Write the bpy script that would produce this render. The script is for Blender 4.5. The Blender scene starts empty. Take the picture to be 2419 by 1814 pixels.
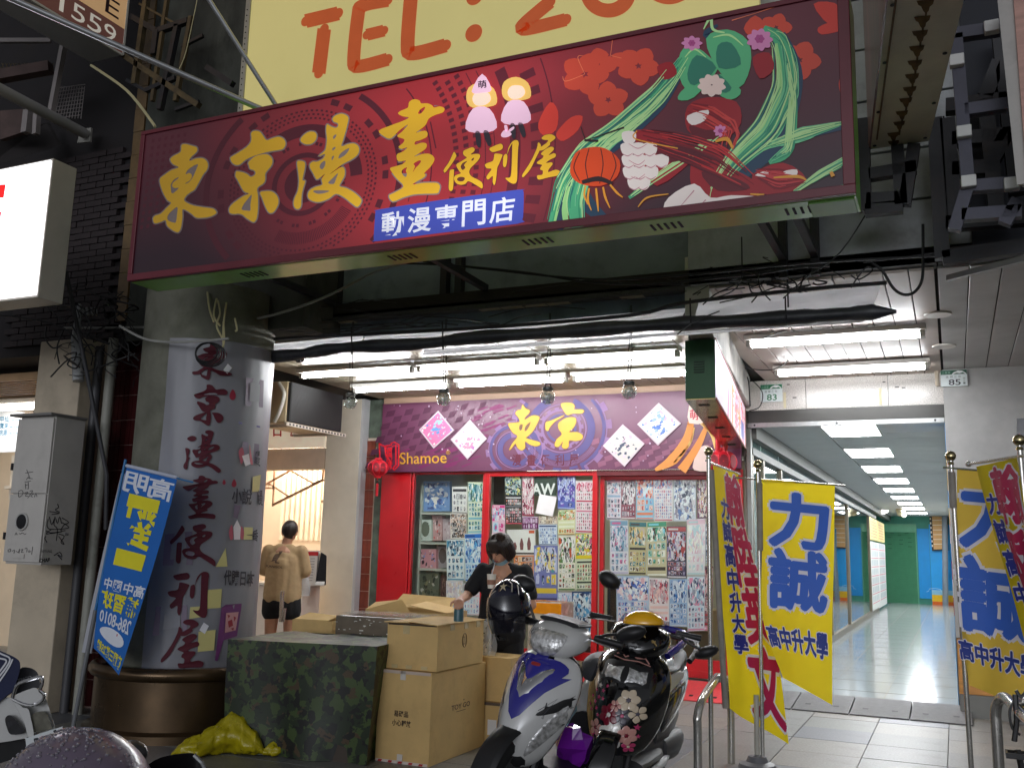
import bpy,bmesh,math,random
from mathutils import Vector as V,Matrix
from mathutils.geometry import tessellate_polygon
random.seed(7)
S=bpy.context.scene
C=S.collection
R=math.radians
# ---------------------------------------------------------------- camera, sky, exposure
YAW,PITCH,ROLL,FPX,W0,H0=R(24.6312),R(9.716),R(1.4952),2272.13,2419.,1814.
EYE=V((0,0,1.5))
fwd=V((-math.sin(YAW)*math.cos(PITCH),math.cos(YAW)*math.cos(PITCH),math.sin(PITCH)))
_r0=V((math.cos(YAW),math.sin(YAW),0));_u0=_r0.cross(fwd)
rgt=math.cos(ROLL)*_r0 + math.sin(ROLL)*_u0
upv=-math.sin(ROLL)*_r0 + math.cos(ROLL)*_u0
cam=bpy.data.cameras.new('camera');cam.sensor_width=36;cam.lens=FPX/W0*36
cam.clip_start=.05;cam.clip_end=600
co=bpy.data.objects.new('camera',cam);C.objects.link(co)
co.matrix_world=Matrix(((rgt.x,upv.x,-fwd.x,EYE.x),(rgt.y,upv.y,-fwd.y,EYE.y),(rgt.z,upv.z,-fwd.z,EYE.z),(0,0,0,1)))
S.camera=co
S.view_settings.view_transform='Standard';S.view_settings.look='None'
S.view_settings.exposure=.32;S.view_settings.gamma=1;S.view_settings.use_curve_mapping=False
wd=bpy.data.worlds.new('World');S.world=wd;wd.use_nodes=True
nt=wd.node_tree;bg=nt.nodes['Background']
sky=nt.nodes.new('ShaderNodeTexSky');sky.sky_type='NISHITA';sky.sun_disc=False
sky.sun_elevation=R(3);sky.sun_rotation=R(170);sky.air_density=1.0;sky.dust_density=3.0
hs=nt.nodes.new('ShaderNodeHueSaturation');hs.inputs['Saturation'].default_value=.0
nt.links.new(sky.outputs[0],hs.inputs['Color']);tn=nt.nodes.new('ShaderNodeMix');tn.data_type='RGBA';tn.blend_type='MULTIPLY';tn.inputs[0].default_value=1;tn.inputs[7].default_value=(.96,.99,1.06,1)
nt.links.new(hs.outputs[0],tn.inputs[6]);nt.links.new(tn.outputs[2],bg.inputs[0])
SKY=.145
bg.inputs[1].default_value=SKY
S.cycles.max_bounces=8;S.cycles.diffuse_bounces=4;S.cycles.glossy_bounces=3
S.cycles.transmission_bounces=5;S.cycles.transparent_max_bounces=12
S.cycles.caustics_reflective=False;S.cycles.caustics_refractive=False
S.cycles.sample_clamp_indirect=3.0;S.cycles.use_denoising=True
# ---------------------------------------------------------------- a point of the photograph on a plane of the place
def ray(px,py):
    return fwd + (px-W0/2)/FPX*rgt - (py-H0/2)/FPX*upv
def Y(px,py,y):
    d=ray(px,py);return EYE + d*(y/d.y)
def Xp(px,py,x):
    d=ray(px,py);return EYE + d*(x/d.x)
def Zp(px,py,z=0.):
    d=ray(px,py);return EYE + d*((z-EYE.z)/d.z)
def D(px,py,dist):
    d=ray(px,py);return EYE + d*dist
def cyl(px,py,cx,cy,r):
    d=ray(px,py);a=d.x*d.x+d.y*d.y;b=-2*(d.x*cx+d.y*cy);c=cx*cx+cy*cy-r*r
    q=max(b*b-4*a*c,0);t=(-b-math.sqrt(q))/(2*a);return EYE + d*t
# ---------------------------------------------------------------- mesh builder
class B:
    def __init__(s):s.v=[];s.f=[];s.m=[];s.k=0
    def add(s,vs,fs):
        n=len(s.v);s.v += [V(p) for p in vs]
        s.f += [tuple(i+n for i in f) for f in fs];s.m += [s.k]*len(fs);return s
    def hexa(s,p):
        return s.add(p,[(0,3,2,1),(4,5,6,7),(0,1,5,4),(1,2,6,5),(2,3,7,6),(3,0,4,7)])
    def box(s,x0,y0,z0,x1,y1,z1):
        return s.hexa([(x0,y0,z0),(x1,y0,z0),(x1,y1,z0),(x0,y1,z0),(x0,y0,z1),(x1,y0,z1),(x1,y1,z1),(x0,y1,z1)])
    def bar(s,a,b,w,h=None,up=(0,0,1)):
        a,b=V(a),V(b);h=h or w;d=(b-a).normalized();u=V(up)
        if abs(d.dot(u)) > .98:u=V((1,0,0))
        x=d.cross(u).normalized()*(w/2);y=x.cross(d).normalized()*(h/2)
        return s.hexa([a-x-y,a+x-y,b+x-y,b-x-y,a-x+y,a+x+y,b+x+y,b-x+y])
    def slab(s,q,t):
        q=[V(p) for p in q];return s.hexa(q+[p+V(t) for p in q])
    def quad(s,*p):return s.add(p,[tuple(range(len(p)))])
    def prism(s,loops,t):
        loops=[[V(p) for p in l] for l in loops];t=V(t)
        tri=tessellate_polygon(loops);flat=[p for l in loops for p in l];n=len(flat)
        fs=[tuple(a) for a in tri]+[tuple(i+n for i in reversed(a)) for a in tri];o=0
        for l in loops:
            k=len(l);fs += [(o+i,o+(i+1) % k,o+(i+1) % k+n,o+i+n) for i in range(k)];o += k
        return s.add(flat+[p+t for p in flat],fs)
    def tube(s,pts,r,n=7,closed=False):
        pts=[V(p) for p in pts];m=len(pts);rr=r if isinstance(r,(list,tuple)) else [r]*m
        vs=[];ref=None
        for i,p in enumerate(pts):
            a=pts[(i-1) % m] if closed or i > 0 else p;b=pts[(i+1) % m] if closed or i < m-1 else p
            d=(b-a).normalized()
            if ref is None:
                ref=V((0,0,1)) if abs(d.z) < .9 else V((1,0,0))
            x=ref - d*ref.dot(d)
            x=x.normalized() if x.length > 1e-6 else d.orthogonal().normalized();y=d.cross(x);ref=x
            vs += [p+(x*math.cos(6.28319*k/n)+y*math.sin(6.28319*k/n))*rr[i] for k in range(n)]
        fs=[(i*n+k,i*n+(k+1) % n,((i+1) % m)*n+(k+1) % n,((i+1) % m)*n+k) for i in range(m if closed else m-1) for k in range(n)]
        if not closed:fs += [tuple(reversed(range(n))),tuple(range((m-1)*n,m*n))]
        return s.add(vs,fs)
    def lathe(s,prof,c=(0,0,0),n=20,ax=(0,0,1)):
        ax=V(ax).normalized();x=ax.orthogonal().normalized();y=ax.cross(x);c=V(c);m=len(prof)
        vs=[c+ax*h+(x*math.cos(6.28319*k/n)+y*math.sin(6.28319*k/n))*max(r,1e-4) for r,h in prof for k in range(n)]
        fs=[(i*n+k,i*n+(k+1) % n,(i+1)*n+(k+1) % n,(i+1)*n+k) for i in range(m-1) for k in range(n)]
        return s.add(vs,fs+[tuple(reversed(range(n))),tuple(range((m-1)*n,m*n))])
    def ell(s,c,r,n=16,m=10,rot=None,z0=-1.,z1=1.):
        c=V(c);r=r if isinstance(r,(tuple,list)) else (r,r,r);vs=[]
        for i in range(m+1):
            a=math.asin(z0)+(math.asin(z1)-math.asin(z0))*i/m
            for k in range(n):
                p=V((r[0]*math.cos(a)*math.cos(6.28319*k/n),r[1]*math.cos(a)*math.sin(6.28319*k/n),r[2]*math.sin(a)))
                vs.append(c+(rot @ p if rot else p))
        fs=[(i*n+k,i*n+(k+1) % n,(i+1)*n+(k+1) % n,(i+1)*n+k) for i in range(m) for k in range(n)]
        return s.add(vs,fs)
    def loft(s,secs,caps=True,closed=True):
        n=len(secs[0]);m=len(secs);vs=[p for q in secs for p in q];kk=n if closed else n-1
        fs=[(i*n+k,i*n+(k+1) % n,(i+1)*n+(k+1) % n,(i+1)*n+k) for i in range(m-1) for k in range(kk)]
        if caps:fs += [tuple(reversed(range(n))),tuple(range((m-1)*n,m*n))]
        return s.add(vs,fs)
    def grid(s,g,thick=None):
        h,w=len(g),len(g[0]);vs=[V(p) for r in g for p in r]
        fs=[(j*w+i,j*w+i+1,(j+1)*w+i+1,(j+1)*w+i) for j in range(h-1) for i in range(w-1)]
        s.add(vs,fs)
        if thick is not None:
            t=V(thick);n=len(vs);s.v += [p+t for p in vs];o=len(s.v)-2*n
            s.f += [tuple(o+n+i for i in reversed(f)) for f in fs]
            rim=[(i,i+1) for i in range(w-1)]+[(j*w+w-1,(j+1)*w+w-1) for j in range(h-1)]+[((h-1)*w+i+1,(h-1)*w+i) for i in range(w-1)]+[((j+1)*w,j*w) for j in range(h-1)]
            s.f += [(o+b,o+a,o+a+n,o+b+n) for a,b in rim];s.m += [s.k]*(len(fs)+len(rim))
        return s
def base_of(o):
    p=V((0,0,0))
    while o is not None:
        p=p + V(o.location);o=o.parent
    return p
def obj(name,b,mats,parent=None,smooth=False,bevel=0,sub=0,local=False,label=None,ang=38):
    me=bpy.data.meshes.new(name)
    off=V((0,0,0)) if (local or parent is None) else base_of(parent)
    me.from_pydata([tuple(p-off) for p in b.v],[],b.f)
    mats=mats if isinstance(mats,(list,tuple)) else [mats]
    for m in mats:me.materials.append(m)
    for p,k in zip(me.polygons,b.m):p.material_index=k
    bm=bmesh.new();bm.from_mesh(me);bmesh.ops.recalc_face_normals(bm,faces=bm.faces)
    if smooth:
        for f in bm.faces:f.smooth=True
        for e in bm.edges:
            if len(e.link_faces) == 2 and e.calc_face_angle(0) > R(ang):e.smooth=False
    bm.to_mesh(me);bm.free();me.update()
    o=bpy.data.objects.new(name,me);C.objects.link(o);o.parent=parent
    if bevel:
        m=o.modifiers.new('bevel','BEVEL');m.width=bevel;m.segments=2;m.limit_method='ANGLE'
    if sub:
        m=o.modifiers.new('sub','SUBSURF');m.levels=sub;m.render_levels=sub
    if label:o['label']=label
    return o
def tag(o,label=None,cat=None,group=None,kind=None):
    if label:o['label']=label
    if cat:o['category']=cat
    if group:o['group']=group
    if kind:o['kind']=kind
    return o
def thing(name,label,cat,loc=(0,0,0),group=None,rotz=0):
    o=bpy.data.objects.new(name,None);C.objects.link(o);o.location=loc;o.rotation_euler=(0,0,rotz)
    o.empty_display_size=.1
    return tag(o,label,cat,group)
def dup(root,loc,rotz=None,label=None,group=None):
    r=root.copy();C.objects.link(r);r.location=loc
    if rotz is not None:r.rotation_euler=(0,0,rotz)
    if label:r['label']=label
    if group:r['group']=group
    for ch in list(root.children):
        c=ch.copy();C.objects.link(c);c.parent=r
        for g in ch.children:
            d=g.copy();C.objects.link(d);d.parent=c
    return r
# ---------------------------------------------------------------- materials
def lin(c):
    return tuple((x/255/12.92 if x <= 10 else ((x/255+.055)/1.055)**2.4) for x in c)+(1,)
_mats={}
def mat(name,c,rough=.5,metal=0,var=.1,vs=5.,bump=0,bs=60.,emit=0,coat=0,dirt=0,ds=2.,dc=(40,34,28),spec=.5,stretch=None,alpha=1.,trans=0):
    if name in _mats:return _mats[name]
    m=bpy.data.materials.new(name);m.use_nodes=True;t=m.node_tree;N=t.nodes;L=t.links
    p=N['Principled BSDF'];p.inputs['Roughness'].default_value=rough;p.inputs['Metallic'].default_value=metal
    p.inputs['Specular IOR Level'].default_value=spec
    p.inputs['Coat Weight'].default_value=coat;p.inputs['Coat Roughness'].default_value=.06
    tc=N.new('ShaderNodeTexCoord');vec=tc.outputs['Object']
    if stretch:
        mp=N.new('ShaderNodeMapping');mp.inputs['Scale'].default_value=stretch;L.new(vec,mp.inputs[0]);vec=mp.outputs[0]
    base=lin(c)
    n=N.new('ShaderNodeTexNoise');n.inputs['Scale'].default_value=vs;n.inputs['Detail'].default_value=5;L.new(vec,n.inputs[0])
    mx=N.new('ShaderNodeMix');mx.data_type='RGBA'
    mx.inputs[6].default_value=tuple(x*(1-var) for x in base[:3])+(1,);mx.inputs[7].default_value=tuple(min(1,x*(1+var)) for x in base[:3])+(1,)
    rp=N.new('ShaderNodeMapRange');rp.inputs[1].default_value=.3;rp.inputs[2].default_value=.7
    L.new(n.outputs[0],rp.inputs[0]);L.new(rp.outputs[0],mx.inputs[0]);col=mx.outputs[2]
    if dirt:
        n2=N.new('ShaderNodeTexNoise');n2.inputs['Scale'].default_value=ds;n2.inputs['Detail'].default_value=8;n2.inputs['Roughness'].default_value=.65
        L.new(vec,n2.inputs[0]);r2=N.new('ShaderNodeMapRange');r2.inputs[1].default_value=.5;r2.inputs[2].default_value=.72;r2.inputs[4].default_value=dirt
        L.new(n2.outputs[0],r2.inputs[0]);m2=N.new('ShaderNodeMix');m2.data_type='RGBA';L.new(r2.outputs[0],m2.inputs[0]);L.new(col,m2.inputs[6]);m2.inputs[7].default_value=lin(dc)
        col=m2.outputs[2]
    L.new(col,p.inputs['Base Color'])
    if rough > .12 and metal < .9:
        rr=N.new('ShaderNodeMapRange');rr.inputs[3].default_value=max(.02,rough-.08);rr.inputs[4].default_value=min(1,rough+.1)
        L.new(n.outputs[0],rr.inputs[0]);L.new(rr.outputs[0],p.inputs['Roughness'])
    if bump:
        nb=N.new('ShaderNodeTexNoise');nb.inputs['Scale'].default_value=bs;nb.inputs['Detail'].default_value=4;L.new(vec,nb.inputs[0])
        bp=N.new('ShaderNodeBump');bp.inputs['Strength'].default_value=bump;bp.inputs['Distance'].default_value=.01
        L.new(nb.outputs[0],bp.inputs['Height']);L.new(bp.outputs[0],p.inputs['Normal'])
    if emit:
        L.new(col,p.inputs['Emission Color']);p.inputs['Emission Strength'].default_value=emit
    if trans:p.inputs['Transmission Weight'].default_value=trans
    if alpha < 1:p.inputs['Alpha'].default_value=alpha
    _mats[name]=m;return m
def glow(name,c,strength):
    if name in _mats:return _mats[name]
    m=bpy.data.materials.new(name);m.use_nodes=True;p=m.node_tree.nodes['Principled BSDF']
    p.inputs['Base Color'].default_value=(.8,.8,.8,1);p.inputs['Emission Color'].default_value=lin(c);p.inputs['Emission Strength'].default_value=strength
    _mats[name]=m;return m
def pane_mat(name,tint=(250,252,250),refl=.06):
    if name in _mats:return _mats[name]
    m=bpy.data.materials.new(name);m.use_nodes=True;t=m.node_tree;N=t.nodes;N.remove(N['Principled BSDF'])
    tr=N.new('ShaderNodeBsdfTransparent');tr.inputs[0].default_value=lin(tint)
    gl=N.new('ShaderNodeBsdfGlossy');gl.inputs['Roughness'].default_value=.02
    fr=N.new('ShaderNodeLayerWeight');fr.inputs[0].default_value=.5;pw=N.new('ShaderNodeMath');pw.operation='POWER';pw.inputs[1].default_value=5
    ad=N.new('ShaderNodeMath');ad.operation='ADD';ad.inputs[1].default_value=refl;ad.use_clamp=True
    mx=N.new('ShaderNodeMixShader');L=t.links
    L.new(fr.outputs['Facing'],pw.inputs[0]);L.new(pw.outputs[0],ad.inputs[0]);L.new(ad.outputs[0],mx.inputs[0]);L.new(tr.outputs[0],mx.inputs[1]);L.new(gl.outputs[0],mx.inputs[2]);L.new(mx.outputs[0],N['Material Output'].inputs[0])
    _mats[name]=m;return m
def cloth_through(m,k=.45):
    t=m.node_tree
    if 'thin' in t.nodes:return m
    p=t.nodes['Principled BSDF'];tr=t.nodes.new('ShaderNodeBsdfTranslucent');tr.name='thin';mx=t.nodes.new('ShaderNodeMixShader');mx.inputs[0].default_value=k
    l=p.inputs['Base Color'].links
    if l:t.links.new(l[0].from_socket,tr.inputs[0])
    t.links.new(p.outputs[0],mx.inputs[1]);t.links.new(tr.outputs[0],mx.inputs[2]);t.links.new(mx.outputs[0],t.nodes['Material Output'].inputs[0]);return m
def flat(c,rough=.55,**k):
    return mat('ink_%d_%d_%d' % tuple(c),c,rough=rough,var=.05,**k)
# ---------------------------------------------------------------- lettering and outlines
_txt={}
def glyphs(s,off=0.,mirror=False):
    """lettering as flat triangles in a box one unit high: verts 2D, faces, width"""
    k=(s,off)
    if k not in _txt:
        cu=bpy.data.curves.new('lettering','FONT');cu.body=s;cu.size=1;cu.resolution_u=3;cu.offset=off
        o=bpy.data.objects.new('lettering',cu);me=bpy.data.meshes.new_from_object(o)
        vs=[(v.co.x,v.co.y) for v in me.vertices];fs=[tuple(p.vertices) for p in me.polygons]
        bpy.data.objects.remove(o);bpy.data.curves.remove(cu);bpy.data.meshes.remove(me)
        _txt[k]=(vs,fs)
    return _txt[k]
def text(b,s,quad,n=(0,0,0),off=0.,mirror=False,fit=None,cut=0,mapf=None):
    """lettering stretched into quad = bottom-left, bottom-right, top-right, top-left; lifted by n"""
    vs,fs=glyphs(s,off)
    pv=glyphs(s,0.)[0];x0,x1=min(v[0] for v in pv),max(v[0] for v in pv);y0,y1=min(v[1] for v in pv),max(v[1] for v in pv)
    if s == '一':y0,y1=y0-.02,y1+.02
    if fit:y0,y1=fit
    vs=[((x-x0)/(x1-x0),(y-y0)/(y1-y0)) for x,y in vs]
    if mirror:vs=[(1-u,w) for u,w in vs]
    if cut:
        bm=bmesh.new();q=[bm.verts.new((u,w,0)) for u,w in vs]
        for f in fs:
            try:bm.faces.new([q[i] for i in f])
            except ValueError:pass
        for a in (0,1):
            for i in range(1,cut):
                pc=[0,0,0];pc[a]=i/cut;no=[0,0,0];no[a]=1
                bmesh.ops.bisect_plane(bm,geom=bm.verts[:]+bm.edges[:]+bm.faces[:],plane_co=pc,plane_no=no)
        bm.verts.index_update();vs=[(v.co.x,v.co.y) for v in bm.verts];fs=[tuple(v.index for v in f.verts) for f in bm.faces];bm.free()
    n=V(n)
    if mapf:return b.add([mapf(u,w)+n for u,w in vs],fs)
    p=[V(q) for q in quad]
    return b.add([(p[0]*(1-u)+p[1]*u)*(1-w)+(p[3]*(1-u)+p[2]*u)*w+n for u,w in vs],fs)
def smooth2(pts,k=3):
    out=[];n=len(pts)
    for i in range(n):
        a,b,c,d=pts[i-1],pts[i],pts[(i+1) % n],pts[(i+2) % n]
        for j in range(k):
            t=j/k
            out.append(tuple(.5*(2*b[q]+(c[q]-a[q])*t+(2*a[q]-5*b[q]+4*c[q]-d[q])*t*t+(3*b[q]-a[q]-3*c[q]+d[q])*t**3) for q in (0,1)))
    return out
def grow(pts,d):
    n=len(pts);A=sum(pts[i-1][0]*pts[i][1]-pts[i][0]*pts[i-1][1] for i in range(n));sg=1 if A > 0 else -1;out=[]
    for i in range(n):
        a,c=pts[i-1],pts[(i+1) % n];tx,ty=c[0]-a[0],c[1]-a[1];l=math.hypot(tx,ty) or 1
        out.append((pts[i][0]+sg*ty/l*d,pts[i][1]-sg*tx/l*d))
    return out
def shape(b,loops,mapf,n=(0,0,0),k=3,gr=0):
    """filled outline(s) (first loop outer, others holes) put on a surface by mapf(px,py)"""
    n=V(n);L=[smooth2(l,k) if k > 1 else l for l in loops]
    if gr:L=[grow(L[0],gr)]
    tri=tessellate_polygon([[V((x,y,0)) for x,y in l] for l in L]);fl=[p for l in L for p in l]
    return b.add([mapf(x,y)+n for x,y in fl],[tuple(t) for t in tri])
def ribbon(b,pts,ws,mapf,n=(0,0,0),k=6):
    """a brush stroke with changing width on a surface"""
    P=[];m=len(pts);n=V(n)
    for i in range(m-1):
        a,p,q,d=pts[max(i-1,0)],pts[i],pts[i+1],pts[min(i+2,m-1)]
        for j in range(k+(1 if i == m-2 else 0)):
            t=j/k
            P.append(tuple(.5*(2*p[z]+(q[z]-a[z])*t+(2*a[z]-5*p[z]+4*q[z]-d[z])*t*t+(3*p[z]-a[z]-3*q[z]+d[z])*t**3) for z in (0,1))+((ws[i]*(1-t)+ws[i+1]*t),))
    L=[];Rr=[]
    for i,(x,y,w) in enumerate(P):
        a,c=P[max(i-1,0)],P[min(i+1,len(P)-1)];tx,ty=c[0]-a[0],c[1]-a[1];l=math.hypot(tx,ty) or 1
        L.append((x-ty/l*w/2,y+tx/l*w/2));Rr.append((x+ty/l*w/2,y-tx/l*w/2))
    vs=[mapf(*p)+n for p in L]+[mapf(*p)+n for p in Rr];q=len(P)
    return b.add(vs,[(i,i+1,q+i+1,q+i) for i in range(q-1)])
def on_y(y):return lambda px,py:Y(px,py,y)
def zoomed(ox,oy,s):return lambda l:[(ox+x/s,oy+y/s) for x,y in l]
def sag(a,b,d,n=12,wob=0):
    a,b=V(a),V(b);o=[]
    for i in range(n+1):
        t=i/n;p=a.lerp(b,t);p.z -= d*4*t*(1-t)
        if wob and 0 < i < n:p += V((random.uniform(-wob,wob),random.uniform(-wob,wob),random.uniform(-wob,wob)))
        o.append(p)
    return o
def spline(pts,k=5):
    pts=[V(p) for p in pts];o=[];m=len(pts)
    for i in range(m-1):
        a,p,q,d=pts[max(i-1,0)],pts[i],pts[i+1],pts[min(i+2,m-1)]
        for j in range(k):
            t=j/k;o.append(.5*(2*p+(q-a)*t+(2*a-5*p+4*q-d)*t*t+(3*p-a-3*q+d)*t**3))
    return o+[pts[-1]]
_solo=lambda name,b,m,label,cat,group=None,**k:tag(obj(name,b,m,**k),label,cat,group)
# ================================================================ SETTING
granite=[mat('granite_%d' % i,c,rough=.42,var=.3,vs=55,bump=.12,bs=120,dirt=.5,ds=2.2,dc=(78,76,70)) for i,c in enumerate([(124,123,119),(132,127,119),(106,108,113),(120,120,114)])]
joint=mat('joint_mortar',(70,68,62),rough=.9,var=.3)
asphalt=mat('asphalt',(62,61,60),rough=.85,var=.3,vs=40,bump=.5,bs=150)
b=B().box(-120,-80,-.4,120,-7.1,-.12);road=tag(obj('road',b,asphalt),kind='structure')
b=B().box(-120,-6.9,-.4,120,60,-.03);pav=tag(obj('pavement',b,joint),kind='structure')
b=B()
for i in range(-40,40):b.box(i*1.0+.005,-7.1,-.3,i*1.0+.995,-6.9,.0)
kerb=obj('kerb',b,granite[2],pav,bevel=.01)
TILE=.6;tile_me={}
for i in range(-21,4):
    for j in range(5,18):
        x0,y0=i*TILE-.12,2.1+j*TILE-TILE*3+.05
        if y0 < 2.11 or y0 > 10.7 or x0 > 1.6:continue
        # only what the photograph can see
        v=V((x0+.3,y0+.3,0))-EYE
        a=v.dot(fwd)
        if abs(v.dot(rgt)/a*FPX) > W0/2+260 or -v.dot(upv)/a*FPX > H0/2+260:continue
        k=random.choice([0,0,1,2,2,3])
        if k not in tile_me:
            o=obj('paving_tile',B().box(.002,.002,-.03,TILE-.002,TILE-.002,0),granite[k],pav,local=True,bevel=.002);tile_me[k]=o.data
        else:
            o=bpy.data.objects.new('paving_tile',tile_me[k]);C.objects.link(o);o.parent=pav
            md=o.modifiers.new('bevel','BEVEL');md.width=.002;md.segments=1
        o.location=(x0,y0,random.uniform(-.0015,.0015))
b=B().box(-40,-6.88,-.03,40,2.1,-.001)
tag(obj('bounce_paving',b,granite[0],pav),kind='stuff')  # unseen paving, extended this far to bounce light upward
CZ=3.44
plank_cream=mat('plank_cream',(156,147,124),rough=.4,var=.06,dirt=.15,ds=1.5,dc=(170,150,120))
plank_pink=mat('plank_old_white',(188,176,166),rough=.45,var=.08,dirt=.35,ds=2.5,dc=(140,118,100))
plank_grey=mat('plank_pale_grey',(190,190,188),rough=.45,var=.06,dirt=.2,ds=2)
ceil=tag(obj('ceiling',B().box(-11,6.86,CZ+.035,8,11.2,CZ+.15),mat('ceiling_void',(40,36,32),rough=.9)),kind='structure')
def planks(x0,x1,w,m,y0,y1,dz=0):
    x=x0;me=None
    while x < x1-.02:
        if me is None:
            o=obj('ceiling_plank',B().box(.004,y0,0,w-.004,y1,.02),m,ceil,local=True,bevel=.003);me=o.data
        else:
            o=bpy.data.objects.new('ceiling_plank',me);C.objects.link(o);o.parent=ceil
            q=o.modifiers.new('bevel','BEVEL');q.width=.003;q.segments=1
        o.location=(x,0,CZ+dz+random.uniform(-.002,.002));x += w
planks(-6.95,-2.08,.203,plank_cream,6.9,10.88)
planks(-1.86,-.02,.166,plank_pink,6.9,10.9)
planks(-.02,3.2,.2,plank_grey,6.9,10.9)
conc=mat('old_concrete',(170,174,178),rough=.85,var=.2,vs=3,bump=.3,bs=30,dirt=.6,ds=2.2,dc=(104,100,92))
conc_dark=mat('grimy_concrete',(70,68,60),rough=.9,var=.4,vs=4,bump=.5,bs=18,dirt=.85,ds=3,dc=(22,22,20))
black_metal=mat('black_painted_steel',(34,34,38),rough=.55,var=.3,vs=20,dirt=.3,ds=6,dc=(70,50,36))
dark_sheet=mat('dark_sheet',(120,132,142),rough=.6,var=.25,vs=2,dirt=.6,ds=3,dc=(66,70,74))
# upper facade of the arcade with grooved concrete slabs
fac=thing('facade_wall','grey grooved concrete wall above the arcade, dirty and full of bolt holes','wall',(-1.7,6.86,3.4))
obj('wall_core',B().box(-12,7.02,3.48,8,7.3,12),conc_dark,fac)
for j,(z0,z1) in enumerate(((3.47,3.93),(3.945,4.3),(4.315,4.7),(4.715,5.1),(5.115,5.5),(5.515,6.2),(6.215,7.5),(7.515,9))):
    x=-1.72
    while x < 3.4:
        obj('facade_panel',B().box(x,6.86,z0,x+1.7,7.0,z1),conc,fac,bevel=.006);x += 1.708
b=B()
for i in range(34):
    p=V((random.uniform(-1.6,1.2),6.858,random.uniform(3.55,4.8)));b.lathe([(.004,0),(random.uniform(.009,.016),.006)],p,7,(0,1,0))
tag(obj('bolt_hole',b,mat('hole_black',(12,12,12),rough=1),fac),kind='stuff')
# recessed dark front above the shop awning
b=B().box(-5.3,6.98,3.3,-1.73,7.01,5.4)
rec=_solo('sheet_metal_fascia',b,dark_sheet,'dark sheet metal fascia under the big red signboard','fascia')
for x in (-5.05,-4.95,-3.86,-3.72):obj('bracket_post',B().box(x,6.9,3.5,x+.06,6.975,5.2),black_metal,rec)
obj('ridge',B().box(-5.2,6.86,3.44,-1.75,6.975,3.5),mat('corrugated_dark',(60,60,62),rough=.5,var=.5,vs=30,stretch=(9,1,1)),rec)
# party beam end over the hanging green sign
_solo('ceiling_beam',B().hexa([(-1.75,6.88,3.14),(-1.565,6.88,3.14),(-2.02,10.88,3.14),(-2.2,10.88,3.14),(-1.75,6.88,3.7),(-1.565,6.88,3.7),(-2.02,10.88,3.7),(-2.2,10.88,3.7)]),mat('beam_paint',(190,188,182),rough=.7,var=.15,dirt=.5,ds=3),'grey beam end above the green hanging lightbox','beam',bevel=.006)
# ---------------------------------------------------------------- corridor
CX0,CX1,CYe=-2.06,-.03,36.5
cor=tag(obj('corridor_floor',B().box(CX0,10.98,-.2,CX1,CYe,.012),mat('terrazzo_polished',(168,174,176),rough=.13,var=.1,vs=90,dirt=.12,ds=1.2,spec=.6)),kind='structure')
b=B()
for y in range(12,37):b.box(CX0,y*1.0,.0122,CX1,y+.006,.0135)
for x in (-1.4,-.77):b.box(x,11.0,.0122,x+.006,CYe,.0137)
tag(obj('floor_joint',b,mat('joint_dark',(96,92,80),rough=.6),cor),kind='stuff')
cc=tag(obj('corridor_ceiling',B().box(CX0-.6,11.02,2.98,CX1,CYe,3.1),mat('ceiling_grid_dark',(120,122,114),rough=.7)),kind='structure')
lights_y=[11.12,13.78,16.44,19.1,21.8,24.5,27.2,29.9,33.0]  # the last panel is added to brighten the end wall
board=mat('mineral_board',(176,178,178),rough=.6,var=.05,vs=3)
y=11.02;me=None
while y < CYe-.3:
    for x in ((-2.04,-1.33,-.64) if y < 24 else (-2.04,)):
        w=.7 if y < 24 else 2.0
        o=obj('ceiling_panel',B().box(x+.003,y+.004,2.965,min(x+w-.003,CX1-.005),y+.546,2.98),board,cc)
    y += .55
# ================================================================ THE COMIC SHOP FRONT
YF=10.9
red=mat('red_lacquer',(196,26,34),rough=.3,var=.06,coat=.3)
red_dk=mat('red_lacquer_dark',(120,14,24),rough=.35)
alu=mat('brushed_aluminium',(170,172,172),rough=.32,metal=.9,var=.08,vs=30)
steel=mat('stainless_steel',(206,203,196),rough=.22,metal=.75,var=.05,vs=40)
pane=pane_mat('window_glass',refl=.03)
shop=thing('comic_shop','comic shop front with red frames and glass covered in posters','shop front',(-4.5,YF,0))
obj('red_panel',B().box(-6.86,YF,0,-6.41,YF+.08,2.45),red,shop,bevel=.006)
obj('red_panel',B().box(-2.34,YF+.015,.2,-2.13,YF+.08,2.45),red,shop,bevel=.006)
obj('riser',B().box(-6.4,YF-.02,0,-3.83,YF+.3,.235),mat('riser_tile',(178,168,140),rough=.35,dirt=.2),shop)
b=B()
for i in range(9):b.box(-6.4+i*.3,YF-.0225,0,-6.394+i*.3,YF-.02,.235)
obj('riser_joint',b,joint,shop)
obj('shop_floor',B().box(-6.86,YF+.3,.0,-2.1,13.4,.2),mat('shop_floor_tile',(170,164,150),rough=.4),shop)
wallm=mat('shop_wall_paint',(196,198,186),rough=.7,var=.05)
obj('shop_wall',B().box(-6.95,YF+.09,0,-6.87,13.4,3.3).box(-2.12,YF+.09,0,-2.08,13.4,3.3).box(-6.95,13.4,0,-2.08,13.5,3.3).box(-6.95,YF+.09,2.55,-2.08,13.4,2.6),wallm,shop)
obj('interior_fill_lamp',B().box(-5.2,11.9,2.5,-3.0,12.2,2.54),glow('shop_fill_glow',(255,246,230),5),shop)  # unseen lamp added to brighten the shop interior
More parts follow.
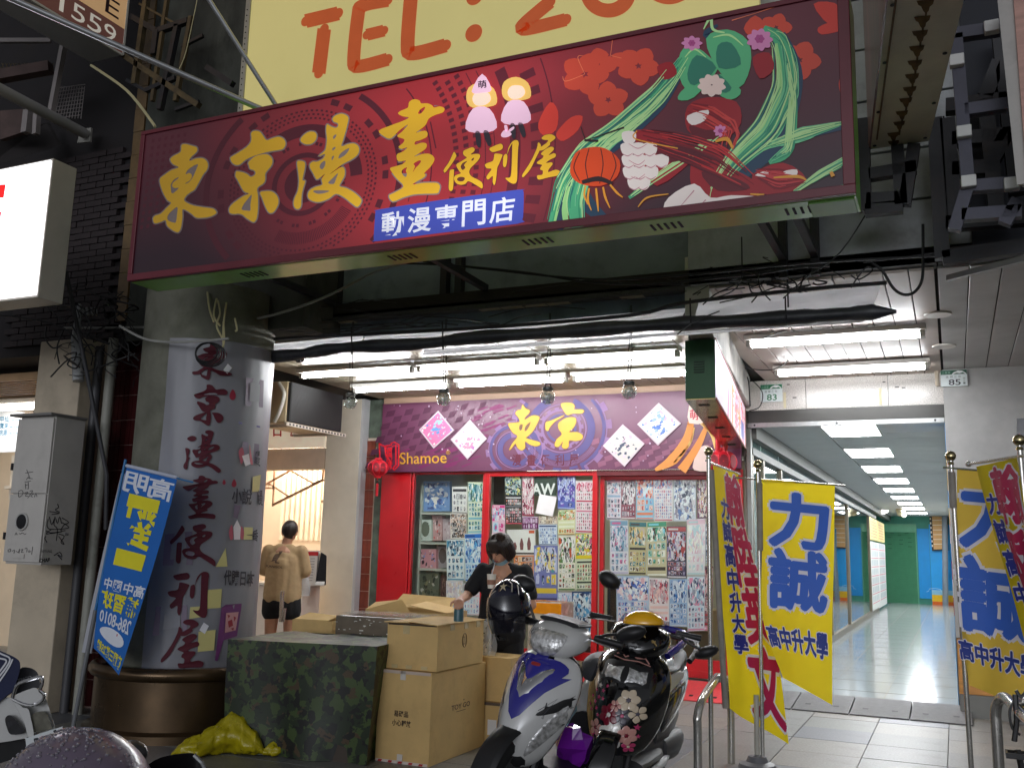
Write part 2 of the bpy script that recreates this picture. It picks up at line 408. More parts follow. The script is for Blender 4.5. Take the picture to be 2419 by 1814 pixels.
def frame(name,x0,x1,z0,z1,y,w=.06,t=.06,m=red,par=shop,mid=None):
    b=B().box(x0,y,z0,x0+w,y+t,z1).box(x1-w,y,z0,x1,y+t,z1).box(x0+w,y,z1-w,x1-w,y+t,z1).box(x0+w,y,z0,x1-w,y+t,z0+w*1.5)
    return obj(name,b,m,par,bevel=.005)
f1=frame('window_frame',-6.4,-5.34,.235,2.45,YF+.01,w=.03);obj('pane',B().box(-6.37,YF+.03,.28,-5.37,YF+.036,2.42),pane,f1)
f2=frame('door',-5.33,-3.84,.24,2.45,YF-.01,w=.062);obj('pane',B().box(-5.27,YF+.02,.33,-3.9,YF+.026,2.39),pane,f2)
f3=frame('door',-3.83,-2.15,.14,2.39,YF+.06,w=.05);obj('pane',B().box(-3.78,YF+.09,.3,-2.2,YF+.096,2.34),pane,f3)
obj('kick_rail',B().box(-3.78,YF+.065,.2,-2.2,YF+.11,.34),red,f3)
obj('door_head',B().box(-3.84,YF-.03,2.385,-2.14,YF+.055,2.449),mat('head_dark_red',(92,16,26),rough=.4),shop)  # door head in a darker red
obj('threshold',B().box(-3.83,YF-.05,0,-2.1,YF+.2,.12),mat('threshold_dark',(72,70,66),rough=.6),shop)
# red plastic ramp plates
ramp_m=mat('red_rubber',(205,62,66),rough=.55,var=.12,vs=30,bump=.25,bs=160)
ramp=thing('kerb_ramp','red plastic kerb ramp at the right shop door','ramp',(-3,10.5,0))
for i in range(4):
    x0=-3.95+i*.5
    p=B().hexa([(x0,10.18,.002),(x0+.49,10.18,.002),(x0+.49,10.83,.002),(x0,10.83,.002),(x0,10.18,.012),(x0+.49,10.18,.012),(x0+.49,10.83,.13),(x0,10.83,.13)])
    o=obj('ramp_plate',p,ramp_m,ramp,bevel=.004)
    q=B()
    for u in (.12,.37):q.hexa([(x0+u-.02,10.3,.0345),(x0+u+.02,10.3,.0345),(x0+u+.02,10.34,.042),(x0+u-.02,10.34,.042),(x0+u-.02,10.3,.038),(x0+u+.02,10.3,.038),(x0+u+.02,10.34,.0455),(x0+u-.02,10.34,.0455)])
    obj('bolt_recess',q,mat('recess_black',(30,12,14),rough=.8),o)
# ---------------------------------------------------------------- printed fascia
P3=lambda px,py:Y(px,py,YF-.06)
mag=mat('print_magenta',(106,58,86),rough=.35,var=.12,vs=1.3,dirt=.55,ds=1.1,dc=(88,44,70))
fs=thing('fascia_sign','purple printed fascia board with gold lettering over the comic shop doors','fascia sign',(-4.5,YF-.06,2.9))
obj('board',B().box(-6.86,YF-.055,2.452,-2.13,YF-.001,3.36),mag,fs)
N3=(0,-.0012,0)
lift=lambda k:(0,-.0006*k,0)
obj('head_strip',B().box(-6.86,YF-.03,3.362,-2.13,YF-.001,CZ),flat((176,146,124)),shop)
b=B();random.seed(3)
for i in range(11):
    for j in range(9):
        if (i+j) % 2:continue
        x0,y0=915+i*22-j*6,972+j*15+i*(-2);w=20-i*.6;h=14
        b.add([P3(x0,y0),P3(x0+w,y0-4),P3(x0+w-5,y0+h-4),P3(x0-5,y0+h)],[(0,1,2,3)])
obj('dark_checks',b,flat((82,34,64)),fs)
b=B()
for i in range(17):
    for j in range(6):
        if (i+j) % 2:continue
        x0,y0=1395+i*20+j*4,1034+j*13;P=[(x0,y0+6),(x0+19,y0),(x0+21,y0+12),(x0+3,y0+18)]
        if P[3][1] < 1108 and x0 < 1700:b.add([P3(*p)+V(lift(.1)) for p in P],[(0,1,2,3)])
obj('pale_checks',b,flat((140,86,112)),fs)
b=B()
for i in range(60):
    u=random.random();x0,y0=(940+u*170,1105-random.random()*45) if i < 34 else (1090+u*120,962+random.random()*75)
    b.add([P3(*p)+V(lift(.2+i*.01)) for p in ((x0,y0),(x0+24,y0-9),(x0+27,y0-6),(x0+2,y0+4))],[(0,1,2,3)])
obj('streaks',b,flat((122,36,92)),fs)
gk=[1.]
def gear(b,cx,cy,r0,r1,n,teeth=0,sq=.96):
    gk[0] += .12
    for i in range(n):
        a0,a1=6.28319*i/n,6.28319*(i+1)/n;k=r1*(1.1 if teeth and (i*teeth//n) % 2 else 1)
        P=[(cx+math.cos(a)*r,cy+math.sin(a)*r*sq) for r,a in ((r0,a0),(k,a0),(k,a1),(r0,a1))]
        if min(p[1] for p in P) < 940 or max(p[1] for p in P) > 1112:continue
        b.add([P3(*p)+V(lift(gk[0])) for p in P],[(0,1,2,3)])
b=B();gear(b,1326,1012,62,80,64);gear(b,1326,1012,97,104,96,32);gear(b,1218,1062,30,43,48);gear(b,1218,1062,55,61,72,24);gear(b,1326,1012,30,36,40)
obj('gear_print',b,flat((86,76,130)),fs)
b=B();gear(b,1326,1012,57,60,64);gear(b,1326,1012,106,109,96,32);gear(b,1218,1062,45,47,48);gear(b,1218,1062,62,64.5,72,24);gear(b,1326,1012,42,48,60,30)
for i in range(70):
    a=.55+2.3*i/70;P=[(1326+math.cos(q)*r,1012+math.sin(q)*r*.96) for r,q in ((82,a),(94,a),(94,a+.014),(82,a+.014))]
    if max(p[1] for p in P) < 1112:b.add([P3(*p)+V(lift(2.6)) for p in P],[(0,1,2,3)])
obj('gear_outline',b,flat((140,106,150)),fs)
b=B()
for i in range(46):
    p=P3(random.uniform(930,1600),random.uniform(950,1090));r=random.uniform(.004,.013);b.lathe([(r,0),(r,.0015)],p+V((0,-.0025,0)),6,(0,1,0))
obj('star_specks',b,flat((200,176,200)),fs)
gold=flat((226,176,52),rough=.4)
z=zoomed(1120,740,4.096);b=B()
F_EAST=[[(470,885),(500,920),(540,940),(530,970),(500,1000),(490,1030),(560,990),(610,990),(635,1010),(610,1070),(570,1140),(520,1190),(500,1205),(560,1225),(630,1245),(640,1270),(600,1285),(540,1270),(495,1240),(495,1300),(460,1325),(420,1300),(400,1260),(360,1310),(340,1320),(370,1260),(420,1190),(370,1150),(330,1070),(380,1060),(440,1050),(430,1010),(400,970),(420,940),(455,930)],[(500,1090),(548,1052),(520,1120),(490,1140)],[(440,1085),(470,1075),(462,1125),(440,1130)]]
F_CAP=[[(840,880),(880,865),(950,870),(975,900),(970,930),(1040,930),(1065,945),(1040,970),(960,970),(900,985),(860,930)],[(690,1080),(700,1050),(740,1040),(800,1015),(870,985),(860,1000),(780,1050),(730,1110),(720,1135),(695,1130)],[(820,1060),(900,1010),(980,1010),(985,1060),(960,1110),(920,1150),(1000,1150),(1050,1180),(1040,1220),(980,1235),(920,1230),(915,1290),(880,1310),(850,1290),(860,1240),(820,1290),(780,1280),(800,1220),(850,1170),(820,1120)]]
bo=B()
shape(b,[z(l) for l in F_EAST],P3,lift(5));shape(bo,[z(F_EAST[0])],P3,lift(3),gr=1.4)
for l in F_CAP:shape(b,[z(l)],P3,lift(5));shape(bo,[z(l)],P3,lift(3),gr=1.4)
obj('gold_lettering',b,gold,fs);obj('lettering_outline',bo,flat((120,84,60)),fs)
b=B()
for ch,x in zip('漫畫便利屋',(1221,1255,1288,1322,1356)):
    text(b,ch,(P3(x-10,1100),P3(x+10,1099),P3(x+10,1073),P3(x-10,1074)),lift(6),off=.02)
obj('small_lettering',b,flat((96,24,50)),fs)
b=B();text(b,'Shamoe',(P3(945,1096),P3(1055,1093),P3(1055,1065),P3(945,1067)),lift(5),off=.004,fit=(0,.74));b.lathe([(.016,0),(.016,.001)],P3(943,1079)+V(lift(5)),12,(0,1,0))
text(b,'®',(P3(1054,1074),P3(1064,1073.5),P3(1064,1063.5),P3(1054,1064)),lift(5))
obj('latin_lettering',b,gold,fs)
# drawing at the right end: orange streamers and a paper cone hat (plain stand-in)
b=B();s_=lambda p,w:ribbon(b,p,w,P3,lift(4))
s_([(1632,1000),(1622,1040),(1590,1085),(1548,1110)],[14,22,26,6]);s_([(1668,1010),(1650,1050),(1625,1090),(1610,1111)],[10,16,20,24]);s_([(1626,1002),(1646,988),(1668,1000),(1690,1030)],[8,16,16,10])
obj('orange_streamers',b,flat((232,150,74)),fs)
b=B();s_([(1640,1010),(1628,1050),(1592,1092)],[3,6,3]);s_([(1655,1000),(1680,1022),(1690,1060)],[4,10,4])
obj('pale_streamers',b,flat((246,200,120)),fs)
b=B();shape(b,[[(1629,950),(1640,958),(1668,996),(1650,1002),(1628,1000),(1624,985)]],P3,lift(5),k=1)
shape(b,[[(1650,1060),(1672,1052),(1690,1075),(1688,1110),(1640,1110),(1640,1085)]],P3,lift(3))
obj('paper_cone',b,flat((240,214,204)),fs)
b=B();text(b,'萌',(P3(1630,990),P3(1650,992),P3(1648,966),P3(1630,968)),lift(7),off=.02);obj('cone_lettering',b,flat((196,56,76)),fs)
def blobs(b,cols,mapf,n,seed,size=.12,box=(0,0,1,1),lay=0):
    """a made-up jumble of angular and round colour patches inside a unit box"""
    rd=random.Random(seed);x0,y0,x1,y1=box
    for i in range(n):
        cx,cy=rd.uniform(x0,x1),rd.uniform(y0,y1);k=rd.choice((3,4,5,7));a0=rd.random()*6.28;r=size*rd.uniform(.35,1.1);st=rd.uniform(.35,1);ro=rd.random()*3.14
        P=[]
        for j in range(k):
            q=rd.uniform(.6,1);u,w=math.cos(a0+6.28*j/k)*r*q,math.sin(a0+6.28*j/k)*r*st*q
            P.append((min(max(cx+u*math.cos(ro)-w*math.sin(ro),x0),x1),min(max(cy+u*math.sin(ro)+w*math.cos(ro),y0),y1)))
        b.k=rd.randrange(cols)
        b.add([mapf(u,w,lay+i*.02) for u,w in P],[tuple(range(k))])
# four square art cards pinned on the fascia
cards=[((1035,970),(1073,1016),(1024,1059),(990,1015),[(90,150,205),(160,205,215),(220,120,170),(240,230,225)],'pink art card with a blue sketch, left end of the purple fascia'),
         ((1110,991),(1150,1036),(1104,1085),(1064,1038),[(226,150,180),(240,226,214),(196,130,190),(246,236,236)],'pink and white art card, second from the left on the purple fascia'),
         ((1471,1002),(1523,1048),(1475,1102),(1424,1053),[(70,78,100),(238,200,214),(214,206,202),(232,180,200)],'white art card with a dark sketch and black signature on the purple fascia'),
         ((1556,951),(1609,1000),(1554,1052),(1505,1002),[(84,120,196),(150,180,230),(236,180,206),(240,236,240)],'pink art card with a blue ink sketch, right end of the purple fascia')]
for i,(t,r_,bt,l,cols,lab) in enumerate(cards):
    q=[Y(*p,YF-.075) for p in (l,bt,r_,t)]
    cd=obj('art_card',B().slab(q,(0,.008,0)),flat((216,200,208)),None);tag(cd,lab,'art card','art cards pinned on the purple fascia')
    mf=lambda u,w,k:(q[0]*(1-u)+q[1]*u)*(1-w)+(q[3]*(1-u)+q[2]*u)*w+V((0,-.0012-.0002*k,0))
    b=B();b.k=0;b.add([mf(.05,.05,0),mf(.95,.05,0),mf(.95,.95,0),mf(.05,.95,0)],[(0,1,2,3)])
    b.m[-1]=3 if i % 2 else 2
    blobs(b,4,mf,46,30+i,.1,(.06,.06,.94,.94),1)
    # a loose upright figure of brush marks down the diagonal, no features
    rd=random.Random(i)
    for j in range(16):
        d=.28+.5*rd.random();o_=rd.uniform(-.12,.12);b.k=0 if d < .55 else 1
        c1,c2=1-d+o_,d+o_;b.add([mf(c1-.04,c2-.05,3+j*.03),mf(c1+.02,c2-.07,3+j*.03),mf(c1+.06,c2+.05,3+j*.03),mf(c1-.01,c2+.06,3+j*.03)],[(0,1,2,3)])
    obj('ink_sketch',b,[flat(c) for c in cols],cd)
# ---------------------------------------------------------------- posters
POST=[
 (445,590,530,740,(236,234,232),[(40,40,46),(120,120,126),(200,200,205)],.0,3,0,'white poster of small black tool drawings, top of the left pane'),
 (535,565,625,850,(214,224,200),[(36,120,140),(24,84,110),(70,130,90),(120,190,210)],.38,4,0,'teal poster with green shirts beside the first red door frame'),
 (435,740,525,880,(232,224,218),[(40,36,42),(236,206,190),(150,120,100),(60,56,64)],1.,0,0,'pale poster with black and cream shapes, left pane'),
 (415,885,515,1115,(226,236,240),[(40,110,150),(70,150,190),(30,60,90)],.4,3,0,'white poster of blue items, left pane'),
 (517,852,612,1120,(206,228,240),[(30,110,200),(20,70,140),(90,170,220)],.6,4,1,'light blue poster with a bright blue figure shape'),
 (412,1118,505,1330,(232,226,230),[(214,190,200),(190,196,220),(230,210,190)],.6,4,0,'faded lilac poster low in the left pane'),
 (508,1130,600,1310,(220,230,240),[(150,180,220),(90,120,190),(230,200,210)],.3,4,0,'pale blue poster low beside the first red door frame'),
 (740,515,835,640,(34,60,62),[(40,110,120),(220,214,120),(30,40,70),(200,220,225)],1.,0,0,'dark green poster at the top of the middle door'),
 (742,642,835,802,(38,38,42),[(220,220,222),(200,110,60),(120,120,130),(230,90,110)],.0,6,0,'black poster with rows of small white items'),
 (838,515,905,755,(170,60,90),[(236,214,220),(110,24,60),(220,120,150),(246,240,240)],1.,0,0,'crimson poster with pale shapes, middle door'),
 (905,515,1030,640,(52,70,62),[(60,80,70)],.0,0,0,'dark green poster with big white letters'),
 (1037,515,1135,715,(92,106,190),[(190,200,240),(60,50,140),(120,90,190),(40,60,130)],.8,2,1,'blue violet poster at the top of the middle door'),
 (1138,558,1238,850,(236,226,230),[(220,120,150),(60,60,66),(200,60,90),(240,180,200)],.2,6,0,'white poster with many pink items, upper right of the middle door'),
 (670,695,740,860,(238,196,216),[(220,60,140),(240,240,244),(120,180,220)],.5,2,1,'bright pink poster at the left edge of the middle door'),
 (838,757,930,830,(110,40,96),[(230,210,236),(180,110,180)],.0,5,1,'small purple poster with pale lettering rows'),
 (932,757,1035,800,(220,196,170),[(90,60,50),(236,220,200)],.0,6,0,'small beige strip poster under the blank sheet'),
 (1037,720,1135,860,(226,226,180),[(110,160,80),(220,150,60),(240,240,220),(200,90,50)],.4,5,0,'cream and green poster with round shapes'),
 (752,830,910,975,(236,234,230),[(120,70,70),(60,50,50),(214,90,50)],.0,0,0,'white poster with three small standing shapes'),
 (930,802,1035,918,(206,220,238),[(90,130,200),(240,244,250),(50,70,130)],.0,6,0,'pale blue poster with a grid of tiles'),
 (1040,862,1136,1175,(232,226,210),[(36,34,36),(200,80,40),(90,130,70),(240,236,230)],.5,4,0,'white and black poster with a red band, middle door'),
 (1138,852,1240,995,(226,206,40),[(40,40,44),(220,110,150),(120,190,150),(245,240,220)],.9,0,0,'yellow poster on the middle door'),
 (905,918,1035,1225,(118,124,186),[(230,196,60),(80,150,160),(60,50,96),(196,200,232)],.5,3,0,'violet poster with golden shapes beside the woman'),
 (790,975,902,1180,(226,140,84),[(120,60,40),(240,200,150),(60,50,60)],.0,4,0,'orange poster behind the woman'),
 (1140,997,1240,1170,(216,222,190),[(80,120,70),(200,70,60),(50,60,50)],.0,5,0,'pale green poster of small items, middle door'),
 (1117,1176,1240,1430,(40,78,130),[(226,236,244),(20,36,76),(80,160,210),(150,170,200)],.75,3,0,'dark blue poster with white angular shapes above the white scooter'),
 (1032,1180,1115,1440,(216,214,232),[(150,190,226),(230,190,210),(110,130,190)],.3,3,0,'pale lilac poster above the white scooter'),
 (1042,1445,1240,1482,(220,220,230),[(160,170,210),(230,190,200)],.0,8,0,'pale strip poster low in the middle door'),
 (1312,542,1390,775,(226,214,226),[(210,130,160),(150,180,210),(80,80,100)],.3,3,1,'pale pink poster at the top left of the right door'),
 (1392,552,1472,770,(150,70,90),[(230,226,230),(60,30,50),(200,170,180),(40,40,70)],.65,4,0,'crimson and grey poster on the right door'),
 (1475,540,1574,772,(150,200,230),[(230,130,90),(240,210,200),(90,150,210),(200,70,70)],.5,3,0,'sky blue poster with an orange lower half'),
 (1576,540,1682,785,(230,224,228),[(200,150,170),(80,110,180),(200,90,110),(170,190,220)],.25,6,0,'white poster with rows of bottles, right door'),
 (1685,540,1812,785,(206,212,226),[(40,50,80),(90,120,180),(236,240,244),(150,140,160)],1.,0,0,'big blue white and black poster on the right door'),
 (1815,545,1885,770,(90,40,70),[(220,190,150),(170,60,110),(40,20,40),(230,220,220)],1.,0,0,'dark purple poster beside the yellow flag'),
 (1330,780,1432,1080,(226,222,232),[(120,160,190),(220,100,150),(80,100,120),(200,190,220)],.55,3,1,'white poster with pink patch, second row of the right door'),
 (1435,785,1534,1085,(196,186,140),[(40,110,120),(60,50,44),(220,190,110),(140,100,60)],.4,4,1,'tan poster with teal shapes, second row of the right door'),
 (1536,785,1645,1092,(206,196,160),[(60,150,110),(120,200,220),(70,60,50),(240,240,230)],.3,3,1,'tan poster with a green landscape band'),
 (1647,810,1757,1102,(74,66,92),[(170,60,60),(220,214,220),(40,36,50),(140,130,170)],.65,5,1,'dark poster with red flecks, second row of the right door'),
 (1759,770,1862,1085,(232,228,232),[(230,190,206),(190,220,226),(240,236,220)],.6,3,1,'very pale pink and mint poster on the right door'),
 (1865,800,1890,1020,(120,130,160),[(60,60,80),(220,220,230)],.0,2,0,'narrow grey poster beside the yellow flag'),
 (1365,1090,1548,1365,(180,200,226),[(60,100,190),(240,244,248),(40,50,90),(230,180,190)],.5,7,0,'wide blue and white poster, bottom row of the right door'),
 (1550,1102,1660,1392,(236,224,228),[(200,70,90),(240,200,196),(110,70,90)],.5,4,0,'white poster with small red round shapes, bottom row'),
 (1662,1106,1760,1372,(160,190,226),[(40,110,190),(30,60,120),(210,220,236)],.5,4,0,'blue poster in the bottom row of the right door'),
 (1762,1090,1858,1396,(216,226,240),[(60,70,110),(230,150,180),(150,190,220)],.55,4,0,'pale blue and white poster, bottom row of the right door'),
 (1857,1035,1905,1370,(130,90,104),[(180,40,50),(50,40,60),(200,180,180)],.5,3,0,'brownish red poster at the bottom right by the flag'),
 (1765,1372,1875,1398,(232,150,180),[(245,220,230),(210,90,140)],.0,8,0,'pink strip poster along the bottom row'),
]
def poster(i,zx0,zy0,zx1,zy1,base,acc,hero,cols,head,lab):
    f=lambda x,y:(880+x/2.37,900+y/2.37)
    yp=YF+.040 if zx0 < 640 else (YF+.031 if zx0 < 1260 else YF+.101)
    yp += (i % 3)*.003
    q=[Y(*f(*p),yp) for p in ((zx0,zy1),(zx1,zy1),(zx1,zy0),(zx0,zy0))]
    rj=random.Random(i*31);q=[p+V((rj.uniform(-.005,.005),0,rj.uniform(-.006,.006))) for p in q]
    o=obj('poster',B().slab(q,(0,.0015,0)),flat(base,rough=.4),None);tag(o,lab,'poster','posters stuck on the comic shop glass')
    mf=lambda u,w,k=0:(q[0]*(1-u)+q[1]*u)*(1-w)+(q[3]*(1-u)+q[2]*u)*w+V((0,-.0004-.00025*k,0))
    b=B();n=len(acc);rd=random.Random(i*7+1);top=.97;mixc=lambda p,q,t_:tuple(int(p[z_]*(1-t_)+q[z_]*t_) for z_ in (0,1,2));ext=[mixc(base,(246,246,248),.7),mixc(acc[0],(240,236,240),.55),mixc(acc[-1],(250,246,246),.6)];cols=int(cols*1.35)
    def rect(u0,w0,u1,w1,k,l=1):b.k=k if k >= n else k % n;b.add([mf(u0,w0,l),mf(u1,w0,l),mf(u1,w1,l),mf(u0,w1,l)],[(0,1,2,3)])
    if head:rect(.02,.9,.98,.985,0);rect(.1,.925,.6,.96,1,2);top=.89
    if hero:
        h0=top-hero*(top-.04)
        blobs(b,n+3,mf,int(46+60*hero),i*13+5,.16,(.03,h0,.97,top),1);
        blobs(b,n+3,mf,int(120*hero),i*17+3,.075,(.05,h0+.02,.95,top-.02),3);top=h0-.02
    if cols and top > .1:
        asp=(q[3]-q[0]).length/(q[1]-q[0]).length;rows=max(1,int(cols*(top-.06)*asp*.8))
        for r in range(rows):
            if rd.random() < .14:rect(.05,top-(r+.7)*(top-.06)/rows,.95,top-(r+.25)*(top-.06)/rows,rd.randrange(n));continue
            for c in range(cols):
                u,w=.05+.9*(c+.5)/cols,top-(r+.5)*(top-.06)/rows;du=.9/cols*rd.uniform(.22,.4);dw=(top-.06)/rows*rd.uniform(.26,.4);b.k=rd.randrange(n)
                pv=[rect(u-.46*.9/cols,w-.44*(top-.06)/rows,u+.46*.9/cols,w+.44*(top-.06)/rows,n+rd.randrange(3),.5)] if rd.random() < .5 else 0
                for _ in range(3):
                    b.k=rd.randrange(n+3);cx_,cy_=u+du*rd.uniform(-.7,.7),w+dw*rd.uniform(-.8,.8);e_=rd.uniform(.25,.6);b.add([mf(cx_-du*e_,cy_-dw*e_*.7,1.3),mf(cx_+du*e_*.8,cy_-dw*e_,1.3),mf(cx_+du*e_,cy_+dw*e_*.6,1.3),mf(cx_-du*e_*.4,cy_+dw*e_,1.3)],[(0,1,2,3)])
                b.k=rd.randrange(n)
                if rd.random() < .3:P=[(u+du*math.cos(6.28*t/7)*.9,w+dw*math.sin(6.28*t/7)) for t in range(7)]
                else:P=[(u-du,w-dw),(u+du*.7,w-dw),(u+du,w+dw*.6),(u+du*.3,w+dw),(u-du,w+dw*.8)]
                b.add([mf(*p,1) for p in P],[tuple(range(len(P)))])
                if rd.random() < .6:rect(u-du*.8,w-dw*1.25,u+du*.8,w-dw*1.12,rd.randrange(n),2)
        rect(.03,.012,.97,.04,rd.randrange(n))
    if 'big white letters' in lab:
        b.k=n+3;text(b,'YAW',(mf(-.45,.05,3),mf(.93,.05,3),mf(.93,.52,3),mf(-.45,.52,3)),off=.03);text(b,'u',(mf(.56,.84,3),mf(.74,.84,3),mf(.74,.99,3),mf(.56,.99,3)),off=.03)
        ext=ext+[(236,238,236)]
    if 'three small' in lab:
        for c,hh in ((.28,.3),(.52,.46),(.78,.5)):
            b.k=0;b.add([mf(c-.05,.2,1),mf(c+.05,.2,1),mf(c+.07,.2+hh*.5,1),mf(c+.02,.2+hh,1),mf(c-.02,.2+hh,1),mf(c-.07,.2+hh*.5,1)],[(0,1,2,3,4,5)])
        rect(.02,.03,.98,.1,1);b.k=2;rect(.78,.86,.97,.97,2)
    if b.f:obj('print',b,[flat(c,rough=.4) for c in acc+ext],o)
for i,p in enumerate(POST):poster(i,*p)
q=[Y(880+x/2.37,900+y/2.37,YF+.01) for x,y in ((912,738),(1008,758),(1032,650),(936,632))]
_solo('paper_sheet',B().slab(q,(0,.002,0)),flat((238,236,234)),'blank white paper sheet taped askew over the green poster','paper','posters stuck on the comic shop glass')
# shelf behind the left pane
sh=thing('display_shelf','grey display shelf of boxed goods behind the left window pane','shelf',(-6,11.3,.2))
shm=mat('shelf_grey_green',(190,198,186),rough=.5)
obj('back_board',B().box(-6.8,11.62,.2,-5.4,11.66,2.55),shm,sh)
obj('side_board',B().box(-6.42,11.18,.2,-6.39,11.62,2.3),shm,sh)
for px_y in (1210,1280,1342):
    zz=Y(1020,px_y,11.2).z;obj('shelf_board',B().box(-6.38,11.16,zz-.03,-5.5,11.6,zz),shm,sh)
def pkg(name,zx0,zy0,zx1,zy1,y,t,base,cols,lab,n=30,win=None):
    f=lambda x,y:(880+x/2.37,900+y/2.37)
    q=[Y(*f(*p),y) for p in ((zx0,zy1),(zx1,zy1),(zx1,zy0),(zx0,zy0))]
    o=obj(name,B().slab(q,(0,t,0)),flat(base),None);tag(o,lab,'box','boxed goods on the display shelf')
    mf=lambda u,w,k=0:(q[0]*(1-u)+q[1]*u)*(1-w)+(q[3]*(1-u)+q[2]*u)*w+V((0,-.0006-.00025*k,0))
    b=B();blobs(b,len(cols),mf,n,zx0,.13,(.06,.06,.94,.94),1)
    if win:b.k=0;b.add([mf(.5+.34*math.cos(t_*.449),.56+.36*math.sin(t_*.449),4) for t_ in range(14)],[tuple(range(14))])
    obj('print',b,[flat(c) for c in cols],o)
pkg('display_box',285,560,432,728,11.22,.06,(120,160,214),[(90,130,200),(220,230,240),(60,84,150),(170,190,220),(240,240,236)],'sky blue boxed kit standing on the top shelf',70)
pkg('display_box',262,775,330,895,11.2,.12,(206,220,214),[(110,120,104),(170,200,190),(120,190,150)],'white box with oval window on the second shelf',8,1)
pkg('display_box',333,752,390,893,11.24,.1,(196,160,160),[(70,50,56),(210,90,90),(230,210,210)],'tall pink box on the second shelf',24)
pkg('display_box',394,768,440,893,11.26,.1,(206,190,196),[(150,110,120),(230,220,226)],'narrow pale pink box on the second shelf',14)
pkg('display_box',265,940,356,1048,11.2,.12,(206,150,160),[(60,50,60),(150,150,200),(220,200,200)],'pink window box on the third shelf',26)
pkg('display_box',360,925,425,1045,11.26,.1,(160,156,160),[(96,90,90),(190,186,196)],'grey window box on the third shelf',10,1)
pkg('display_box',262,1070,372,1230,11.2,.1,(96,104,88),[(70,80,66),(130,130,100),(50,56,48),(190,190,180)],'dark olive boxed kit on the bottom shelf',34)
pkg('display_box',376,1090,415,1230,11.24,.1,(96,70,66),[(60,40,40),(140,110,100)],'dark brown box on the bottom shelf',12)
# counter and clutter inside, seen under the posters
for k,(x0,y0,x1,y1,c,lab) in enumerate(((1330,1400,1385,1470,(176,168,150),'crumpled cream bundle low inside the right door'),(1400,1420,1560,1560,(150,136,104),'brown cabinet low inside the right door'),(1570,1440,1700,1540,(120,110,84),'dull olive cupboard behind the right door'),(1710,1400,1880,1560,(112,100,74),'dim brown cupboard at the right end behind the door'),(1312,1100,1360,1400,(40,42,44),'dark shelf unit inside the right door'),(675,520,740,690,(60,66,64),'dark grey cabinet behind the middle door top'),(1130,1440,1250,1560,(36,38,40),'dark box behind the middle door bottom'))):
    q0,q1=Y(880+x0/2.37,900+y1/2.37,11.25+.03*k),Y(880+x1/2.37,900+y0/2.37,11.25+.03*k);_solo('cupboard',B().box(q0.x,q0.y,max(.21,q0.z),q1.x,q0.y+.25,q1.z),flat(c),lab,'cupboard',bevel=.006)
_solo('counter',B().box(-3.6,11.5,.2,-2.25,12.0,.85),mat('counter_beige',(196,184,150),rough=.5),'beige counter inside the right shop door','counter',bevel=.01)
# ================================================================ SIGNS
YS=5.0;PS=on_y(YS)
gg=bpy.data.node_groups.new('tube_glow','ShaderNodeTree')
gg.interface.new_socket('Glow',in_out='OUTPUT',socket_type='NodeSocketFloat')
gn=gg.nodes;go=gn.new('NodeGroupOutput');gp=gn.new('ShaderNodeNewGeometry');sx=gn.new('ShaderNodeSeparateXYZ');gg.links.new(gp.outputs['Position'],sx.inputs[0])
def _m(op,a,b_,cl=False):
    q=gn.new('ShaderNodeMath');q.operation=op;q.use_clamp=cl
    for i,v in enumerate((a,b_)):
        if v is None:continue
        if isinstance(v,(int,float)):q.inputs[i].default_value=v
        else:gg.links.new(v,q.inputs[i])
    return q.outputs[0]
def _gauss(src,c,w):return _m('EXPONENT',_m('MULTIPLY',_m('POWER',_m('ABSOLUTE',_m('DIVIDE',_m('SUBTRACT',src,c),w),None),2),-1),None)
gz=_m('ADD',_m('ADD',_m('MULTIPLY',_gauss(sx.outputs[2],3.62,.3),.8),_m('MULTIPLY',_gauss(sx.outputs[2],4.3,.25),.55)),.35)
gx=_m('ADD',_m('ADD',_gauss(sx.outputs[0],-2.75,1.3),_m('MULTIPLY',_gauss(sx.outputs[0],-2.35,.35),.35)),_m('MULTIPLY',_gauss(sx.outputs[0],-.9,.9),.12))
gg.links.new(_m('MULTIPLY',gx,gz),go.inputs[0])
def lit(c,k=1.,rough=.32):
    nm='backlit_%d_%d_%d' % tuple(c)
    if nm in _mats:return _mats[nm]
    m=mat(nm,c,rough=rough,var=.03,vs=3);t=m.node_tree;p=t.nodes['Principled BSDF']
    g=t.nodes.new('ShaderNodeGroup');g.node_tree=gg;q=t.nodes.new('ShaderNodeMath');q.operation='MULTIPLY';q.inputs[1].default_value=.5*k
    t.links.new(g.outputs[0],q.inputs[0]);t.links.new(q.outputs[0],p.inputs['Emission Strength'])
    src=p.inputs['Base Color'].links[0].from_socket;t.links.new(src,p.inputs['Emission Color']);return m
sgn=thing('shop_signboard','long red lightbox signboard with golden brush lettering over the arcade','signboard',(-2.9,5.15,3.34))
SX0,SX1,SZ0,SZ1=-5.39,-.375,3.345,4.5
green=mat('green_sheet_metal',(140,214,84),rough=.3,var=.1,vs=2,coat=.4,dirt=.25,ds=1.4,dc=(110,120,70))
obj('sign_box',B().box(SX0,YS+.03,SZ0-.002,SX1,YS+.29,SZ1),green,sgn,bevel=.004)
fr_m=mat('sign_frame_wine',(104,30,44),rough=.35,var=.1)
b=B().box(SX0,YS-.012,SZ0,SX1,YS+.028,SZ0+.05).box(SX0,YS-.012,SZ1-.03,SX1,YS+.028,SZ1).box(SX0,YS-.012,SZ0+.05,SX0+.04,YS+.028,SZ1-.03).box(SX1-.06,YS-.012,SZ0+.05,SX1,YS+.028,SZ1-.03)
obj('sign_frame',b,fr_m,sgn,bevel=.003)
face=lit((168,46,52));t=face.node_tree
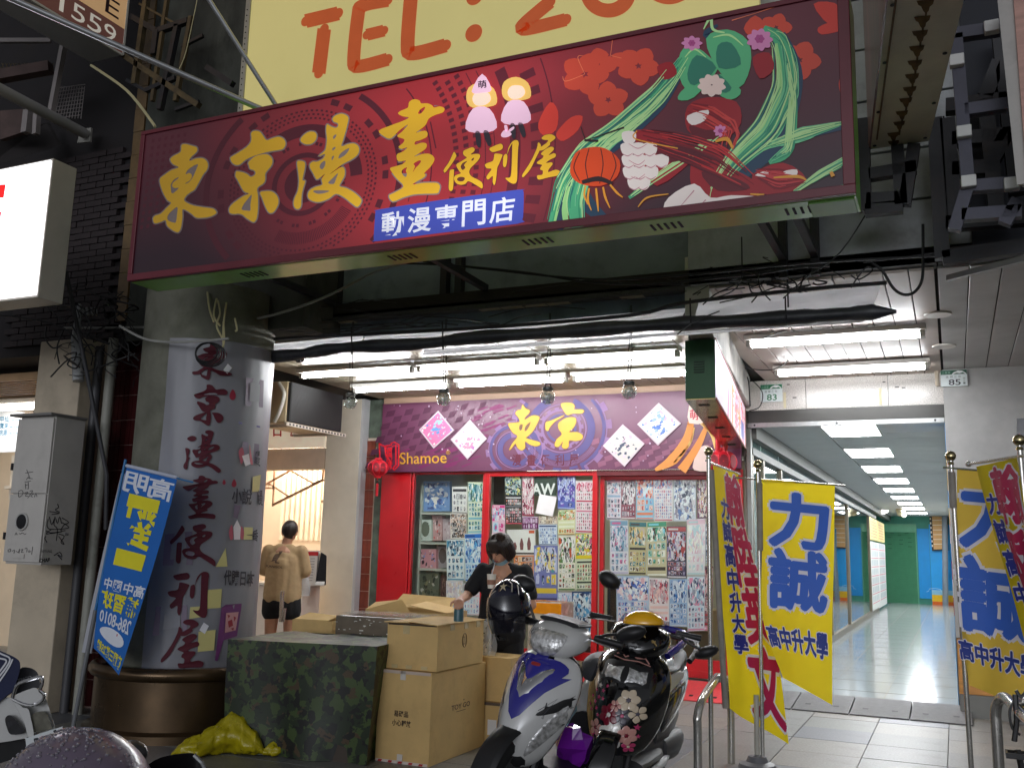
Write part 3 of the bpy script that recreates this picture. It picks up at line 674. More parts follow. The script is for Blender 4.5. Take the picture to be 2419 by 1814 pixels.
p_=t.nodes['Principled BSDF'];tc=t.nodes.new('ShaderNodeNewGeometry');sp=t.nodes.new('ShaderNodeSeparateXYZ');t.links.new(tc.outputs['Position'],sp.inputs[0])
def mth(t,op,a,b_,cl=False):
    q=t.nodes.new('ShaderNodeMath');q.operation=op;q.use_clamp=cl
    for i,v in enumerate((a,b_)):
        if isinstance(v,(int,float)):q.inputs[i].default_value=v
        else:t.links.new(v,q.inputs[i])
    return q.outputs[0]
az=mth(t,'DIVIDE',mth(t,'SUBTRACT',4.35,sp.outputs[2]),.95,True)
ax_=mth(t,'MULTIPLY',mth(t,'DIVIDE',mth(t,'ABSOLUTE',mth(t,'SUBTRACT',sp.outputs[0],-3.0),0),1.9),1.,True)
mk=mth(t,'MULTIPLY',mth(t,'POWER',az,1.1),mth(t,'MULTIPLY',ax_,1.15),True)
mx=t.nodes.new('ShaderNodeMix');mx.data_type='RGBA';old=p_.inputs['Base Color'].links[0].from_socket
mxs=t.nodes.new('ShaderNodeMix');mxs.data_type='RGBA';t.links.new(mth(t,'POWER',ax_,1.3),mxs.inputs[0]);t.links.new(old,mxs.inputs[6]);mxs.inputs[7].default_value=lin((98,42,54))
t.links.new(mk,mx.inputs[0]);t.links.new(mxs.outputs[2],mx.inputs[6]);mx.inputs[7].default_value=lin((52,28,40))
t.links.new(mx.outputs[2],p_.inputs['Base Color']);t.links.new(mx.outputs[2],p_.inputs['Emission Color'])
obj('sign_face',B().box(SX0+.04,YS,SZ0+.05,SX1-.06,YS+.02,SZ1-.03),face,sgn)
L_=lambda k:(0,-.0007*k,0)
# tech ring print
CXp,CYp=716,436
def seg(b,r0,r1,a0,a1,cx=CXp,cy=CYp,sq=1.0,k=1,sh=-.17):
    P=[(cx+math.cos(a)*r,cy+math.sin(a)*r*sq+sh*math.cos(a)*r) for r,a in ((r0,a0),(r1,a0),(r1,a1),(r0,a1))]
    W=[PS(*p) for p in P]
    for w in W:
        if not (SX0+.045 < w.x < SX1-.065 and SZ0+.055 < w.z < SZ1-.035):return
    b.add([w+V(L_(k)) for w in W],[(0,1,2,3)])
b=B();T=6.28319
for i in range(60):seg(b,0,44,T*i/60,T*(i+1)/60)
for i in range(72):seg(b,62,74,T*i/72,T*(i+1)/72)
for i in range(80):
    if i % 80 > 44:seg(b,112,140,T*i/80,T*(i+1)/80)
for i in range(46):seg(b,112,140,T*.1+i*.032,T*.1+i*.032+.016)
for i in range(90):
    for r in (152,161,170):seg(b,r,r+4.5,T*i/90+(r % 2)*.03,T*i/90+.034+(r % 2)*.03)
for i in range(36):
    if i % 3 != 1:seg(b,188,202,T*i/36,T*i/36+.1)
for i in range(120):seg(b,222,236,T*i/120,T*(i+1)/120)
for i in range(60):
    if i % 4 < 2:seg(b,92,100,T*i/60,T*i/60+.07)
obj('ring_print',b,lit((84,26,40)),sgn)
b=B()
C2=(700,440)
for r0,r1 in ((505,530),):
    for i in range(100):seg(b,r0,r1,-1.2+2.4*i/100,-1.2+2.4*(i+1)/100,*C2)
for r0,r1,st,du in ((372,384,.045,.024),(396,408,.045,.024),(420,432,.045,.024),(318,321,.02,.021),(446,448,.02,.021),(468,470,.02,.021),(555,590,.075,.035),(610,613,.02,.021)):
    a=-.62
    while a < .75:seg(b,r0,r1,a,a+du,*C2);a += st
for r0,r1,a0,a1 in ((290,312,-.42,-.40),(290,292,-.42,-.2),(300,302,-.1,.15),(276,278,.1,.3),(330,333,-.3,-.1),(448,466,-.1,-.095),(448,466,.12,.125),(448,466,-.3,-.295)):
    seg(b,r0,r1,a0,a1,*C2)
obj('wheel_print',b,lit((92,28,42)),sgn)
b=B()
for i in range(6):
    for j in range(13):
        x,y=352+i*15+j*-2.3+7,330+j*17-i*3;P=[(x,y),(x+7,y-1.5),(x+6,y+7),(x-1,y+8.5)]
        if PS(*P[3]).z > SZ0+.06 and PS(*P[0]).x > SX0+.05:b.add([PS(*p)+V(L_(1)) for p in P],[(0,1,2,3)])
obj('dot_print',b,lit((92,26,44)),sgn)
# golden brush lettering (outlines traced as shapes)
z1,z2,z3=zoomed(340,320,6.144),zoomed(670,220,5.53),zoomed(1020,280,6.506)
G={
 '東':(z1,[[[(550,150),(600,130),(700,155),(765,175),(780,215),(760,255),(690,320),(665,375),(760,340),(850,335),(910,370),(935,430),(920,500),(860,580),(800,690),(740,790),(680,830),(620,880),(590,930),(610,970),(720,1020),(860,1045),(1000,1065),(1050,1105),(1050,1140),(960,1185),(850,1200),(760,1195),(680,1130),(570,1075),(565,1180),(545,1330),(515,1400),(470,1405),(400,1365),(340,1310),(320,1235),(260,1255),(180,1280),(145,1260),(140,1200),(175,1165),(250,1140),(330,1060),(400,985),(350,950),(290,850),(250,740),(235,640),(300,580),(400,510),(510,468),(430,425),(390,370),(392,340),(440,300),(520,260),(545,220)],
   [(790,425),(720,450),(640,510),(610,570),(660,550),(695,570),(700,610),(670,660),(600,705),(650,690),(710,620),(760,510)],[(510,610),(440,650),(400,710),(395,750),(410,845),(470,810),(510,765),(450,770),(415,740),(430,690),(490,640)],[(490,1045),(430,1080),(370,1140),(345,1190),(360,1240),(440,1270),(470,1255),(485,1150)]]]),
 '京':(z1,[[[(1560,-20),(1590,-55),(1631,-60),(1690,-45),(1740,20),(1785,75),(1860,50),(1960,25),(2030,55),(2060,120),(2040,180),(2000,210),(1880,230),(1760,255),(1600,305),(1480,360),(1400,425),(1340,435),(1285,400),(1260,345),(1275,315),(1400,240),(1500,170),(1555,100),(1565,40)]],
   [[(1520,400),(1600,320),(1700,285),(1790,280),(1850,320),(1870,380),(1850,450),(1770,550),(1765,640),(1740,700),(1650,770),(1660,880),(1660,1050),(1645,1190),(1620,1245),(1585,1260),(1500,1210),(1440,1160),(1380,1140),(1310,1145),(1255,1130),(1240,1080),(1270,1020),(1350,950),(1460,880),(1530,850),(1460,820),(1410,740),(1370,660),(1335,600),(1340,540),(1360,525),(1440,540),(1510,570),(1550,605),(1600,590),(1625,550),(1600,510),(1545,490),(1530,440)],[(1570,865),(1510,930),(1450,1010),(1425,1080),(1500,1095),(1550,1090),(1550,1000)]],
   [[(1690,835),(1750,815),(1850,815),(1920,860),(1955,930),(1950,1010),(1900,1100),(1855,1130),(1810,1115),(1760,1020),(1720,910)]]]),
 '漫':(z2,[[[(225,610),(270,550),(340,510),(410,515),(435,560),(420,620),(370,665),(300,675),(245,650)]],
   [[(180,905),(225,890),(275,905),(285,950),(270,1040),(250,1140),(285,1150),(270,1210),(245,1300),(235,1400),(230,1480),(195,1520),(150,1500),(135,1440),(150,1370),(190,1280),(205,1160),(195,1040)]],
   [[(645,340),(680,300),(760,275),(830,300),(850,340),(835,420),(810,520),(780,620),(760,700),(850,670),(930,665),(985,710),(985,780),(940,840),(860,890),(780,930),(700,990),(600,1070),(720,990),(770,970),(800,1000),(800,1080),(765,1150),(735,1220),(820,1245),(920,1300),(1000,1370),(1020,1420),(970,1490),(900,1450),(800,1370),(690,1320),(600,1380),(500,1420),(420,1425),(340,1390),(320,1330),(350,1270),(420,1230),(510,1200),(500,1130),(545,1060),(450,1130),(420,1110),(390,1050),(350,980),(350,930),(390,900),(440,900),(520,860),(545,800),(460,830),(540,760),(560,700),(570,600),(560,500),(565,430),(580,415),(620,440),(680,460),(715,440),(710,400),(660,380)],
    [(650,600),(655,565),(690,545),(690,570),(665,605)],[(640,755),(645,725),(680,705),(675,735)],[(635,885),(635,840),(665,825),(655,855)],[(725,860),(735,810),(790,760),(860,725),(845,770),(800,820)],[(475,960),(500,915),(545,890),(545,950),(510,1000),(485,990)],[(585,1180),(640,1120),(715,1050),(690,1120),(660,1190)],[(390,1290),(430,1275),(600,1280),(540,1310),(450,1320)]]]),
 '畫':(z2,[[[(1640,130),(1680,95),(1730,88),(1780,105),(1800,140),(1880,140),(1940,165),(1970,195),(2040,180),(2090,195),(2105,220),(2080,260),(1990,290),(1900,340),(1860,420),(1790,480),(1730,525),(1790,505),(1860,500),(1885,535),(1870,580),(1790,620),(1725,640),(1720,680),(1800,655),(1860,660),(1875,695),(1850,740),(1760,800),(1710,835),(1820,800),(1910,800),(1965,840),(1970,890),(1920,970),(1840,1050),(1860,1070),(1830,1110),(1740,1160),(1690,1200),(1800,1180),(1930,1175),(2010,1180),(2045,1220),(2030,1290),(2000,1315),(1850,1320),(1700,1330),(1560,1370),(1430,1420),(1380,1345),(1440,1310),(1570,1225),(1480,1120),(1420,1040),(1395,985),(1470,960),(1560,930),(1600,885),(1510,900),(1480,850),(1490,800),(1560,770),(1620,715),(1540,735),(1505,705),(1560,660),(1580,610),(1500,580),(1495,555),(1560,500),(1630,415),(1520,490),(1440,570),(1390,600),(1330,580),(1245,500),(1400,430),(1560,370),(1640,325),(1560,310),(1500,275),(1520,245),(1590,215),(1630,190)],
    [(1760,270),(1790,220),(1850,185),(1840,225),(1790,275)],[(1700,930),(1760,890),(1800,890),(1770,940),(1730,980),(1690,1040),(1720,960)],[(1545,1030),(1570,995),(1615,975),(1600,1020),(1615,1060),(1600,1100),(1565,1080)]]]),
 '便':(z3,[[[(345,520),(375,560),(375,600),(300,720),(215,830),(195,830),(190,790),(260,690),(310,590)]],[[(285,800),(340,790),(345,820),(340,900),(330,1080),(295,1120),(265,1080),(270,950),(275,860)]],
   [[(490,510),(540,480),(620,450),(660,470),(655,510),(600,560),(680,550),(740,560),(740,610),(690,680),(600,770),(580,840),(620,900),(720,950),(780,1000),(780,1080),(720,1050),(620,990),(560,970),(520,1010),(450,1025),(380,1000),(345,930),(370,880),(450,850),(430,820),(380,720),(450,670),(540,610),(520,590),(490,560)],[(450,740),(480,690),(550,660),(500,720),(520,760),(480,800),(455,770)],[(390,940),(430,905),(500,910),(510,940),(480,970),(420,970)],[(610,650),(630,620),(655,610),(640,650)]]]),
 '利':(z3,[[[(890,470),(960,430),(1060,395),(1095,430),(1080,480),(1000,510),(930,520)]],[[(965,560),(990,545),(1085,560),(1080,600),(1040,700),(1010,770),(990,950),(965,1030),(940,980),(940,890),(870,945),(845,900),(900,820),(920,780),(850,770),(820,720),(860,690),(940,660),(960,600)]],
   [[(1110,580),(1150,550),(1165,600),(1150,720),(1125,755),(1100,730),(1100,650)]],[[(1165,560),(1180,470),(1220,390),(1270,345),(1320,345),(1340,390),(1330,470),(1320,700),(1315,930),(1290,1000),(1240,1005),(1180,970),(1135,920),(1200,915),(1225,850),(1235,650),(1240,450),(1240,390),(1190,480)]]]),
 '屋':(z3,[[[(1640,375),(1680,420),(1660,500),(1600,620),(1520,780),(1430,890),(1395,905),(1400,860),(1480,740),(1560,600),(1620,460)]],[[(1690,310),(1740,265),(1830,250),(1895,280),(1895,320),(1820,380),(1820,410),(1740,480),(1670,500),(1650,470),(1700,430),(1770,380),(1790,340),(1730,335)]],
   [[(1680,550),(1740,490),(1820,445),(1870,450),(1875,490),(1800,570),(1880,540),(1910,560),(1900,600),(1820,640),(1760,690),(1840,680),(1860,710),(1800,790),(1800,830),(1900,795),(1965,810),(1965,850),(1930,885),(1800,910),(1660,945),(1625,920),(1630,880),(1700,870),(1710,810),(1670,790),(1680,750),(1700,720),(1625,700),(1630,670),(1700,620),(1720,580)]]])}
for i,(ch,(z,gl)) in enumerate(G.items()):
    b,bo=B(),B();big=i < 4
    for j,l in enumerate(gl):
        shape(b,[z(q) for q in l],PS,L_(5+j*.2));shape(bo,[z(l[0])],PS,L_(3+j*.2),gr=3.0 if big else 1.3)
    o=obj('brush_character',b,lit((222,172,40)),sgn);obj('character_outline',bo,lit((132,118,116) if big else (96,50,40)),o)
# blue plate with white lettering
rr=[];z4=zoomed(860,430,5.53)
b=B();shape(b,[z4([(150,430),(160,385),(205,362),(1000,240),(2020,105),(2070,115),(2090,150),(2085,400),(2070,500),(2010,550),(1000,670),(170,778),(140,765),(130,730)])],PS,L_(6),k=2)
o=obj('blue_plate',b,lit((64,76,170)),sgn);b=B()
for ch,q in zip('動漫專門店',(((230,720),(520,690),(525,385),(245,415)),((575,672),(868,638),(875,330),(590,362)),((925,630),(1225,600),(1235,288),(932,328)),((1285,585),(1585,552),(1590,228),(1298,262)),((1645,545),(1955,505),(1975,190),(1665,232)))):
    obj('white_character',text(B(),ch,[PS(*p) for p in z4(q)],L_(8),off=.016),lit((226,228,240)),o)
# right half of the print: flowers, ribbons and a lantern (a plain stand-in, no figure)
z5=zoomed(1200,0,1.8146)
def ribs(name,c,items,lay,k=1):
    for i,(p,w) in enumerate(items):obj(name,ribbon(B(),z5(p),[q/1.8146 for q in w],PS,L_(lay+i*.15)),lit(c,k),sgn)
def fills(name,c,items,lay,sm=3):
    for i,p in enumerate(items):obj(name,shape(B(),[z5(p)],PS,L_(lay+(i % 12)*.15),k=sm),lit(c),sgn)
def petals(cx,cy,r,n=5,a0=0.,sq=.9,wd=.42):
    o=[]
    for i in range(n):
        a=a0+6.283*i/n;c_,s2=math.cos(a),math.sin(a);w=r*wd
        o.append([(cx+c_*r*.08,cy+s2*r*.08*sq),(cx+c_*r*.6-s2*w,cy+(s2*r*.6+c_*w)*sq),(cx+c_*r,cy+s2*r*sq),(cx+c_*r*.6+s2*w,cy+(s2*r*.6-c_*w)*sq)])
    return o
fl=petals(330,320,105)+petals(440,235,90,a0=.5)+petals(560,285,95,a0=.2)+petals(430,430,90,a0=.9)+petals(1060,60,120,a0=.3)+petals(1250,260,95,a0=.1)+petals(1150,120,70)
fl=[[(min(max(x,12),1440),y) for x,y in f] for f in fl]
fl=[f for f in fl if all(PS(*p).z < SZ1-.04 for p in z5(f))]
fills('blossom_petal',(200,70,50),fl,2)
fills('butterfly_print',(206,60,48),[[(180,440),(215,480),(205,560),(150,580),(130,530)],[(215,560),(270,505),(320,500),(300,560),(240,605),(210,590)],[(1310,20),(1400,15),(1440,70),(1380,110)],[(1330,120),(1400,95),(1430,130),(1345,150)],[(1420,345),(1452,335),(1455,420),(1425,400)]],2)
ribs('blossom_line',(226,120,84),[([(330,320),(300,250),(320,240)],[2,3,2]),([(330,320),(250,350),(235,330)],[2,3,2]),([(440,240),(450,160)],[2,3]),([(440,240),(520,260)],[2,3]),([(1060,60),(960,90)],[2,4]),([(1060,60),(1150,30)],[2,4])],3)
ribs('slate_ribbon',(34,62,86),[([(760,250),(640,430),(460,590),(330,690),(240,830),(215,985)],[40,90,100,90,60,40]),([(1160,150),(1210,330),(1140,560),(1030,690),(905,800)],[60,110,150,120,60]),([(300,760),(330,860),(420,950)],[60,70,40]),([(1040,700),(1220,590),(1440,545)],[30,60,20]),([(930,190),(850,150),(900,110)],[10,30,10])],4)
ribs('green_ribbon',(74,168,120),[([(770,230),(650,400),(470,560),(330,650),(235,780),(180,985)],[26,50,52,44,34,22]),([(730,330),(600,480),(440,600),(330,720),(290,860),(300,975)],[16,34,44,60,60,50]),([(1095,125),(1175,190),(1195,380),(1110,560),(980,680),(890,800),(872,885)],[30,60,66,60,44,40,34]),([(1190,230),(1222,420),(1205,640),(1120,700)],[20,36,40,16]),([(1080,640),(1260,580),(1448,528)],[16,40,8]),([(1215,835),(1340,750),(1458,685)],[10,20,30]),([(1310,828),(1462,800)],[4,26]),([(520,850),(640,760),(820,640),(960,540)],[14,26,24,10])],6)
def strands(name,cols,path,w0,n,lay,seed,wd=5):
    rd=random.Random(seed);m=len(path)
    for c in cols:
        b=B()
        for i in range(n):
            o=rd.uniform(-.5,.5);a=rd.uniform(0,.35);e=rd.uniform(.6,1);P=[]
            for j in range(9):
                t_=(a+(e-a)*j/8)*(m-1);k=min(int(t_),m-2);f=t_-k;p,q=path[k],path[k+1];x,y=p[0]*(1-f)+q[0]*f,p[1]*(1-f)+q[1]*f;dx,dy=q[0]-p[0],q[1]-p[1];l=math.hypot(dx,dy);w=w0[k]*(1-f)+w0[k+1]*f;P.append((x-dy/l*o*w,y+dx/l*o*w))
            ribbon(b,z5(P),[wd*(.2+math.sin(.35+2.4*j/8))*rd.uniform(.6,1.2)/1.8146 for j in range(9)],PS,L_(lay+i*.02),k=3)
        obj(name,b,lit(c),sgn)['kind']='stuff';lay += .5
GP=[([(770,230),(650,400),(470,560),(330,650),(235,780),(180,985)],[50,90,96,84,64,40]),([(730,330),(600,480),(440,600),(330,720),(290,860),(300,975)],[24,50,60,80,80,70]),([(1095,125),(1175,190),(1195,380),(1110,560),(980,680),(890,800),(872,885)],[40,90,120,120,90,60,44]),([(1190,230),(1222,420),(1205,640),(1120,700)],[20,40,50,16]),([(1080,640),(1260,580),(1448,528)],[20,60,14]),([(1215,835),(1340,750),(1458,685)],[14,34,40]),([(520,850),(640,760),(820,640),(960,540)],[14,30,30,10])]
for i,(p,w) in enumerate(GP):strands('silk_strand',[(40,110,104),(110,190,140),(48,140,104),(176,216,148)],p,w,9,8,i)
strands('red_strand',[(110,16,30),(186,44,46),(84,14,30)],[(560,580),(700,620),(800,650),(900,690),(1060,800)],[60,110,120,130,60],12,12,40,7)
strands('red_strand',[(120,18,34),(196,60,56)],[(770,470),(860,500),(960,560),(940,640)],[60,90,80,60],10,12,41,6)
strands('red_strand',[(120,18,34),(190,56,60)],[(1050,740),(1160,770),(1280,770)],[30,90,30],10,12,42,5)
ribs('light_green_ribbon',(150,206,130),[([(690,380),(500,560),(360,650),(250,790),(200,960)],[8,18,18,14,10]),([(1150,190),(1165,380),(1090,560),(960,690),(890,830)],[12,26,26,22,14]),([(260,800),(245,900),(255,980)],[16,26,22]),([(1235,820),(1350,735),(1455,680)],[3,6,10]),([(1090,650),(1280,570)],[4,10])],8)
fills('green_bow',(86,176,122),[[(900,300),(800,200),(740,230),(735,330),(790,400)],[(900,300),(850,170),(940,130),(1030,180),(1040,290),(990,380)],[(890,310),(760,380),(730,430),(800,420)],[(910,320),(1000,390),(960,430),(900,400)]],9)
fills('bow_shade',(44,120,98),[[(895,295),(810,240),(770,320),(800,370)],[(905,295),(900,200),(960,190),(1000,280)],[(900,320),(960,380),(920,400)]],11)
ribs('bow_shine',(176,220,150),[([(760,250),(800,215),(850,250)],[3,9,3]),([(880,165),(950,155),(1010,200)],[3,10,3]),([(840,130),(870,80),(880,130),(930,145)],[4,14,12,6])],12)
pk=petals(1080,175,58,9,sq=.85,wd=.3)+petals(1080,172,40,8,.3,.85,.3)+petals(790,190,46,8,sq=.7,wd=.3)+petals(912,565,30,8,wd=.3)
fills('peony_petal',(206,130,176),pk,12)
fills('peony_heart',(166,70,130),petals(1080,172,22,6)+petals(790,190,16,6)+petals(912,565,11,6),15)
fills('cream_petal',(232,206,196),petals(875,370,62,9,.2,.8,.32)+petals(875,368,38,7,.5,.8,.34),12)
fills('red_silk',(150,26,36),[[(770,460),(860,420),(980,440),(1000,530),(940,590),(850,600),(770,560)],[(550,560),(700,590),(800,630),(790,690),(640,800),(580,700)],[(800,640),(900,650),(960,720),(1060,780),(1070,840),(900,860),(790,820)],[(1050,750),(1180,700),(1280,770),(1200,830),(1080,830)],[(640,290),(700,270),(725,320),(670,345)],[(1050,250),(1120,230),(1140,300),(1080,340)]],9)
fills('silk_shade',(96,18,32),[[(780,540),(850,560),(930,560),(880,600),(800,590)],[(600,620),(780,650),(700,700)],[(830,740),(960,760),(1040,810),(900,820)]],11)
fills('white_ruffle',(232,220,214),[[(x-30,y-16),(x,y-26),(x+30,y-16),(x+26,y+20),(x,y+34),(x-24,y+18)] for y,xs in ((590,(520,)),(640,(515,560,610)),(690,(520,565,615,660)),(740,(525,570,615)),(785,(545,580))) for x in xs]+[[(690,850),(800,790),(870,850),(960,840),(1090,850),(930,885),(690,908)],[(770,500),(860,475),(845,520),(790,540)],[(1060,755),(1110,735),(1115,760)],[(1180,740),(1240,730),(1230,765)]],12)
ribs('ruffle_line',(190,140,150),[([(x-22,y+22),(x,y+32),(x+22,y+20)],[2,5,2]) for y,xs in ((640,(515,560,610)),(690,(520,565,615,660)),(740,(525,570,615)),(785,(545,580))) for x in xs]+[([(520,620),(560,640),(600,620)],[2,4,2]),([(520,690),(560,710),(590,690)],[2,4,2]),([(530,760),(560,770),(590,750)],[2,4,2]),([(740,890),(800,820)],[2,5]),([(820,890),(850,860)],[2,5])],14)
ribs('gold_trim',(216,150,50),[([(555,565),(550,600),(730,640)],[5,5,5]),([(890,610),(940,600),(965,640)],[10,18,8]),([(1040,835),(1100,840)],[6,12]),([(1140,765),(1240,760),(1280,775)],[6,14,6]),([(560,890),(600,850),(690,835)],[4,8,4]),([(1385,740),(1395,760)],[14,18])],14)
fills('lantern_print',(214,70,24),[[(290,660),(350,635),(420,640),(480,690),(470,760),(400,800),(310,790),(268,740)]],12)
ribs('lantern_rib',(40,26,30),[([(350,640),(335,710),(350,790)],[3,4,3]),([(400,640),(410,710),(395,790)],[3,4,3]),([(310,655),(285,720),(310,780)],[3,4,3]),([(450,660),(465,715),(440,780)],[3,4,3]),([(315,545),(330,590),(350,600),(500,550)],[4,4,4,8]),([(330,605),(390,608)],[10,10]),([(320,785),(390,770),(450,790)],[16,22,14])],14)
ribs('lantern_tassel',(226,150,44),[([(350,810),(345,860),(360,905)],[8,10,4]),([(380,810),(385,860),(390,910)],[8,10,4]),([(410,805),(420,850),(440,895)],[8,10,4]),([(440,795),(470,830),(495,850)],[8,10,4]),([(335,800),(330,840),(345,880)],[6,8,4])],15)
# two tiny dolls (plain) and a rabbit above the small characters
z6=zoomed(300,0,2.011);b1,b2,b3,b4=B(),B(),B(),B()
for x,y,s_ in ((1685,470,1.),(1850,440,.95)):
    q=lambda l:z6([(x+u*s_,y+w*s_) for u,w in l])
    shape(b1,[q([(-70,10),(-60,-50),(0,-75),(60,-45),(75,20),(40,40),(-40,45)])],PS,L_(9));shape(b2,[q([(-40,50),(40,50),(75,140),(0,165),(-75,145)])],PS,L_(10))
    shape(b3,[q([(-28,160),(-4,165),(-2,230),(-20,225)]),][:1],PS,L_(10));shape(b3,[q([(10,160),(34,158),(50,215),(32,225)])],PS,L_(10))
    shape(b4,[q([(-42,2),(-20,-30),(30,-28),(46,6),(20,32),(-24,34)])],PS,L_(11))
shape(b2,[z6([(1640,440),(1690,355),(1735,430),(1690,445)])],PS,L_(12));shape(b2,[z6([(1780,640),(1800,620),(1830,640),(1810,655),(1785,655)])],PS,L_(12));shape(b2,[z6([(1800,625),(1795,600),(1808,600),(1812,622)])],PS,L_(12));shape(b2,[z6([(1815,622),(1838,605),(1842,614),(1822,630)])],PS,L_(12))
for q,m_,nm in ((b1,(236,190,100),'doll_hair'),(b2,(240,196,220),'doll_dress'),(b3,(44,36,44),'doll_boots'),(b4,(248,222,200),'doll_patch')):obj(nm,q,lit(m_),sgn)
b=B();text(b,'萌',[PS(*p) for p in z6([(1672,425),(1712,420),(1708,385),(1670,390)])],L_(14),off=.02);obj('hat_lettering',b,lit((60,40,60)),sgn)
# underside vents, brackets
b=B()
for x in (-4.45,-3.25,-2.3,-1.5,-.75):
    for i in range(5):b.box(x+i*.04,YS+.1,SZ0-.006,x+i*.04+.014,YS+.2,SZ0-.0021)
obj('vent_slots',b,mat('vent_dark',(30,40,26),rough=.7),sgn)
obj('service_lid',B().box(-.62,YS+.05,SZ0-.012,-.39,YS+.27,SZ0-.0021),mat('green_lid',(120,170,86),rough=.35),sgn,bevel=.003)
for x in (-4.9,-3.4,-1.02,-.8):
    for z in (4.1,3.6):obj('sign_bracket',B().bar((x,YS+.29,z),(x,6.85,z),.05),black_metal,sgn)
for x in (-1.02,-.8):obj('sign_bracket',B().bar((x,6.83,3.45),(x,6.83,4.1),.06),black_metal,sgn)
# ---------------------------------------------------------------- yellow telephone board behind
YB=5.62;PB=on_y(YB)
yb=thing('billboard','big yellow billboard with orange telephone lettering, upper middle','billboard',(-2.5,YB,4.3))
e0=PB(592,0).x
obj('board_sheet',B().box(e0,YB,4.72,-.95,YB+.05,7.5),mat('yellow_glow_sheet',(216,202,132),rough=.4,var=.05,vs=.8,dirt=.2,ds=.9,dc=(196,176,100),emit=.26),yb)  # sheet and lettering carry a faint glow in their colour
obj('board_side',B().box(e0-.01,YB+.05,3.9,e0+.04,YB+.62,7.5),mat('galvanised_grey',(150,154,160),rough=.5,metal=.3,dirt=.4,ds=3),yb)
b=B().box(e0-.035,YB-.012,3.9,e0+.012,YB+.04,7.5)
obj('edge_angle',b,mat('galvanised_edge',(160,160,150),rough=.45,metal=.5),yb)
b=B()
for i in range(30):b.lathe([(.006,0),(.006,.002)],(e0-.015,YB-.0145,4.3+i*.05),6,(0,1,0))
obj('edge_holes',b,mat('hole_black',(12,12,12)),yb)
om_=mat('orange_letter',(205,92,42),rough=.4,var=.05,emit=.2)
s_=lambda p,w:ribbon(b,z6(p),[w/2.011]*len(p),PB,(0,-.003,0),k=6)
def cap(l):
    for p in l:b.lathe([(.0395*p[2]/58,0),(.0395*p[2]/58,.0005)],PB(*z6([p[:2]])[0])+V((0,-.0038,0)),14,(0,1,0))
LT=[([(850,103),(1005,66)],66),([(938,140),(912,350)],64),([(1240,4),(1120,30),(1098,80),(1078,285),(1100,318),(1240,284)],62),([(1140,168),(1222,148)],56),([(1352,-40),(1334,215),(1360,256),(1515,218)],66),([(2010,12),(1885,120),(1900,140),(2085,96)],62)]
for ids in ((0,1),(2,3),(4,),(5,)):
    b=B()
    for k in ids:p,w=LT[k];s_(p,w);cap([p[0]+(w*.98,),p[-1]+(w*.98,)])
    obj('orange_character',b,om_,yb)
z5b=z5
def arc3(cx,cy,rx,ry,a0,a1,w):
    ribbon(b,z5([(cx+rx*math.cos(a0+(a1-a0)*i/10),cy+ry*math.sin(a0+(a1-a0)*i/10)) for i in range(11)]),[w/1.8146]*11,PB,(0,-.003,0),k=3)
b=B();arc3(430,-30,88,78,-.2,3.4,60);obj('orange_character',b,om_,yb);b=B();arc3(690,-80,84,72,.1,3.1,58);obj('orange_character',b,om_,yb);b=B()
for cx,cy,rx,ry in ((1652,-14,58,50),(1648,160,60,56)):
    c0=PB(*z6([(cx,cy)])[0]);b.lathe([(.067,0),(.067,.0005)],c0+V((0,-.004,0)),24,(0,1,0))
obj('orange_colon',b,om_,yb)
_solo('lamp_bracket',B().bar((-5.0,6.9,4.3),(-5.02,6.3,4.9),.05),black_metal,'black diagonal strut beside the yellow billboard edge','strut')
# ---------------------------------------------------------------- stay pipes
tube_m=mat('galvanised_pipe',(190,192,194),rough=.28,metal=.85,var=.08)
_solo('stay_pipe',B().tube([Y(660,262,5.2),Y(455,-60,4.6)],.017,10),tube_m,'thin steel stay pipe slanting over the yellow board edge','pipe',smooth=True)
_solo('stay_pipe',B().tube([Y(625,262,5.25),Y(0,-14,3.9)],.022,12),tube_m,'long steel stay pipe crossing from the top left sign to the red signboard','pipe',smooth=True)
wp=thing('support_pipe','thick white support pipe with bolted end plate, upper left','pipe',Y(205,320,6.3))
obj('pipe',B().tube([Y(200,316,6.3),Y(-60,180,4.9)],.05,16),mat('white_paint_pipe',(200,198,196),rough=.35,var=.06),wp,smooth=True)
obj('end_plate',B().slab([Y(182,338,6.33),Y(212,335,6.33),Y(215,302,6.33),Y(190,305,6.33)],(0,.02,0)),mat('plate_grey',(170,168,160),rough=.5,dirt=.5,ds=20),wp)
# ================================================================ LEFT SIDE: column, pillar, walls
dl,dr=ray(315,1041),ray(633,1041);al,ar=math.atan2(dl.y,dl.x),math.atan2(dr.y,dr.x);am,ah=(al+ar)/2,(al-ar)/2
Lc=6.35/math.sin(am);KX,KY,KR=Lc*math.cos(am),6.35,Lc*math.sin(ah)
colm=thing('column','thick round concrete column wrapped in a grey printed banner','column',(KX,KY,0))
obj('shaft',B().lathe([(KR,0),(KR,3.6)],(KX,KY,0),48),mat('column_concrete',(112,112,100),rough=.85,var=.25,vs=4,bump=.2,dirt=.6,ds=3,dc=(74,76,58)),colm,smooth=True)
PC=lambda px,py:cyl(px,py,KX,KY,KR+.008)
pa=PC(380,1080);a_l=math.atan2(pa.y-KY,pa.x-KX);b=B();rows=[]
zt,zb=PC(480,800).z,.52
for j in range(25):
    z=zb+(zt-zb)*j/24;rows.append([(KX+math.cos(a)*(KR+.006+.004*math.sin(i*1.7+j*.6)*math.sin(j*.9)),KY+math.sin(a)*(KR+.006+.004*math.sin(i*1.7+j*.6)),z) for i in range(33) for a in [a_l+2.5*i/32-(.02 if i == 0 else 0)]])
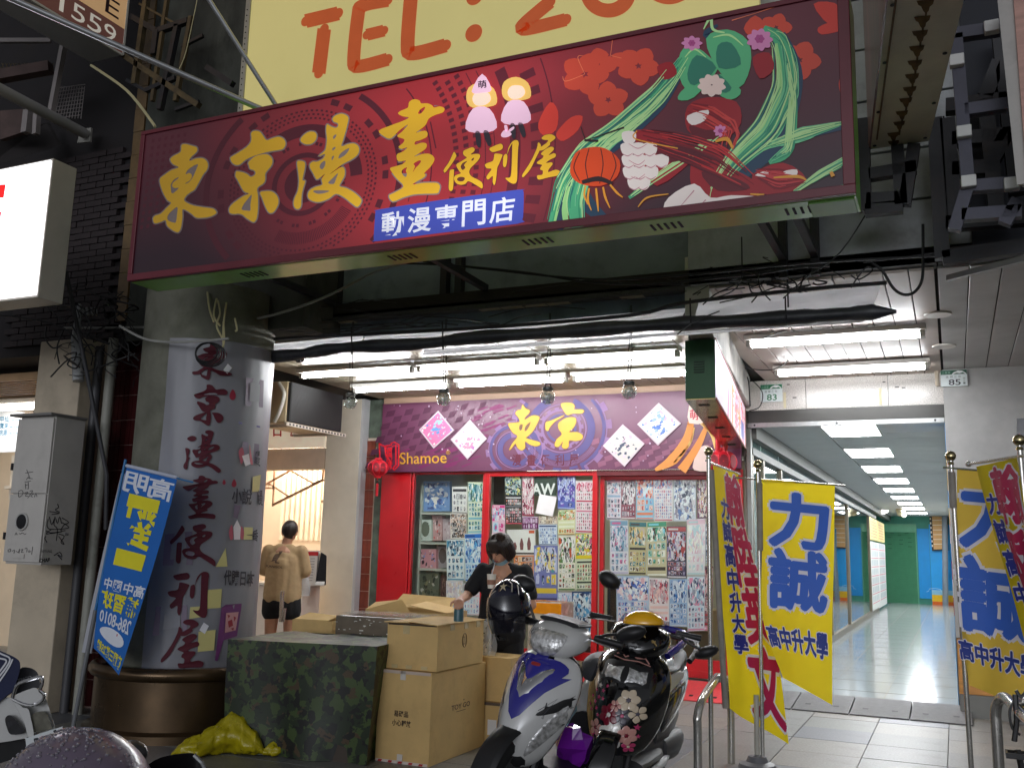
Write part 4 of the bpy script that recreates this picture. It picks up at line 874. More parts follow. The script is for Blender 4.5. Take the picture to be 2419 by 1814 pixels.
bn=obj('banner',b.grid(rows),mat('banner_vinyl',(130,130,136),rough=.38,var=.1,vs=2.2,bump=.12,bs=7),colm,smooth=True)
LC=lambda k:V((0,0,0))
def PCk(k):return lambda px,py:cyl(px,py,KX,KY,KR+.0125+.0015*k)
cshape=lambda name,c,polys,k=1,sm=3:[obj(name,(lambda b:[shape(b,[p],PCk(k),k=sm) for p in polys] and b)(B()),flat(c,rough=.4),bn)]
zc=zoomed(380,780,2.023)
cshape('yellow_squares',(206,196,130),[[(*p,) for p in zc(q)] for q in ([(262,1130),(310,1040),(318,1128)],[(222,1240),(292,1235),(286,1325),(216,1330)],[(140,1322),(196,1318),(190,1370),(136,1378)],[(180,1440),(262,1430),(254,1528),(176,1536)],[(398,940),(440,942),(436,1000),(396,1000)],[(440,700),(478,690),(470,770),(436,772)])],1,1)
cshape('pale_violet_squares',(120,104,124),[zc(q) for q in ([(408,225),(492,240),(488,370),(402,360)],[(390,530),(470,545),(466,640),(386,630)],[(150,960),(152,1120),(8,1124),(20,975)],[(126,1312),(126,1450),(-40,1458),(-24,1320)],[(352,834),(382,838),(366,900),(346,892)],[(212,1630),(262,1625),(258,1655),(210,1655)])],1,1)
cshape('square_holes',(132,132,138),[zc(q) for q in ([(428,250),(474,258),(470,344),(424,338)],[(112,1010),(112,1090),(44,1094),(52,1014)],[(92,1350),(92,1422),(10,1428),(18,1356)])],2,1)
cshape('red_drops',(150,40,60),[zc(q) for q in ([(343,282),(358,310),(350,332),(334,330),(328,312)],[(350,710),(362,735),(350,750),(338,738)],[(302,712),(310,730),(302,738),(294,730)])],1)
cshape('white_diamonds',(226,226,232),[zc(q) for q in ([(205,1395),(230,1412),(210,1450),(184,1432)],[(320,160),(340,180),(318,208),(298,190)])],2,1)
cshape('violet_bar',(92,84,140),[zc([(372,437),(474,458),(474,466),(372,446)])],1,1)
cshape('toy_claw_box',(112,60,110),[zc([(290,1325),(310,1310),(386,1305),(384,1330),(364,1460),(300,1480),(270,1580),(258,1576)])],2,1)
cshape('toy_claw_window',(200,150,150),[zc([(312,1350),(372,1345),(358,1432),(306,1445)])],3,1)
cshape('toy_claw_sparks',(150,50,60),[zc(q) for q in ([(320,1390),(340,1380),(345,1410),(325,1420)],[(348,1365),(360,1372),(350,1392)],[(318,1358),(332,1362),(324,1376)],[(334,1424),(350,1420),(346,1434)])],4,1)
cshape('print_tassels',(190,96,110),[zc(q) for q in ([(372,580),(390,560),(398,600),(384,640)],[(424,545),(432,590),(440,640),(426,630)],[(326,960),(340,930),(346,990),(332,1000)],[(384,935),(398,965),(392,1000),(380,985)])],2)
cshape('print_pennant',(232,222,224),[zc(q) for q in ([(388,600),(420,590),(428,640),(404,650)],[(346,940),(365,905),(382,942),(378,1000),(350,1000)])],3,1)
# the column's brush characters (same brush hand as the signboard)
TG={'東':(454,812,548,897),'京':(456,908,538,1005),'漫':(433,1016,522,1117),'畫':(431,1123,515,1226),'便':(402,1237,508,1337),'利':(396,1350,494,1458),'屋':(380,1463,480,1578)}
wine=flat((84,10,32),rough=.7)
for ch,(x0,y0,x1,y1) in TG.items():
    z,gl=G[ch];P=[[z(l) for l in g] for g in gl];ax=[p[0] for g in P for l in g for p in l];ay=[p[1] for g in P for l in g for p in l]
    # take out the tilt of the signboard line
    tl=.17;un=lambda p:(p[0],p[1]+(p[0]-min(ax))*tl);ay=[un(p)[1] for g in P for l in g for p in l]
    mp=lambda p:(x0+(p[0]-min(ax))/(max(ax)-min(ax))*(x1-x0),y0+(un(p)[1]-min(ay))/(max(ay)-min(ay))*(y1-y0));b=B()
    for j,g in enumerate(P):shape(b,[[mp(p) for p in l] for l in g],PCk(3+j*.2),k=3)
    obj('brush_character',b,wine,bn)
b=B()
for s_,q in (('小說',((340,825),(432,832),(436,762),(342,752))),('代購日本',((300,1216),(444,1222),(448,1152),(304,1144))),('一番',((410,985),(464,1010),(464,950),(412,970))),('豐',((448,630),(474,650),(474,575),(452,580))),('漫',((462,830),(486,838),(486,765),(466,765)))):
    qq=zc(q);text(b,s_,None,off=.02,cut=6,mapf=lambda u,w:PCk(4)((qq[0][0]*(1-u)+qq[1][0]*u)*(1-w)+(qq[3][0]*(1-u)+qq[2][0]*u)*w,(qq[0][1]*(1-u)+qq[1][1]*u)*(1-w)+(qq[3][1]*(1-u)+qq[2][1]*u)*w))
obj('dark_lettering',b,flat((40,36,48)),bn)
st_br=mat('brown_steel_drum',(92,74,54),rough=.28,metal=.75,var=.15,vs=3,dirt=.4,ds=2)
dm=thing('column_guard','brown stainless steel drum guard round the column foot','column guard',(KX,KY,0))
obj('drum',B().lathe([(KR+.19,0),(KR+.19,.06),(KR+.13,.08),(KR+.13,.44),(KR+.02,.45)],(KX,KY,0),56),st_br,dm,smooth=True)
rg=[(KX+math.cos(t_*.1122)*(KR+.13),KY+math.sin(t_*.1122)*(KR+.13),.49) for t_ in range(56)]
obj('roll_rim',B().tube(rg,.052,10,closed=True),st_br,dm,smooth=True)
# mossy pilaster above the column, brick flank of the house next door
moss=mat('mossy_concrete',(64,66,60),rough=.95,var=.45,vs=3,bump=.7,bs=14,dirt=.9,ds=2.5,dc=(20,22,20),stretch=(1.2,1,.5))
pm=thing('pilaster','black stained mossy concrete pilaster left of the red signboard','pilaster',(-5.9,6.2,3.4))
obj('pilaster_body',B().box(-6.92,6.45,3.3,-4.9,7.0,9),moss,pm)
ochre=mat('ochre_tile',(112,88,54),rough=.5,var=.25,vs=12,dirt=.6,ds=6)
nb=thing('house_next_door','neighbouring house wall of dark tiles with ochre corner tiles','house',(-7.5,6.45,0))
obj('wall',B().box(-12,6.5,3.25,-6.95,7.0,9),mat('dark_brown_wall',(34,30,32),rough=.85,var=.3,dirt=.5),nb)
me=None
for i in range(24):
    z=3.5+i*.235
    o=obj('corner_tile',B().box(-7.06,6.44,z,-6.93,6.5,z+.23),ochre,nb,bevel=.004) if me is None else bpy.data.objects.new('corner_tile',me)
    if me is None:me=o.data;zz0=z
    else:C.objects.link(o);o.parent=nb;o.location=(random.uniform(-.004,.004),random.uniform(-.004,.004),z-zz0)
brick_m=mat('dark_brick',(42,33,34),rough=.75,var=.35,vs=9,bump=.3,dirt=.4,ds=5,dc=(30,26,26));me=None
for i in range(17):
    for j in range(30):
        z=3.35+j*.064;x=-7.07-.215*(i+1)+(.1 if j % 2 else 0)
        if x < -8.6 or x > -7.28 or len([c for c in nb.children if c.name.startswith('brick')]) > 170:continue
        if me is None:o=obj('brick',B().box(0,0,0,.205,.05,.056),brick_m,nb,local=True);me=o.data
        else:o=bpy.data.objects.new('brick',me);C.objects.link(o);o.parent=nb
        o.location=V((x,6.455+random.uniform(-.006,.004),z))-V(nb.location)
# beige pillar with the meter cabinet
px0,px1=Y(75,1000,6.2).x,Y(178,1000,6.2).x
bp_=thing('pillar','beige plastered pillar behind the grey meter cabinet at the left edge','pillar',((px0+px1)/2,6.4,0))
obj('pillar_shaft',B().box(px0,6.2,0,px1,6.95,3.3),mat('beige_plaster',(196,182,160),rough=.65,var=.1,vs=3,bump=.1,dirt=.3,ds=2),bp_,bevel=.01)
cb=5.75;ux1=Y(110,1160,cb).x;ux0=Y(25,1160,cb).x;uy1=Xp(186,1160,ux1).y;uz0,uz1=Y(85,1334,cb).z,Y(133,981,cb).z
cab=thing('meter_cabinet','grey metal meter cabinet with scribbles and a round window','meter cabinet',(ux0,cb,uz0))
cabm=mat('cabinet_grey',(196,192,186),rough=.45,var=.05,dirt=.15,ds=4)
um=uz0+(uz1-uz0)*.47
obj('cabinet_body',B().box(ux0+.01,cb+.02,uz0,ux1,min(uy1,6.19),uz1),cabm,cab,bevel=.004)
obj('door',B().box(ux0,cb,uz0+.02,ux1-.005,cb+.018,um-.004),cabm,cab,bevel=.003);obj('door',B().box(ux0,cb,um+.004,ux1-.005,cb+.018,uz1-.02),cabm,cab,bevel=.003)
obj('rain_lid',B().box(ux0-.05,cb-.05,uz1,ux1+.02,min(uy1,6.19)+.0,uz1+.02),mat('cabinet_lid',(120,118,116),rough=.5),cab)
wc=Y(53,1232,cb);wz=B().lathe([(.062,-.012),(.062,.0)],wc,24,(0,1,0));obj('meter_window',wz,mat('meter_glass',(28,28,30),rough=.1,coat=.5),cab,smooth=True)
obj('window_ring',B().tube([wc+V((math.cos(t_*.2618)*.068,-.008,math.sin(t_*.2618)*.068)) for t_ in range(24)],.009,8,closed=True),mat('ring_grey',(180,178,174),rough=.4),cab,smooth=True)
obj('hinge',B().box(ux0-.02,cb-.01,um+.2,ux0,cb+.03,um+.26).box(ux0-.02,cb-.01,uz0+.2,ux0,cb+.03,uz0+.26),black_metal,cab)
obj('latch',B().box(ux0+.12,cb-.012,uz0+.05,ux0+.26,cb-.001,uz0+.085),cabm,cab)
ink=flat((40,38,42));b=B();PCb=on_y(cb-.002);PSd=lambda px,py:Xp(px,py,ux1+.002)
zk=zoomed(0,900,3.687)
def ln(pts,w=5,f=PCb):ribbon(b,zk(pts),[w/3.687]*len(pts),f,k=3)
for p in ([(220,800),(290,790)],[(232,770),(262,850)],[(250,830),(228,860)],[(245,845),(285,850)],[(215,880),(270,870)],[(220,890),(225,940)],[(245,880),(248,935),(238,935)],[(225,905),(250,900)],[(160,960),(190,950),(200,980),(165,1012),(160,965)],[(215,975),(245,965),(220,1000),(245,1000)],[(258,960),(285,955),(240,1020)],[(290,980),(270,1000),(285,1010)],[(300,1010),(312,975),(322,1008)],
          [(70,1470),(90,1460),(92,1480),(72,1485),(70,1470)],[(105,1480),(128,1470),(120,1500)],[(140,1480),(160,1490),(170,1460),(165,1500)],[(180,1470),(200,1465),(185,1490),(205,1490)],[(215,1460),(235,1455),(232,1490)],[(255,1470),(250,1490),(268,1480)],[(285,1440),(275,1510)],[(130,1340),(140,1320),(150,1340)],[(165,1325),(180,1330),(195,1320),(215,1335),(228,1325)]):ln(p)
for p in ([(500,1070),(510,1100),(480,1120),(520,1140)],[(430,1135),(520,1150),(450,1160)],[(430,1180),(450,1250),(480,1190),(500,1240),(520,1180),(535,1240)],[(420,1200),(410,1260),(440,1290),(560,1285),(600,1270),(540,1230)],[(480,1180),(470,1250),(500,1290),(490,1390)],[(400,1300),(440,1320),(540,1310),(400,1330),(450,1290)],[(540,1190),(600,1230),(560,1250),(530,1300),(570,1300)],[(400,1350),(390,1370),(410,1405)],[(510,1330),(560,1350),(530,1400),(560,1420),(510,1350)],[(575,1320),(575,1345)],[(592,1325),(590,1345)],[(470,1520),(520,1490),(540,1530),(500,1510),(540,1555)]):ln(p,7,PSd)
text(b,'CHAF',[PSd(*p) for p in zk([(340,1578),(430,1572),(434,1540),(342,1546)])],off=.03);text(b,'ADTUNG',[PSd(*p) for p in zk([(356,1490),(450,1492),(452,1470),(358,1472)])])
obj('pen_scribbles',b,ink,cab)
# dark red tiled return wall behind the conduits
tw=thing('tiled_wall','dark red tiled wall between the beige pillar and the column','tiled wall',(-6.5,6.6,0))
obj('wall_core',B().box(-7.2,6.62,0,-5.6,6.95,3.4),mat('tile_grout',(150,130,122),rough=.9),tw)
tile_m=mat('oxblood_tile',(66,22,24),rough=.3,var=.3,vs=7,coat=.2,dirt=.3,ds=3,dc=(40,22,22));me=None
for i in range(21):
    for j in range(14):
        if me is None:o=obj('wall_tile',B().box(0,0,0,.052,.02,.226),tile_m,tw,local=True,bevel=.002);me=o.data
        else:o=bpy.data.objects.new('wall_tile',me);C.objects.link(o);o.parent=tw
        o.location=V((-7.2+i*.0575,6.602+random.uniform(0,.003),.02+j*.234))-V(tw.location)
# conduits down the corner
grey_pipe=mat('grey_conduit',(150,150,140),rough=.5,var=.15,dirt=.5,ds=5);dk_pipe=mat('dark_conduit',(66,66,70),rough=.5,var=.2,dirt=.4,ds=5)
for (pts,r,m,lab) in (([(270,800),(235,1150),(200,1500),(175,1760)],.045,grey_pipe,'thick grey conduit running down beside the column'),
                         ([(258,800),(228,1150),(190,1560),(165,1760)],.02,grey_pipe,'thin pale conduit beside the thick grey one'),
                         ([(232,820),(205,1200),(150,1720)],.04,dk_pipe,'dark conduit nearest the meter cabinet'),
                         ([(212,840),(195,1250),(135,1720)],.02,dk_pipe,'thin dark conduit behind the meter cabinet')):
    pp=[Y(x,y,6.35) for x,y in pts];pp=[V((pp[0].x*.35+pp[-1].x*.65,6.35+(0.05 if r < .03 else 0),p.z)) for p in pp]
    _solo('conduit',B().tube(pp,r,10),m,lab,'conduit','conduits on the left corner',smooth=True)
_solo('stay_pipe',B().tube([Y(155,640,5.5),Y(205,880,5.9),Y(252,1120,6.1),Y(250,1250,6.2)],.018,8),dk_pipe,'dark bent pipe slanting down from the white lightbox to the conduits','pipe',smooth=True)
cl=mat('clear_tube',(170,174,176),rough=.25,var=.2,vs=6,alpha=.75)
_solo('protective_tube',B().tube([Y(185,900,6.1),Y(180,800,6.1),Y(188,720,6.15)],[.05,.045,.02],10),cl,'translucent protective sleeve over the wires by the cabinet','sleeve',smooth=True)
# ---------------------------------------------------------------- lightboxes at the left edge
xb=Y(122,372,4.8).x;yb2=Xp(182,402,xb).y;zt_,zb_=Y(122,372,4.8).z,Y(80,702,4.8).z
lb=thing('white_lightbox','glowing white lightbox sign with red letters cut by the left edge','lightbox',(xb-1,4.8,zb_))
obj('sign_box',B().box(xb-2.2,4.815,zb_,xb,yb2,zt_),mat('lightbox_case',(176,170,158),rough=.4,var=.06,dirt=.1),lb,bevel=.006)
obj('lit_face',B().box(xb-2.2,4.8,zb_+.02,xb-.012,4.814,zt_-.02),glow('lightbox_white',(246,246,255),2.2),lb)
b=B();PLb=on_y(4.797);z7=zoomed(0,300,3.4576)
for q in ([(-300,480),(48,470),(30,580),(-300,590)],[(-300,700),(12,692),(0,770),(-300,780)],[(-300,480),(-200,480),(-240,1000),(-330,1000)]):b.add([PLb(*p) for p in z7(q)],[(0,1,2,3)])
obj('red_letters',b,flat((235,30,30),emit=.9),lb)
b=B();ribbon(b,z7([(-40,1210),(82,1116)]),[1.2,1.2],PLb,k=1);ribbon(b,z7([(82,1116),(290,1258)]),[1.8,1.8],PLb,k=1);obj('pink_line',b,flat((214,110,160),emit=.6),lb)
y9=6.0;c9=Y(290,130,y9);xl=Zp(230,157,c9.z).x
s9=thing('projecting_sign','brown and white projecting lightbox with white digits, top left corner','lightbox',(c9.x,y9,c9.z))
obj('sign_box',B().box(xl,2.4,c9.z,c9.x-.012,y9,c9.z+3),mat('lightbox_under',(196,196,200),rough=.4,var=.05),s9)
P9=lambda px,py:Xp(px,py,c9.x)
obj('brown_face',B().box(c9.x-.011,2.4,c9.z+.01,c9.x,y9-.01,c9.z+.25),mat('brown_sheet',(112,74,66),rough=.4,var=.05,emit=.25),s9)
obj('tan_face',B().box(c9.x-.011,2.4,c9.z+.25,c9.x,y9-.01,c9.z+3),mat('tan_sheet',(206,166,120),rough=.4,var=.05,emit=.35),s9)
obj('white_edge',B().box(c9.x-.014,y9-.01,c9.z,c9.x+.004,y9+.012,c9.z+3).box(c9.x-.014,2.4,c9.z-.012,c9.x+.004,y9,c9.z+.008),flat((226,222,210)),s9)
for ch,pa2,pb2 in (('1',137,147),('5',166,197),('5',204,236),('9',242,270)):
    ya,yc=P9(pa2,50+.593*(pa2-155)).y,P9(pb2,50+.593*(pb2-155)).y
    obj('digit',text(B(),ch,[V((c9.x+.003,ya,c9.z+.05)),V((c9.x+.003,yc,c9.z+.05)),V((c9.x+.003,yc,c9.z+.205)),V((c9.x+.003,ya,c9.z+.205))]),flat((236,228,214),emit=.25),s9)
ya,yc=P9(243,70).y,P9(275,90).y;obj('letter',text(B(),'E',[V((c9.x+.003,ya,c9.z+.3)),V((c9.x+.003,yc,c9.z+.3)),V((c9.x+.003,yc,c9.z+.46)),V((c9.x+.003,ya,c9.z+.46))]),flat((70,44,50)),s9)
# ---------------------------------------------------------------- frames, ducts and clutter up the left wall
sc=thing('sign_scaffold','rusty steel sign scaffold standing before the mossy wall','scaffold',(-6,6.1,4.5))
rust=mat('rusty_steel',(86,72,46),rough=.7,var=.4,vs=9,dirt=.7,ds=5,dc=(40,34,30))
for (a,c,w,m) in (((352,-40),(318,200),.05,rust),((420,60),(378,260),.05,black_metal),((452,40),(415,240),.04,rust),((395,0),(360,240),.035,rust),((290,130),(470,250),.05,rust),((310,40),(372,75),.05,black_metal),((372,75),(365,130),.06,black_metal),((372,75),(445,50),.05,black_metal),((345,215),(415,185),.04,black_metal),((345,215),(300,190),.03,black_metal),((415,260),(470,240),.03,black_metal),((430,110),(480,85),.03,black_metal),((490,160),(550,200),.05,black_metal),((330,10),(420,60),.02,rust)):
    obj('scaffold_bar',B().bar(Y(*a,6.05),Y(*c,6.05),w),m,sc)
ns=thing('awning_frame','dim brown awning frame with wire mesh at the upper left edge','awning frame',(-7,5.5,3.9))
wd=mat('weathered_board',(92,74,70),rough=.8,var=.3,vs=5,dirt=.5,ds=4);wht=mat('dull_white_metal',(150,142,140),rough=.5,var=.1)
obj('valance_board',B().slab([Y(0,330,5.8),Y(55,312,5.9),Y(55,258,5.9),Y(0,262,5.8)],(0,.05,0)),wd,ns)
obj('post',B().bar(Y(120,270,5.9),Y(150,110,5.9),.05),wht,ns);obj('post',B().bar(Y(62,315,5.85),Y(68,262,5.85),.07),wht,ns);obj('post',B().bar(Y(85,318,5.85),Y(88,268,5.85),.05),wht,ns)
obj('rail',B().bar(Y(-20,97,5.6),Y(120,97,5.9),.04),wht,ns);obj('rail',B().bar(Y(-20,185,5.7),Y(120,160,5.9),.1),wd,ns)
obj('soffit',B().slab([Y(-40,400,5.7),Y(140,345,6.3),Y(110,290,6.3),Y(-40,340,5.7)],(0,.03,.02)),mat('dark_soffit',(52,48,48),rough=.8),ns)
b=B();PW=on_y(6.25)
for i in range(10):b.tube([PW(128+i*7,280+(i % 2)),PW(146+i*6,205)],.004,4)
for i in range(9):b.tube([PW(128+i*1.6,280-i*9),PW(190+i*1.4,272-i*9)],.004,4)
obj('wire_mesh',b,wht,ns)
b=B();PW=on_y(5.95)
for i in range(14):b.tube([PW(-5+i*9,178),PW(10+i*9,150)],.004,4).tube([PW(10+i*9,178),PW(-5+i*9,150)],.004,4)
obj('wire_mesh',b,rust,ns)
_solo('splice_box',B().box(-6.3,6.2,3.16,-6.16,6.3,3.26).box(-6.35,6.24,3.2,-6.05,6.27,3.23).box(-6.05,6.21,3.19,-5.95,6.29,3.24),mat('splice_grey',(120,104,98),rough=.6,dirt=.4),'small grey cable splice box under the red signboard corner','splice box',bevel=.008)
b=B()
for i in range(6):b.tube([Y(175+i*10,727,6.15),Y(178+i*10,745,6.15)],.014,8)
_solo('insulator_row',b,mat('insulator_grey',(130,130,130),rough=.4,var=.2),'row of small grey cable connectors in the wire tangle','connectors',smooth=True)
# ---------------------------------------------------------------- the far left shop behind the pillar
fl_=thing('left_shop','bright cream shop with slatted ceiling at the far left edge','shop',(-10,9,0))
cream=mat('cream_paint',(226,206,178),rough=.5,var=.04)
obj('shop_wall',B().box(-14,9.6,0,-8.75,9.8,3.4).box(-14,6.9,0,-13.8,9.8,3.4),cream,fl_)
obj('shop_ceiling',B().box(-14,7.8,3.1,-8.75,9.6,3.16),mat('white_ceiling',(226,216,200),rough=.5),fl_)
for i in range(9):obj('ceiling_slat',B().box(-13,6.95+i*.1,3.12,-7.85,7.01+i*.1,3.2),mat('wood_slat',(196,160,120),rough=.5,var=.15),fl_)
obj('light_panel',B().box(-11.2,8.1,3.08,-9.2,8.45,3.099),glow('panel_white',(255,250,240),7),fl_)
obj('light_panel',B().box(-11.9,8.9,3.08,-9.2,9.15,3.099),glow('panel_white',(255,250,240),7),fl_)
_solo('route_board',B().slab([Y(-40,1070,8.6),Y(50,1066,8.6),Y(54,972,8.6),Y(-40,972,8.6)],(0,.03,0)),flat((236,238,240),emit=.35),'white route board with cyan place names at the left edge','sign board')
rb=bpy.data.objects['route_board'];b=B();P86=on_y(8.597)
for s_,q in (('甲仙',((0,997),(21,997),(22,983),(0,983))),('寶來',((0,1012),(19,1012),(20,999),(0,999))),('桃源',((-2,1028),(16,1028),(17,1015),(-2,1015))),('JIASIAN',((27,995),(46,995),(46,990),(27,990))),('BAOLAI',((23,1011),(42,1011),(42,1006),(23,1006))),('TAOYUAN',((20,1026),(45,1026),(45,1021),(20,1021)))):
    text(b,s_,[P86(*p) for p in q],off=.01)
obj('cyan_lettering',b,flat((70,150,190)),rb)
b=B()
for i in range(14):b.box(-11+i*.16,8.9,2.72,-10.9+i*.16,8.94,2.98)
_solo('valance',b,flat((112,40,44)),'row of maroon valance slats above the route board','valance')
_solo('window_post',B().slab([Y(20,1180,8.8),Y(34,1180,8.8),Y(40,1075,8.8),Y(28,1075,8.8)],(0,.06,0)).slab([Y(10,1155,8.75),Y(36,1152,8.75),Y(36,1145,8.75),Y(10,1148,8.75)],(0,.05,0)),flat((226,214,196)),'cream window post beside the meter cabinet','window post')
# ---------------------------------------------------------------- the tea shop to the left of the comic shop
YT=10.7
pk_=mat('tea_shop_paint',(236,222,206),rough=.5,var=.03)
tea=thing('tea_shop','warm lit tea shop with a pale counter and diamond line screen','tea shop',(-8.2,YT,0))
obj('pillar',B().box(-7.72,YT+.12,0,-7.18,11.4,CZ),mat('white_pillar',(214,206,190),rough=.4,var=.04,dirt=.1),tea,bevel=.006)
obj('pillar_side',B().box(-7.179,YT+.125,0,-7.14,11.4,CZ-.002),flat((190,190,192)),tea)
obj('sign_band',B().box(-9.6,YT+.1,2.8,-7.73,YT+.2,3.2),mat('tea_sign_band',(240,226,204),rough=.4,emit=.25),tea)
b=B()
for ch,x in zip('口麻工',(655,695,728)):text(b,ch,[Y(x-9,1030,YT+.095),Y(x+9,1030,YT+.095),Y(x+9,1010,YT+.095),Y(x-9,1010,YT+.095)],off=.03)
obj('red_lettering',b,flat((196,30,30)),tea)
obj('transom',B().box(-9.6,YT+.12,2.5,-7.73,YT+.3,2.79),mat('transom_tan',(206,186,168),rough=.5),tea)
bkw=obj('back_wall',B().box(-11.5,12.8,0,-7.2,12.9,3.2).box(-7.3,11.4,0,-7.2,12.8,3.2).box(-11.5,YT+.3,0,-11.4,12.8,3.2),pk_,tea)
for i in range(26):
    obj('wall_slat',B().box(-9.9+i*.1,12.74,1.55,-9.85+i*.1,12.8,2.75),mat('slat_cream',(240,232,216),rough=.5),tea)
obj('ceiling',B().box(-11.5,YT+.3,2.85,-7.2,12.9,2.9),pk_,tea)
obj('fill_lamp',B().box(-10,12.3,2.8,-7.6,12.6,2.84),glow('warm_fill_glow',(255,240,218),15),tea)  # both ceiling lamps are added to brighten the tea shop
obj('fill_lamp',B().box(-10.2,11.2,2.82,-7.6,11.5,2.845),glow('warm_fill_glow',(255,240,218),15),tea)
obj('shop_floor',B().box(-11.5,YT+.1,0,-7.2,12.9,.03),mat('tea_floor',(200,190,176),rough=.3),tea)
b=B();PT=on_y(YT+.33);zt2=zoomed(560,650,2.765)
for l in ([(180,1370),(350,1275),(500,1360),(560,1335),(640,1370)],[(210,1360),(340,1445),(560,1335)],[(180,1350),(210,1372)],[(230,1505),(560,1340)],[(550,1480),(640,1430)],[(250,1180),(235,1500)],[(575,1180),(560,1330)],[(170,1390),(240,1390)],[(340,1445),(230,1500)],[(180,1180),(640,1172)]):
    pts=[PT(*p) for p in zt2(l)]
    for a,c in zip(pts,pts[1:]):b.bar(a,c,.022)
obj('line_screen',b,mat('screen_bronze',(206,168,142),rough=.4),tea)
for x in (-8.9,-8.2):obj('downlight',B().lathe([(.09,0),(.09,.02)],(x,11.0,2.83),18),glow('warm_spot',(255,236,200),12),tea)
ct=thing('tea_counter','pale service counter of the tea shop behind the man','counter',(-8,10.2,0))
obj('counter_front',B().box(-9.5,10.12,0,-7.45,10.5,.96),mat('counter_white',(232,218,204),rough=.35,var=.03),ct,bevel=.008)
obj('counter_top',B().box(-9.5,10.08,.965,-7.42,10.55,1.0),mat('counter_top_white',(238,228,214),rough=.25),ct,bevel=.005)
kq=[Y(695,1385,10.2),Y(745,1382,10.2),Y(752,1300,10.2),Y(706,1300,10.2)]
mn=_solo('menu_stand',B().slab(kq,(0,.04,0)),flat((232,226,220)),'white menu board with a red band on the tea counter','menu board')
obj('red_band',B().slab([Y(705,1312,10.198),Y(752,1312,10.198),Y(752,1303,10.198),Y(706,1303,10.198)],(0,-.002,0)),flat((200,40,46)),mn)
b=B()
for i in range(3):
    for j in range(9):b.add([Y(703+i*15-j*.8,1320+j*6.4,10.196),Y(714+i*15-j*.8,1320+j*6.4,10.196),Y(714+i*15-j*.8,1318.6+j*6.4,10.196),Y(703+i*15-j*.8,1318.6+j*6.4,10.196)],[(0,1,2,3)])
obj('menu_lines',b,flat((150,140,140)),mn)
_solo('register',B().hexa([Y(*p,y) for y in (10.16,10.4) for p in ((744,1382),(770,1382),(772,1312),(758,1303))]),mat('register_black',(30,28,32),rough=.3),'black cash register beside the menu board','register',bevel=.01)
b=B().slab([Y(742,1382,10.12),Y(766,1382,10.12),Y(768,1368,10.2),Y(752,1368,10.2)],(0,0,.01));_solo('tablet',b,flat((226,224,222)),'small white tablet lying on the tea counter','tablet')
_solo('wrapped_pole',B().tube([Y(664,1468,8.3),Y(666,1405,8.3),Y(668,1395,8.3)],.022,10).tube([Y(664,1468,8.28),Y(672,1440,8.28),Y(674,1436,8.28),Y(670,1468,8.28)],.012,8),steel,'steel handrail end behind the camouflage cover','handrail',smooth=True)
# brick strip and mottled strip between the tea shop pillar and the comic shop
ms=thing('brick_strip','narrow strip of red wall tiles between white pillar and comic shop','tiled strip',(-7.0,10.9,0))
obj('strip_core',B().box(-7.135,10.96,0,-6.865,11.3,CZ),mat('mottled_green_wall',(92,104,92),rough=.7,var=.4,vs=6,dirt=.7,ds=5,dc=(50,44,36)),ms)
me=None
for i in range(2):
    for j in range(13):
        if me is None:o=obj('wall_tile',B().box(0,0,0,.062,.02,.212),mat('brick_red_tile',(128,58,40),rough=.35,var=.2,vs=8,coat=.2),ms,local=True,bevel=.002);me=o.data
        else:o=bpy.data.objects.new('wall_tile',me);C.objects.link(o);o.parent=ms
        o.location=V((-7.132+i*.066,10.935,.03+j*.22))-V(ms.location)
obj('grout',B().box(-7.134,10.947,0,-6.998,10.96,2.92),flat((190,176,160)),ms)
# air conditioner box under the ceiling
ac=thing('air_conditioner','dark finned air conditioner unit hanging under the arcade ceiling','air conditioner',(-7.2,9.5,2.9))
obj('casing',B().box(-7.6,8.97,2.88,-6.99,10.05,3.36),mat('ac_cream',(206,186,150),rough=.4,var=.05),ac,bevel=.012)
obj('coil_panel',B().box(-6.989,8.99,2.89,-6.95,10.04,3.35),mat('coil_black',(38,38,38),rough=.7,var=.2),ac)
b=B()
for i in range(34):b.box(-6.949,9.0,2.9+i*.0132,-6.942,10.03,2.906+i*.0132)
tag(obj('coil_fins',b,mat('fin_dark',(60,60,60),rough=.5,metal=.5),ac),kind='stuff')
obj('drain_hose',B().tube(spline([(-7.1,8.95,3.34),(-7.0,8.93,3.2),(-7.04,8.92,3.0),(-7.12,8.94,2.88)]),.022,8),flat((226,222,210)),ac,smooth=True)
b=B().bar((-7.6,9.05,2.85),(-6.92,9.05,2.85),.05,.03).bar((-7.6,9.95,2.85),(-6.92,9.95,2.85),.05,.03).bar((-6.93,8.9,2.85),(-6.93,10.1,2.85),.03,.04)
obj('slotted_bracket',b,mat('bracket_white',(200,190,176),rough=.5),ac)
b=B()
for i in range(10):b.box(-7.55+i*.062,9.02,2.8345,-7.52+i*.062,9.08,2.8349)
for i in range(18):b.box(-6.915,8.95+i*.064,2.838,-6.9145,8.985+i*.064,2.862)
obj('bracket_slots',b,flat((40,34,30)),ac)
_solo('ceiling_camera',B().ell(Y(706,846,7.2),(.06,.06,.045)).ell(Y(704,852,7.14),(.03,.03,.02)),mat('camera_black',(24,24,26),rough=.15,coat=.5),'small black dome camera under the cream ceiling','camera',smooth=True)
